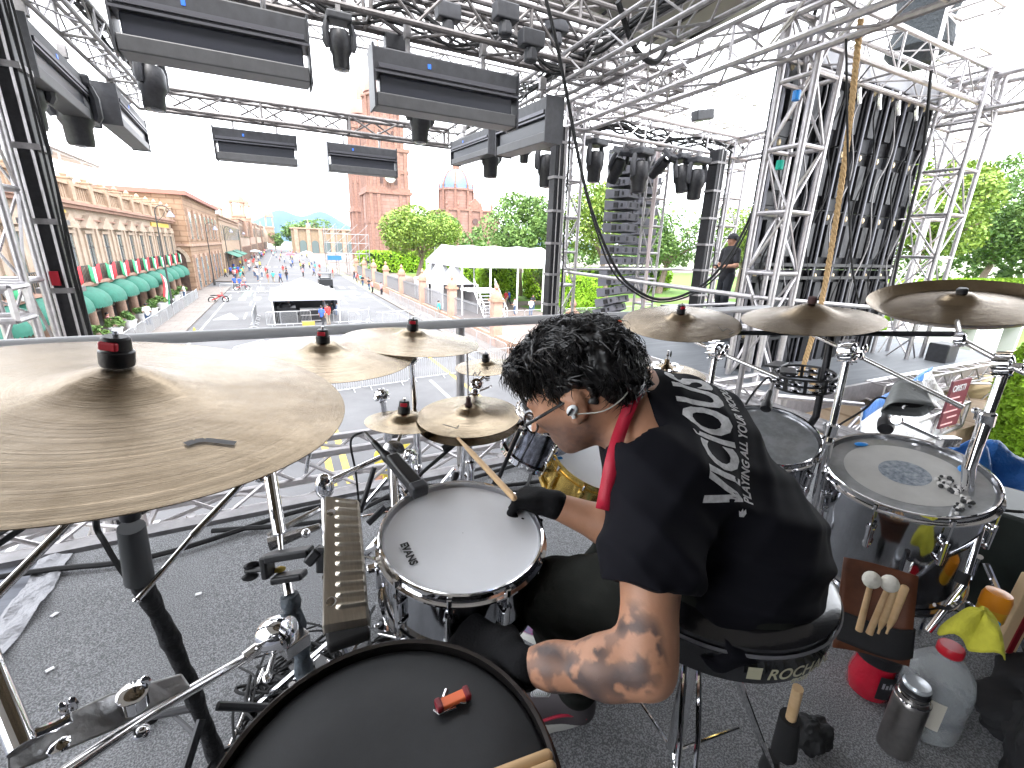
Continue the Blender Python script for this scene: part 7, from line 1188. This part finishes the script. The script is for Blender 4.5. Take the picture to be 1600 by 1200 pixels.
B.chain([Rs, Re], [.055, .045], .02).chain([Re, Re.lerp(Rw, .3), Rw], [.044, .044, .029], .02)
B.chain([Lh, Lk, La], [.08, .055, .028], .03).chain([Rh_, Rk, Ra], [.08, .055, .028], .03)
def tattoo(P):
    m = np.zeros(len(P)); w = nz(P, 30) + .6 * nz(P, 80, 3); w2 = nz(P, 30, 9)
    def reg(c, r, thr, st):
        c = np.array(c); d = np.linalg.norm(P - c, axis=1) / r; return np.clip((1 - d) * 5, 0, 1) * np.clip((w - thr - .05) * 10, 0, 1) * st
    for c, r, t, st in ((atd(975, 1000, .63), .062, -.15, 1), (atd(990, 1030, .63), .050, -.15, .95), (atd(920, 1035, .65), .06, -.2, .95), (atd(860, 1065, .70), .06, -.3, 1), (atd(900, 1080, .68), .055, -.3, 1), (atd(955, 975, .64), .04, -.15, .9), (atd(940, 1060, .65), .05, -.2, .95)): m = np.maximum(m, reg(c, r, t, st))
    m = m * (.75 + .25 * np.clip(w2 * 3, -1, 1)); q = (P - np.array(Hc)); f_, l_, u_ = q @ np.array(hf), q @ np.array(hl), q @ np.array(hu)
    beard = np.clip((-.030 - u_ + .3 * np.clip(f_, -.05, .1)) * 30, 0, 1) * np.clip((f_ + .035) * 30, 0, 1) * np.clip((u_ + .14) * 30, 0, 1); beard *= .62 + .2 * np.clip(nz(P, 120), -1, 1); ns = (np.abs(l_) < .02) & (f_ > .085) & (u_ > -.06); beard[ns] = 0; return np.clip(np.maximum(m, beard), 0, 1)
body = B.mesh('body', SKIN, person, 2, tattoo)
# -- shirt
T = SDF((.30, .12, .55), (1.15, 1.0, 1.10), .0062); ba = (Wa - Ch).normalized()
T.chain([Nb + (Ch - Nb) * .22, Ch, Wa, Pe + V(0, 0, .02)], [.088, .146, .146, .132], .05)
bl = (Ls - Rs).normalized(); Tn = (Nb - Ch)
T.chain([Nb + (Ls - Nb) * .3, Ls], [.060, .074], .05).chain([Nb + (Rs - Nb) * .3, Rs], [.060, .074], .05).cone(Ls.lerp(Wa, .2), Rs.lerp(Wa, .2), .095, .09, .06)
hem = Ls.lerp(Le, .62); T.chain([Ls, Ls.lerp(Le, .4), Ls.lerp(Le, .75)], [.076, .073, .072], .035); T.chain([Rs, Rs.lerp(Re, .7)], [.08, .072], .03)
T.cone(atd(1225, 955, .85), atd(1115, 985, .79), .055, .055, .07).cone(atd(1200, 985, .80), atd(1120, 1005, .755), .028, .028, .05)
ad = (Le - Ls).normalized(); T.cut(hem, ad, hem - V(.12, .12, .12), hem + V(.10, .12, .12) ); hr = Rs.lerp(Re, .6); T.cut(hr, (Re - Rs), hr - V(.09, .09, .09), hr + V(.06, .09, .09))
cn_ = (hp(-.02, 0, -.05) - Nb).normalized(); T.chain([Nb, Nb + cn_ * .07], [.078, .070], .03).cut(Nb + cn_ * .050, cn_, Nb - V(.12, .12, .1), Nb + V(.12, .12, .14))
def folds(X, Y, Z):
    a = (X - Ls.x) * ad.x + (Y - Ls.y) * ad.y + (Z - Ls.z) * ad.z; s = X * .62 + Y * .2 + Z * .75; q = X * .9 - Y * .35 - Z * .3
    w = np.sin(s * 88 + 3.5 * np.sin(q * 10)) * .5 + .5; low = np.clip((.93 - Z) / .3, 0, 1)
    r = np.sin(q * 75 + 4 * np.sin(s * 9)) ; return -(.003 + .010 * low) * w ** 2.2 - .0045 * (r * .5 + .5) ** 4 * (1 - low * .4) + .002 * np.sin(X * 31 + Z * 23) * np.sin(Y * 27)
T.warp(folds); shirt = T.mesh('shirt', COTT, person, 1)
# -- trousers
J = SDF((.32, .20, .08), (1.05, 1.10, .80), .0075); J.chain([Pe + V(.0, 0, -.02), Pe + V(0, .03, -.05)], [.13, .13], .04)
J.chain([Lh, Lh.lerp(Lk, .5), Lk, Lk.lerp(La, .4), La + V(0, 0, .02)], [.098, .088, .072, .062, .055], .03).chain([Rh_, Rh_.lerp(Rk, .5), Rk, Rk.lerp(Ra, .4), Ra + V(0, 0, .03)], [.098, .088, .072, .062, .055], .03)
J.warp(lambda X, Y, Z: -.006 * (np.sin(X * 40 + Z * 55) * np.sin(Y * 44 + Z * 20)) ** 2); J.cut(V(.5, .7, .10), (0, 0, -1), (.3, .2, .05), (1.05, 1.1, .14)); J.mesh('trousers', JEAN, person, 1)
# -- gloves: palm, four curled fingers, thumb
def glove(w, kn, pn, side, name, curl, parent, fl=1.0, stick_dir=None):
    w, kn, pn = V(w), V(kn), V(pn).normalized(); d = (kn - w).normalized(); pn = (pn - d * pn.dot(d)).normalized(); sd = d.cross(pn) * side; lo = [min(w[i], kn[i]) - .12 for i in range(3)]; hi = [max(w[i], kn[i]) + .12 for i in range(3)]; Hs = SDF(lo, hi, .0026)
    Hs.cone(w - d * .022, w + d * .01, .034, .031, .015)
    for k in range(4): a0 = w + d * .02 + sd * (k - 1.5) * .013; a1 = kn + sd * (k - 1.5) * .0222 - d * abs(k - 1.2) * .004; Hs.cone(a0, a1, .017, .0135, .016)
    Hs.ell(w.lerp(kn, .45) + pn * .012 + sd * -.02, (.022, .02, .03), None, .02)
    for k in range(4):
        a1 = kn + sd * (k - 1.5) * .0222 - d * abs(k - 1.2) * .004; L_ = (.041, .046, .043, .034)[k] * fl; c = curl[k]; ang = c; p = a1; dd = d * math.cos(ang) + pn * math.sin(ang); p1 = p + dd * L_; ang += c * 1.15; dd = d * math.cos(ang) + pn * math.sin(ang); p2 = p1 + dd * L_ * .66; ang += c * .8; dd = d * math.cos(ang) + pn * math.sin(ang); p3 = p2 + dd * L_ * .5
        Hs.cone(p, p1, .0112, .0100, .004).cone(p1, p2, .0100, .0092, .003).cone(p2, p3, .0092, .0080, .003)
    tb = w + d * .022 - sd * .026; t1 = tb - sd * .022 + d * .026 + pn * .012; t2 = t1 + d * .030 + sd * .004 + pn * .014; t3 = t2 + d * .020 + sd * .010 + pn * .010; Hs.cone(tb, t1, .017, .0135, .012).cone(t1, t2, .0135, .0115, .004).cone(t2, t3, .0115, .0095, .004)
    return Hs.mesh(name, GLOV, parent, 1)
lk = atd(722, 990, .835); glove(Lw + (lk - Lw).normalized() * .012, lk, -U3 * .75 + F3 * .5, 1, 'glove', (.55, .62, .7, .8), person)
rk = atd(812, 776, 1.08); glove(Rw + (rk - Rw).normalized() * .010, rk, -U3 * .9 + F3 * .2, 1, 'glove', (.95, 1.0, 1.05, 1.1), person, .95)
# knit tool in the left hand is hidden; shoes
def shoe(heel, toe, col, name, stripe=None):
    h_, t_ = V(heel), V(toe); d = (t_ - h_); d.z = 0; d.normalize(); s = V(-d.y, d.x, 0); z = V(0, 0, 1); SS = SDF([min(h_[i], t_[i]) - .08 for i in range(3)], [max(h_[i], t_[i]) + .16 for i in range(3)], .005); m = h_.lerp(t_, .45)
    SS.cone(h_ + d * .045 + z * .055, h_ + d * .05 + z * .10, .042, .04, .02).cone(h_ + d * .04 + z * .04, t_ - d * .05 + z * .032, .040, .032, .03).cone(h_ + d * .06 + z * .08, t_ - d * .07 + z * .035, .034, .026, .03); SS.cut(h_ + z * .022, (0, 0, -1), SS.lo, SS.lo + SS.n * SS.h); sh = SS.mesh(name, col, person, 1)
    mb = MB(); prof = []
    for k in range(36):
        a = 2 * PI * k / 36; x = math.cos(a); y = math.sin(a); L_ = (t_ - h_).length; prof.append((L_ / 2 + x * L_ / 2, y * (.040 if x < 0 else .044) * (1 - .12 * x * x)))
    mb.prism(prof, V(h_.x, h_.y, h_.z), d, s, (0, 0, .026)); mb.build('sole', M('shoe_white', (.62, .62, .58), .6), sh, bevel=.004)
    if stripe:
        mb = MB(); P = [h_ + d * (.03 + .17 * u) + s * (-.0425 + .005 * u) * stripe[1] + z * (.05 + .014 * math.sin(u * 5)) for u in [k / 10 for k in range(11)]]; mb.tube(P, .0045, 6); mb.build('side_stripe', stripe[0], sh)
    return sh
hz_ = atz(925, 1118, .03); shoe(hz_, hz_ + V(-.25, .10, 0), M('suede_shoe', (.07, .06, .065), .85), 'shoe', (M('stripe_red', (.42, .02, .05), .5), -1))
rz = atz(850, 1005, .10); SC2 = M('colourful_shoe', (.45, .03, .20), .6, col2=(.05, .35, .42), vs=22); shoe(rz + V(.10, -.09, 0), rz + V(-.08, .14, 0), SC2, 'shoe')
# -- hair
G_ = SDF([Hc[i] - .19 for i in range(3)], [Hc[i] + .19 for i in range(3)], .0042)
G_.ell(hp(-.022, 0, .030), (.104, .084, .094), HR, .01).ell(hp(.02, .0, .072), (.082, .072, .052), HR, .03).ell(hp(.062, 0, .078), (.045, .06, .038), HR, .03).ell(hp(-.075, 0, .0), (.05, .07, .07), HR, .04)
G_.cut(hp(.0, 0, -.022), -hu + hf * .9, G_.lo, G_.lo + G_.n * G_.h)
for s_ in (1, -1): pass
def curls(X, Y, Z): return .009 * np.sin(X * 95 + 3 * np.sin(Z * 60)) * np.sin(Y * 88 + 2.5 * np.sin(X * 55)) * np.sin(Z * 84 + 2 * np.sin(Y * 70)) - .004 * np.sin(X * 210 + Z * 120) * np.sin(Y * 190)
G_.warp(curls); hair = G_.mesh('hair', HAIR, person, 0)
bv = BVHTree.FromObject(hair, bpy.context.evaluated_depsgraph_get()); Mi_ = hair.matrix_world.inverted() if False else None
g_ = random.Random(2); mb = MB(); hv = [V(p) for p in G_.P[::1]]
for p in hv:
    q = p - hp(-.01, 0, .02); 
    fq, lq, uq = q.dot(hf), q.dot(hl), q.dot(hu)
    if g_.random() < .42 or (uq < -.028 and fq > -.07) or ((fq - .0) ** 2 + (uq + .03) ** 2 < .040 ** 2 and lq > 0): continue
    nn = q.normalized(); flow = (-hf * .3 + hf * 1.1 * max(0, (q.dot(hf)) * 10) - hu * .5 + V(g_.uniform(-1, 1), g_.uniform(-1, 1), g_.uniform(-1, 1)) * .30 + (lambda s: V(noise.noise(s), noise.noise(s + V(7, 0, 0)), noise.noise(s + V(0, 9, 0))) * 2.2)(p * 26)); flow = (flow - nn * flow.dot(nn)).normalized(); L_ = g_.uniform(.018, .042); bend = V(g_.uniform(-1, 1), g_.uniform(-1, 1), g_.uniform(-1, 1)) * .008
    p0 = p - nn * .004; P_ = [p0, p0 + flow * L_ * .35 + nn * .004 + bend * .3, p0 + flow * L_ * .7 + nn * .004 + bend, p0 + flow * L_ + - nn * .001 + bend * 1.2]; mb.tube(P_, [.0008, .0009, .0007, .0002], 3, caps=False)
mb.build('hair_strands', HAIR, hair)
# -- glasses, earphone, lanyard
FRM = M('glasses_frame', (.012, .012, .014), .25); gl = MB(); ey = .020
for s_ in (1, -1):
    gl.tube([hp(.108, s_ * .036 + .028 * math.cos(a), -.020 + ey * math.sin(a)) for a in [2 * PI * k / 20 for k in range(20)]], .0022, 6, closed=True); gl.tube([hp(.108, s_ * .064, -.014), hp(.098, s_ * .078, -.012), hp(.0, s_ * .088, -.002), hp(-.018, s_ * .088, -.016)], [.003, .0035, .0025, .002], 6)
gl.tube([hp(.109, -.009, -.014), hp(.112, 0, -.011), hp(.109, .009, -.014)], .002, 6); gls = gl.build('glasses', FRM, person)
mb = MB()
for s_ in (1, -1): mb.add([hp(.108, s_ * .036 + .026 * math.cos(a), -.020 + .018 * math.sin(a)) for a in [2 * PI * k / 20 for k in range(20)]], [tuple(range(20))])
mb.build('lens', M('spectacle_lens', (.9, .92, .95), .03, trans=.95, ior=1.05), gls)
mb = MB(); ec = hp(.0, .094, -.020); mb.ball(ec, (.012, .0045, .009), 14, HR @ Matrix.Rotation(.4, 3, 'Y')); mb.tube([ec, hp(.004, .093, -.034)], [.0045, .004], 8); e_ = mb.build('earphone', M('earphone_white', (.70, .73, .74), .25, coat=.5), person); mb = MB(); mb.box(hp(.002, .1005, -.020), (.015, .002, .004), HR @ Matrix.Rotation(.5, 3, 'Y')); mb.build('earphone_slot', BLK, e_)
mb = MB(); mb.tube(spline([hp(-.006, .094, -.03), hp(-.05, .088, -.045), hp(-.09, .06, -.04), hp(-.11, .02, -.02)], 5), .0012, 5); mb.build('earphone_lead', M('clear_lead', (.5, .5, .45), .3), e_)
bpy.context.view_layer.update()
def surf(o): dg = bpy.context.evaluated_depsgraph_get(); me = o.data; mw = o.matrix_world; return BVHTree.FromPolygons([mw @ v.co for v in me.vertices], [tuple(p.vertices) for p in me.polygons])
SB = surf(shirt); BB = surf(body)
def hit(x, y, tr=(None,)):
    d = ray(x, y).normalized(); best = None
    for t_ in (SB, BB):
        h = t_.ray_cast(V(0, 0, CZ), d)
        if h[0] is not None and (best is None or h[3] < best[3]): best = h
    return best
RIB = M('lanyard_red', (.40, .012, .035), .5, bump=.3, bs=400); P_ = []
for x, y in ((1002, 600), (990, 622), (978, 650), (967, 680), (959, 708), (953, 736), (949, 758)):
    h = hit(x, y)
    if h: P_.append((h[0], h[1]))
mb = MB(); Q = []; cs_ = spline([p for p, n_ in P_], 2)
for _ in range(4): cs_ = [cs_[0]] + [(cs_[i - 1] + cs_[i] * 2 + cs_[i + 1]) / 4 for i in range(1, len(cs_) - 1)] + [cs_[-1]]
d_ = (cs_[-1] - cs_[-4]); cs_ += [cs_[-1] + d_ * .5, cs_[-1] + d_ * .95 + V(0, 0, -.004)]
for i, p in enumerate(cs_):
    n_ = (V(0, 0, CZ) - p).normalized(); t_ = (cs_[min(i + 1, len(cs_) - 1)] - cs_[max(i - 1, 0)]).normalized(); s_ = n_.cross(t_).normalized(); Q.append((p + n_ * .011 - s_ * .0115, p + n_ * .014 + s_ * .0105))
mb.add([q_ for pr_ in Q for q_ in pr_], [(2 * i, 2 * i + 1, 2 * i + 3, 2 * i + 2) for i in range(len(Q) - 1)])
mb.build('lanyard', RIB, person, solid=.0012)
mb = MB(); P_ = [h[0] + h[1] * .004 for h in (hit(992, 600), hit(1002, 597), hit(1012, 598), hit(1018, 604)) if h]
if len(P_) > 2: mb.tube(spline(P_, 4), .004, 6); mb.build('cable_clip', BLK, person)
# -- print on the back of the shirt
def decal(s, px0, px1, pxh, mat, name, bold=.002, lf=1.0):
    p0, p1, ph = hit(*px0), hit(*px1), hit(*pxh); ux = (p1[0] - p0[0]).normalized(); uy = (ph[0] - p0[0]); uy = (uy - ux * uy.dot(ux)); H_ = uy.length; uy.normalize(); n_ = ux.cross(uy); 
    if n_.dot(p0[1]) < 0: n_ = -n_
    c = bpy.data.curves.new(name, 'FONT'); c.body = s; c.size = 1; c.offset = bold; c.resolution_u = 3; o = bpy.data.objects.new(name, c); COL.objects.link(o); bpy.context.view_layer.update(); me = bpy.data.meshes.new_from_object(o.evaluated_get(bpy.context.evaluated_depsgraph_get())); COL.objects.unlink(o); bpy.data.objects.remove(o)
    import bmesh
    bm = bmesh.new(); bm.from_mesh(me); bmesh.ops.triangulate(bm, faces=bm.faces); bmesh.ops.subdivide_edges(bm, edges=[e for e in bm.edges if e.calc_length() > .12], cuts=3, use_grid_fill=True)
    xs = [v.co.x for v in bm.verts]; W0 = max(xs); Ld = (p1[0] - p0[0]).length; g2 = random.Random(5)
    mwi = shirt.matrix_world.inverted()
    for v in bm.verts:
        q = p0[0] + ux * (v.co.x / W0 * Ld / lf) + uy * (v.co.y / .72 * H_); h = SB.ray_cast(q + n_ * .12, -n_); co = h[0] + h[1] * .0012 if h[0] is not None else q - n_ * .05
        v.co = mwi @ co
    bm.to_mesh(me); bm.free(); me.materials.clear(); me.materials.append(mat); o = bpy.data.objects.new(name, me); COL.objects.link(o); o.parent = shirt; return o
PRT = M('cracked_white_print', (.66, .66, .67), .75, col2=(.42, .42, .43), vs=70)
try:
    decal('VICIOUS', (1152, 803), (1140, 662), (1096, 788), PRT, 'back_print', .03, .60); decal('PLAYING ALL YOUR VICIOUS', (1176, 790), (1166, 672), (1162, 787), PRT, 'back_print_line', .03, .56)
    h = hit(1153, 806); mb = MB(); u1 = V(0, 0, 1).cross(h[1]).normalized(); v1 = h[1].cross(u1); P_ = [(0, 0), (.009, -.002), (.013, .004), (.011, .012), (.007, .008), (.005, .014), (.002, .008), (-.002, .011)]; mb.add([h[0] + h[1] * .003 + u1 * a + v1 * b_ for a, b_ in P_], [tuple(range(len(P_)))]); mb.build('print_emblem', PRT, shirt, smooth=False)
except Exception as ex: print('decal', ex)
# -- generic standing figures
def figure(pose=0, h=.024, H=1.72, arms='down'):
    k = H / 1.72; z = lambda q: q * k; parts = {}
    def sk(): return SDF((-.4, -.45, 0), (.4, .45, H + .1), h)
    st = .14 if pose else 0; b = sk(); b.ell((.01, 0, z(1.60)), (.095, .078, .118), None, .01).chain([(0, 0, z(1.5)), (0, 0, z(1.42))], [.055, .06], .03).chain([(0, 0, z(1.40)), (0, 0, z(1.2)), (0, 0, z(.95))], [.10, .12, .12], .05)
    hands = []
    for s in (-1, 1):
        sh = V(0, s * .18, z(1.40)); el = V(-.03, s * .24, z(1.12)) if arms == 'down' else V(.02, s * .25, z(1.13)); wr = V(.05 + .1 * st * s, s * .25, z(.88)) if arms == 'down' else V(.26, s * .06, z(1.10)); b.chain([sh, el, wr], [.05, .042, .032], .03); b.ell(wr + (wr - el).normalized() * .06, (.035, .025, .045), None, .02)
        hip = V(0, s * .09, z(.92)); kn = V(.05 + st * s * .8, s * .10, z(.50)); an = V(st * s * 1.6 - .02, s * .10, z(.09)); b.chain([hip, kn, an], [.08, .055, .042], .03); b.cone(an, an + V(.12, 0, -.035 * k), .04, .035, .02)
        hands.append((sh, el, wr, hip, kn, an))
    parts['body'] = b; t = sk(); t.chain([(0, 0, z(1.40)), (0, 0, z(1.2)), (0, 0, z(.93))], [.125, .145, .15], .05)
    for sh, el, wr, hip, kn, an in hands: t.chain([V(0, 0, z(1.40)), sh, sh.lerp(el, .7)], [.09, .07, .062], .03)
    parts['shirt'] = t; j = sk(); j.cone((0, 0, z(.95)), (0, 0, z(.9)), .14, .13, .03)
    for sh, el, wr, hip, kn, an in hands: j.chain([hip, kn, an + V(0, 0, .04)], [.10, .075, .06], .03)
    parts['trousers'] = j; c = sk(); c.ell((-.008, 0, z(1.645)), (.108, .092, .098), None, .01); c.cut((0, 0, z(1.60)), (.5, 0, -1), (-.4, -.4, 1), (.4, .4, 2)); parts['hair'] = c; return parts
def make_person(parts, mats, label, loc, rot, group=None, scale=1, smooth=1):
    t = thing('person', label, 'person', (0, 0, 0), group=group)
    for n_, s in parts.items(): s.mesh(n_, mats[n_], t, smooth)
    t.location = V(loc); t.rotation_euler = (0, 0, rot); t.scale = (scale,) * 3; return t
DKT = M('dark_cloth', (.02, .02, .025), .85)
pz = aty(1147, 364, 6.6); gf = figure(0, .014, 1.80, 'phone'); gm = make_person(gf, {'body': SKINF, 'shirt': DKT, 'trousers': M('black_denim', (.012, .014, .02), .85), 'hair': M('black_hair_far', (.012, .012, .014), .6)}, 'man in black t-shirt and cap looking at his phone on the main stage', (pz.x, pz.y, pz.z - 1.82), PI * .93)
R_ = Matrix.Rotation(PI * .93, 3, 'Z'); pc = V(pz.x, pz.y, pz.z - 1.82); mb = MB(); mb.lathe(pc + R_ @ V(0, 0, 1.70), [(.105, 0), (.10, .06), (.06, .10), (.01, .11)], n=20); mb.box(pc + R_ @ V(.13, 0, 1.71), (.12, .13, .012), R_); mb.build('cap', DKT, gm); mb = MB(); mb.box(pc + R_ @ V(.32, 0, 1.16), (.02, .15, .08), R_ @ Matrix.Rotation(.6, 3, 'Y')); mb.build('phone', BLK, None, smooth=False, bevel=.004, loc=pc + V(-.3, 0, 1.16), label='dark phone held by the man in black on stage', category='phone')
mb = MB(); mb.box(pc + R_ @ V(-.165, .0, 1.30), (.005, .05, .07), R_); mb.build('shirt_print', PRT, gm, smooth=False)
mb = MB(); mb.bb(pc.x - .6, pc.x + .6, pc.y - .4, pc.y + .4, -.5, pc.z); mb.build('stage_box', DKG, None, smooth=False, bevel=.01, loc=pc, label='dark flat box the man in black stands on', category='box')
cols = [('white', (.6, .6, .6)), ('blue', (.04, .10, .42)), ('red', (.5, .04, .04)), ('black', (.02, .02, .025)), ('pink', (.6, .25, .28)), ('teal', (.05, .35, .35)), ('grey', (.25, .25, .27)), ('yellow', (.6, .5, .08))]
protos = []
for i, (cn2, cc) in enumerate(cols):
    f_ = figure(i % 2, .03, 1.7, 'down' if i % 3 else 'phone'); protos.append((cn2, make_person(f_, {'body': SKINF, 'shirt': M('shirt_' + cn2, cc, .85), 'trousers': M('denim_' + str(i % 3), ((.05, .08, .15), (.02, .02, .025), (.25, .22, .18))[i % 3], .85), 'hair': M('black_hair_far', (.012, .012, .014), .6)}, 'x', (0, 0, -50), 0, smooth=0)))
used_p = set()
def walker(k, x, y, rot, label, group='people in the street', z=G, sc=1):
    n_, o = protos[k]
    if k not in used_p: used_p.add(k)
    else: o = dup(o)
    o.location = (x, y, z); o.rotation_euler = (0, 0, rot); o.scale = (sc,) * 3; o['label'] = label; o['group'] = group
for k, px, py, lab in ((4, 176, 529, 'person in pink top nearest the stage on the left sidewalk'), (0, 234, 510, 'person in white top beside the left barriers'), (0, 290, 470, 'person in white under the far end of the awnings'), (1, 368, 452, 'left person in blue by the far barriers'), (1, 376, 453, 'middle person in blue by the far barriers'), (6, 384, 451, 'grey dressed person next to the people in blue'), (2, 420, 444, 'person in red walking across the far crossing'), (5, 428, 441, 'person in teal behind the canopy tent roof, left'), (1, 439, 442, 'person in blue behind the canopy tent roof'), (3, 454, 500, 'black clad person working in the canopy tent, left'), (6, 508, 497, 'grey clad person inside the canopy tent, right'), (2, 514, 508, 'person in red in front of the canopy tent'), (1, 505, 512, 'person with blue shorts crouching by the tent barriers'), (3, 524, 494, 'dark dressed person at the right tent post'), (5, 686, 499, 'person in teal standing between the stone pillars'), (2, 790, 478, 'person in orange red on the garden path'), (1, 795, 477, 'person in blue on the garden path'), (0, 804, 493, 'person in white by the garden barriers, left'), (0, 829, 494, 'person in white by the garden barriers, right'), (3, 832, 486, 'person in black on the lawn'), (7, 538, 690, 'person in yellow vest just below the riser edge')):
    p = atz(px, py, G); rr = random.Random(px); walker(k, p.x, p.y, rr.uniform(0, 6), lab, group=None) if py < 600 else None
p = aty(538, 690, 4.2); walker(7, 1.0, 5.2, 2.0, 'person in yellow and dark clothes right below the riser edge', z=-2.6)
g_ = random.Random(44); far = 0
for i in range(95):
    y = g_.uniform(88, 290) if i > 25 else g_.uniform(80, 130); x = g_.uniform(-7.5, 9.5) if i % 3 else g_.uniform(-9, -6); k = g_.randrange(8); n_, _ = protos[k]; walker(k, x, y, g_.uniform(0, 6), 'one of the many pedestrians far down the street, %s top' % n_, group='far pedestrians, %s tops' % n_)
for i in range(9):
    walker(g_.randrange(8), 12.0 + g_.uniform(-.8, .6) - .6, 60 + i * 3.2, g_.uniform(0, 6), 'pedestrian on the right pavement beyond the far fence pillars', group='pedestrians by the far fence')
# ------------------------------------------------------------------ air between here and the hills
hzm = bpy.data.materials.new('haze'); hzm.use_nodes = True; hn = hzm.node_tree; hn.nodes.clear(); pv = hn.nodes.new('ShaderNodeVolumePrincipled'); pv.inputs['Color'].default_value = (.55, .75, 1, 1); pv.inputs['Density'].default_value = HAZE_D; pv.inputs['Anisotropy'].default_value = .0; ho = hn.nodes.new('ShaderNodeOutputMaterial'); hn.links.new(pv.outputs[0], ho.inputs['Volume'])
if HAZE_D > 0: mb = MB(); mb.bb(-3000, 4200, -300, 4200, G - 40, 420); mb.build('haze', hzm, None, smooth=False, kind='stuff')
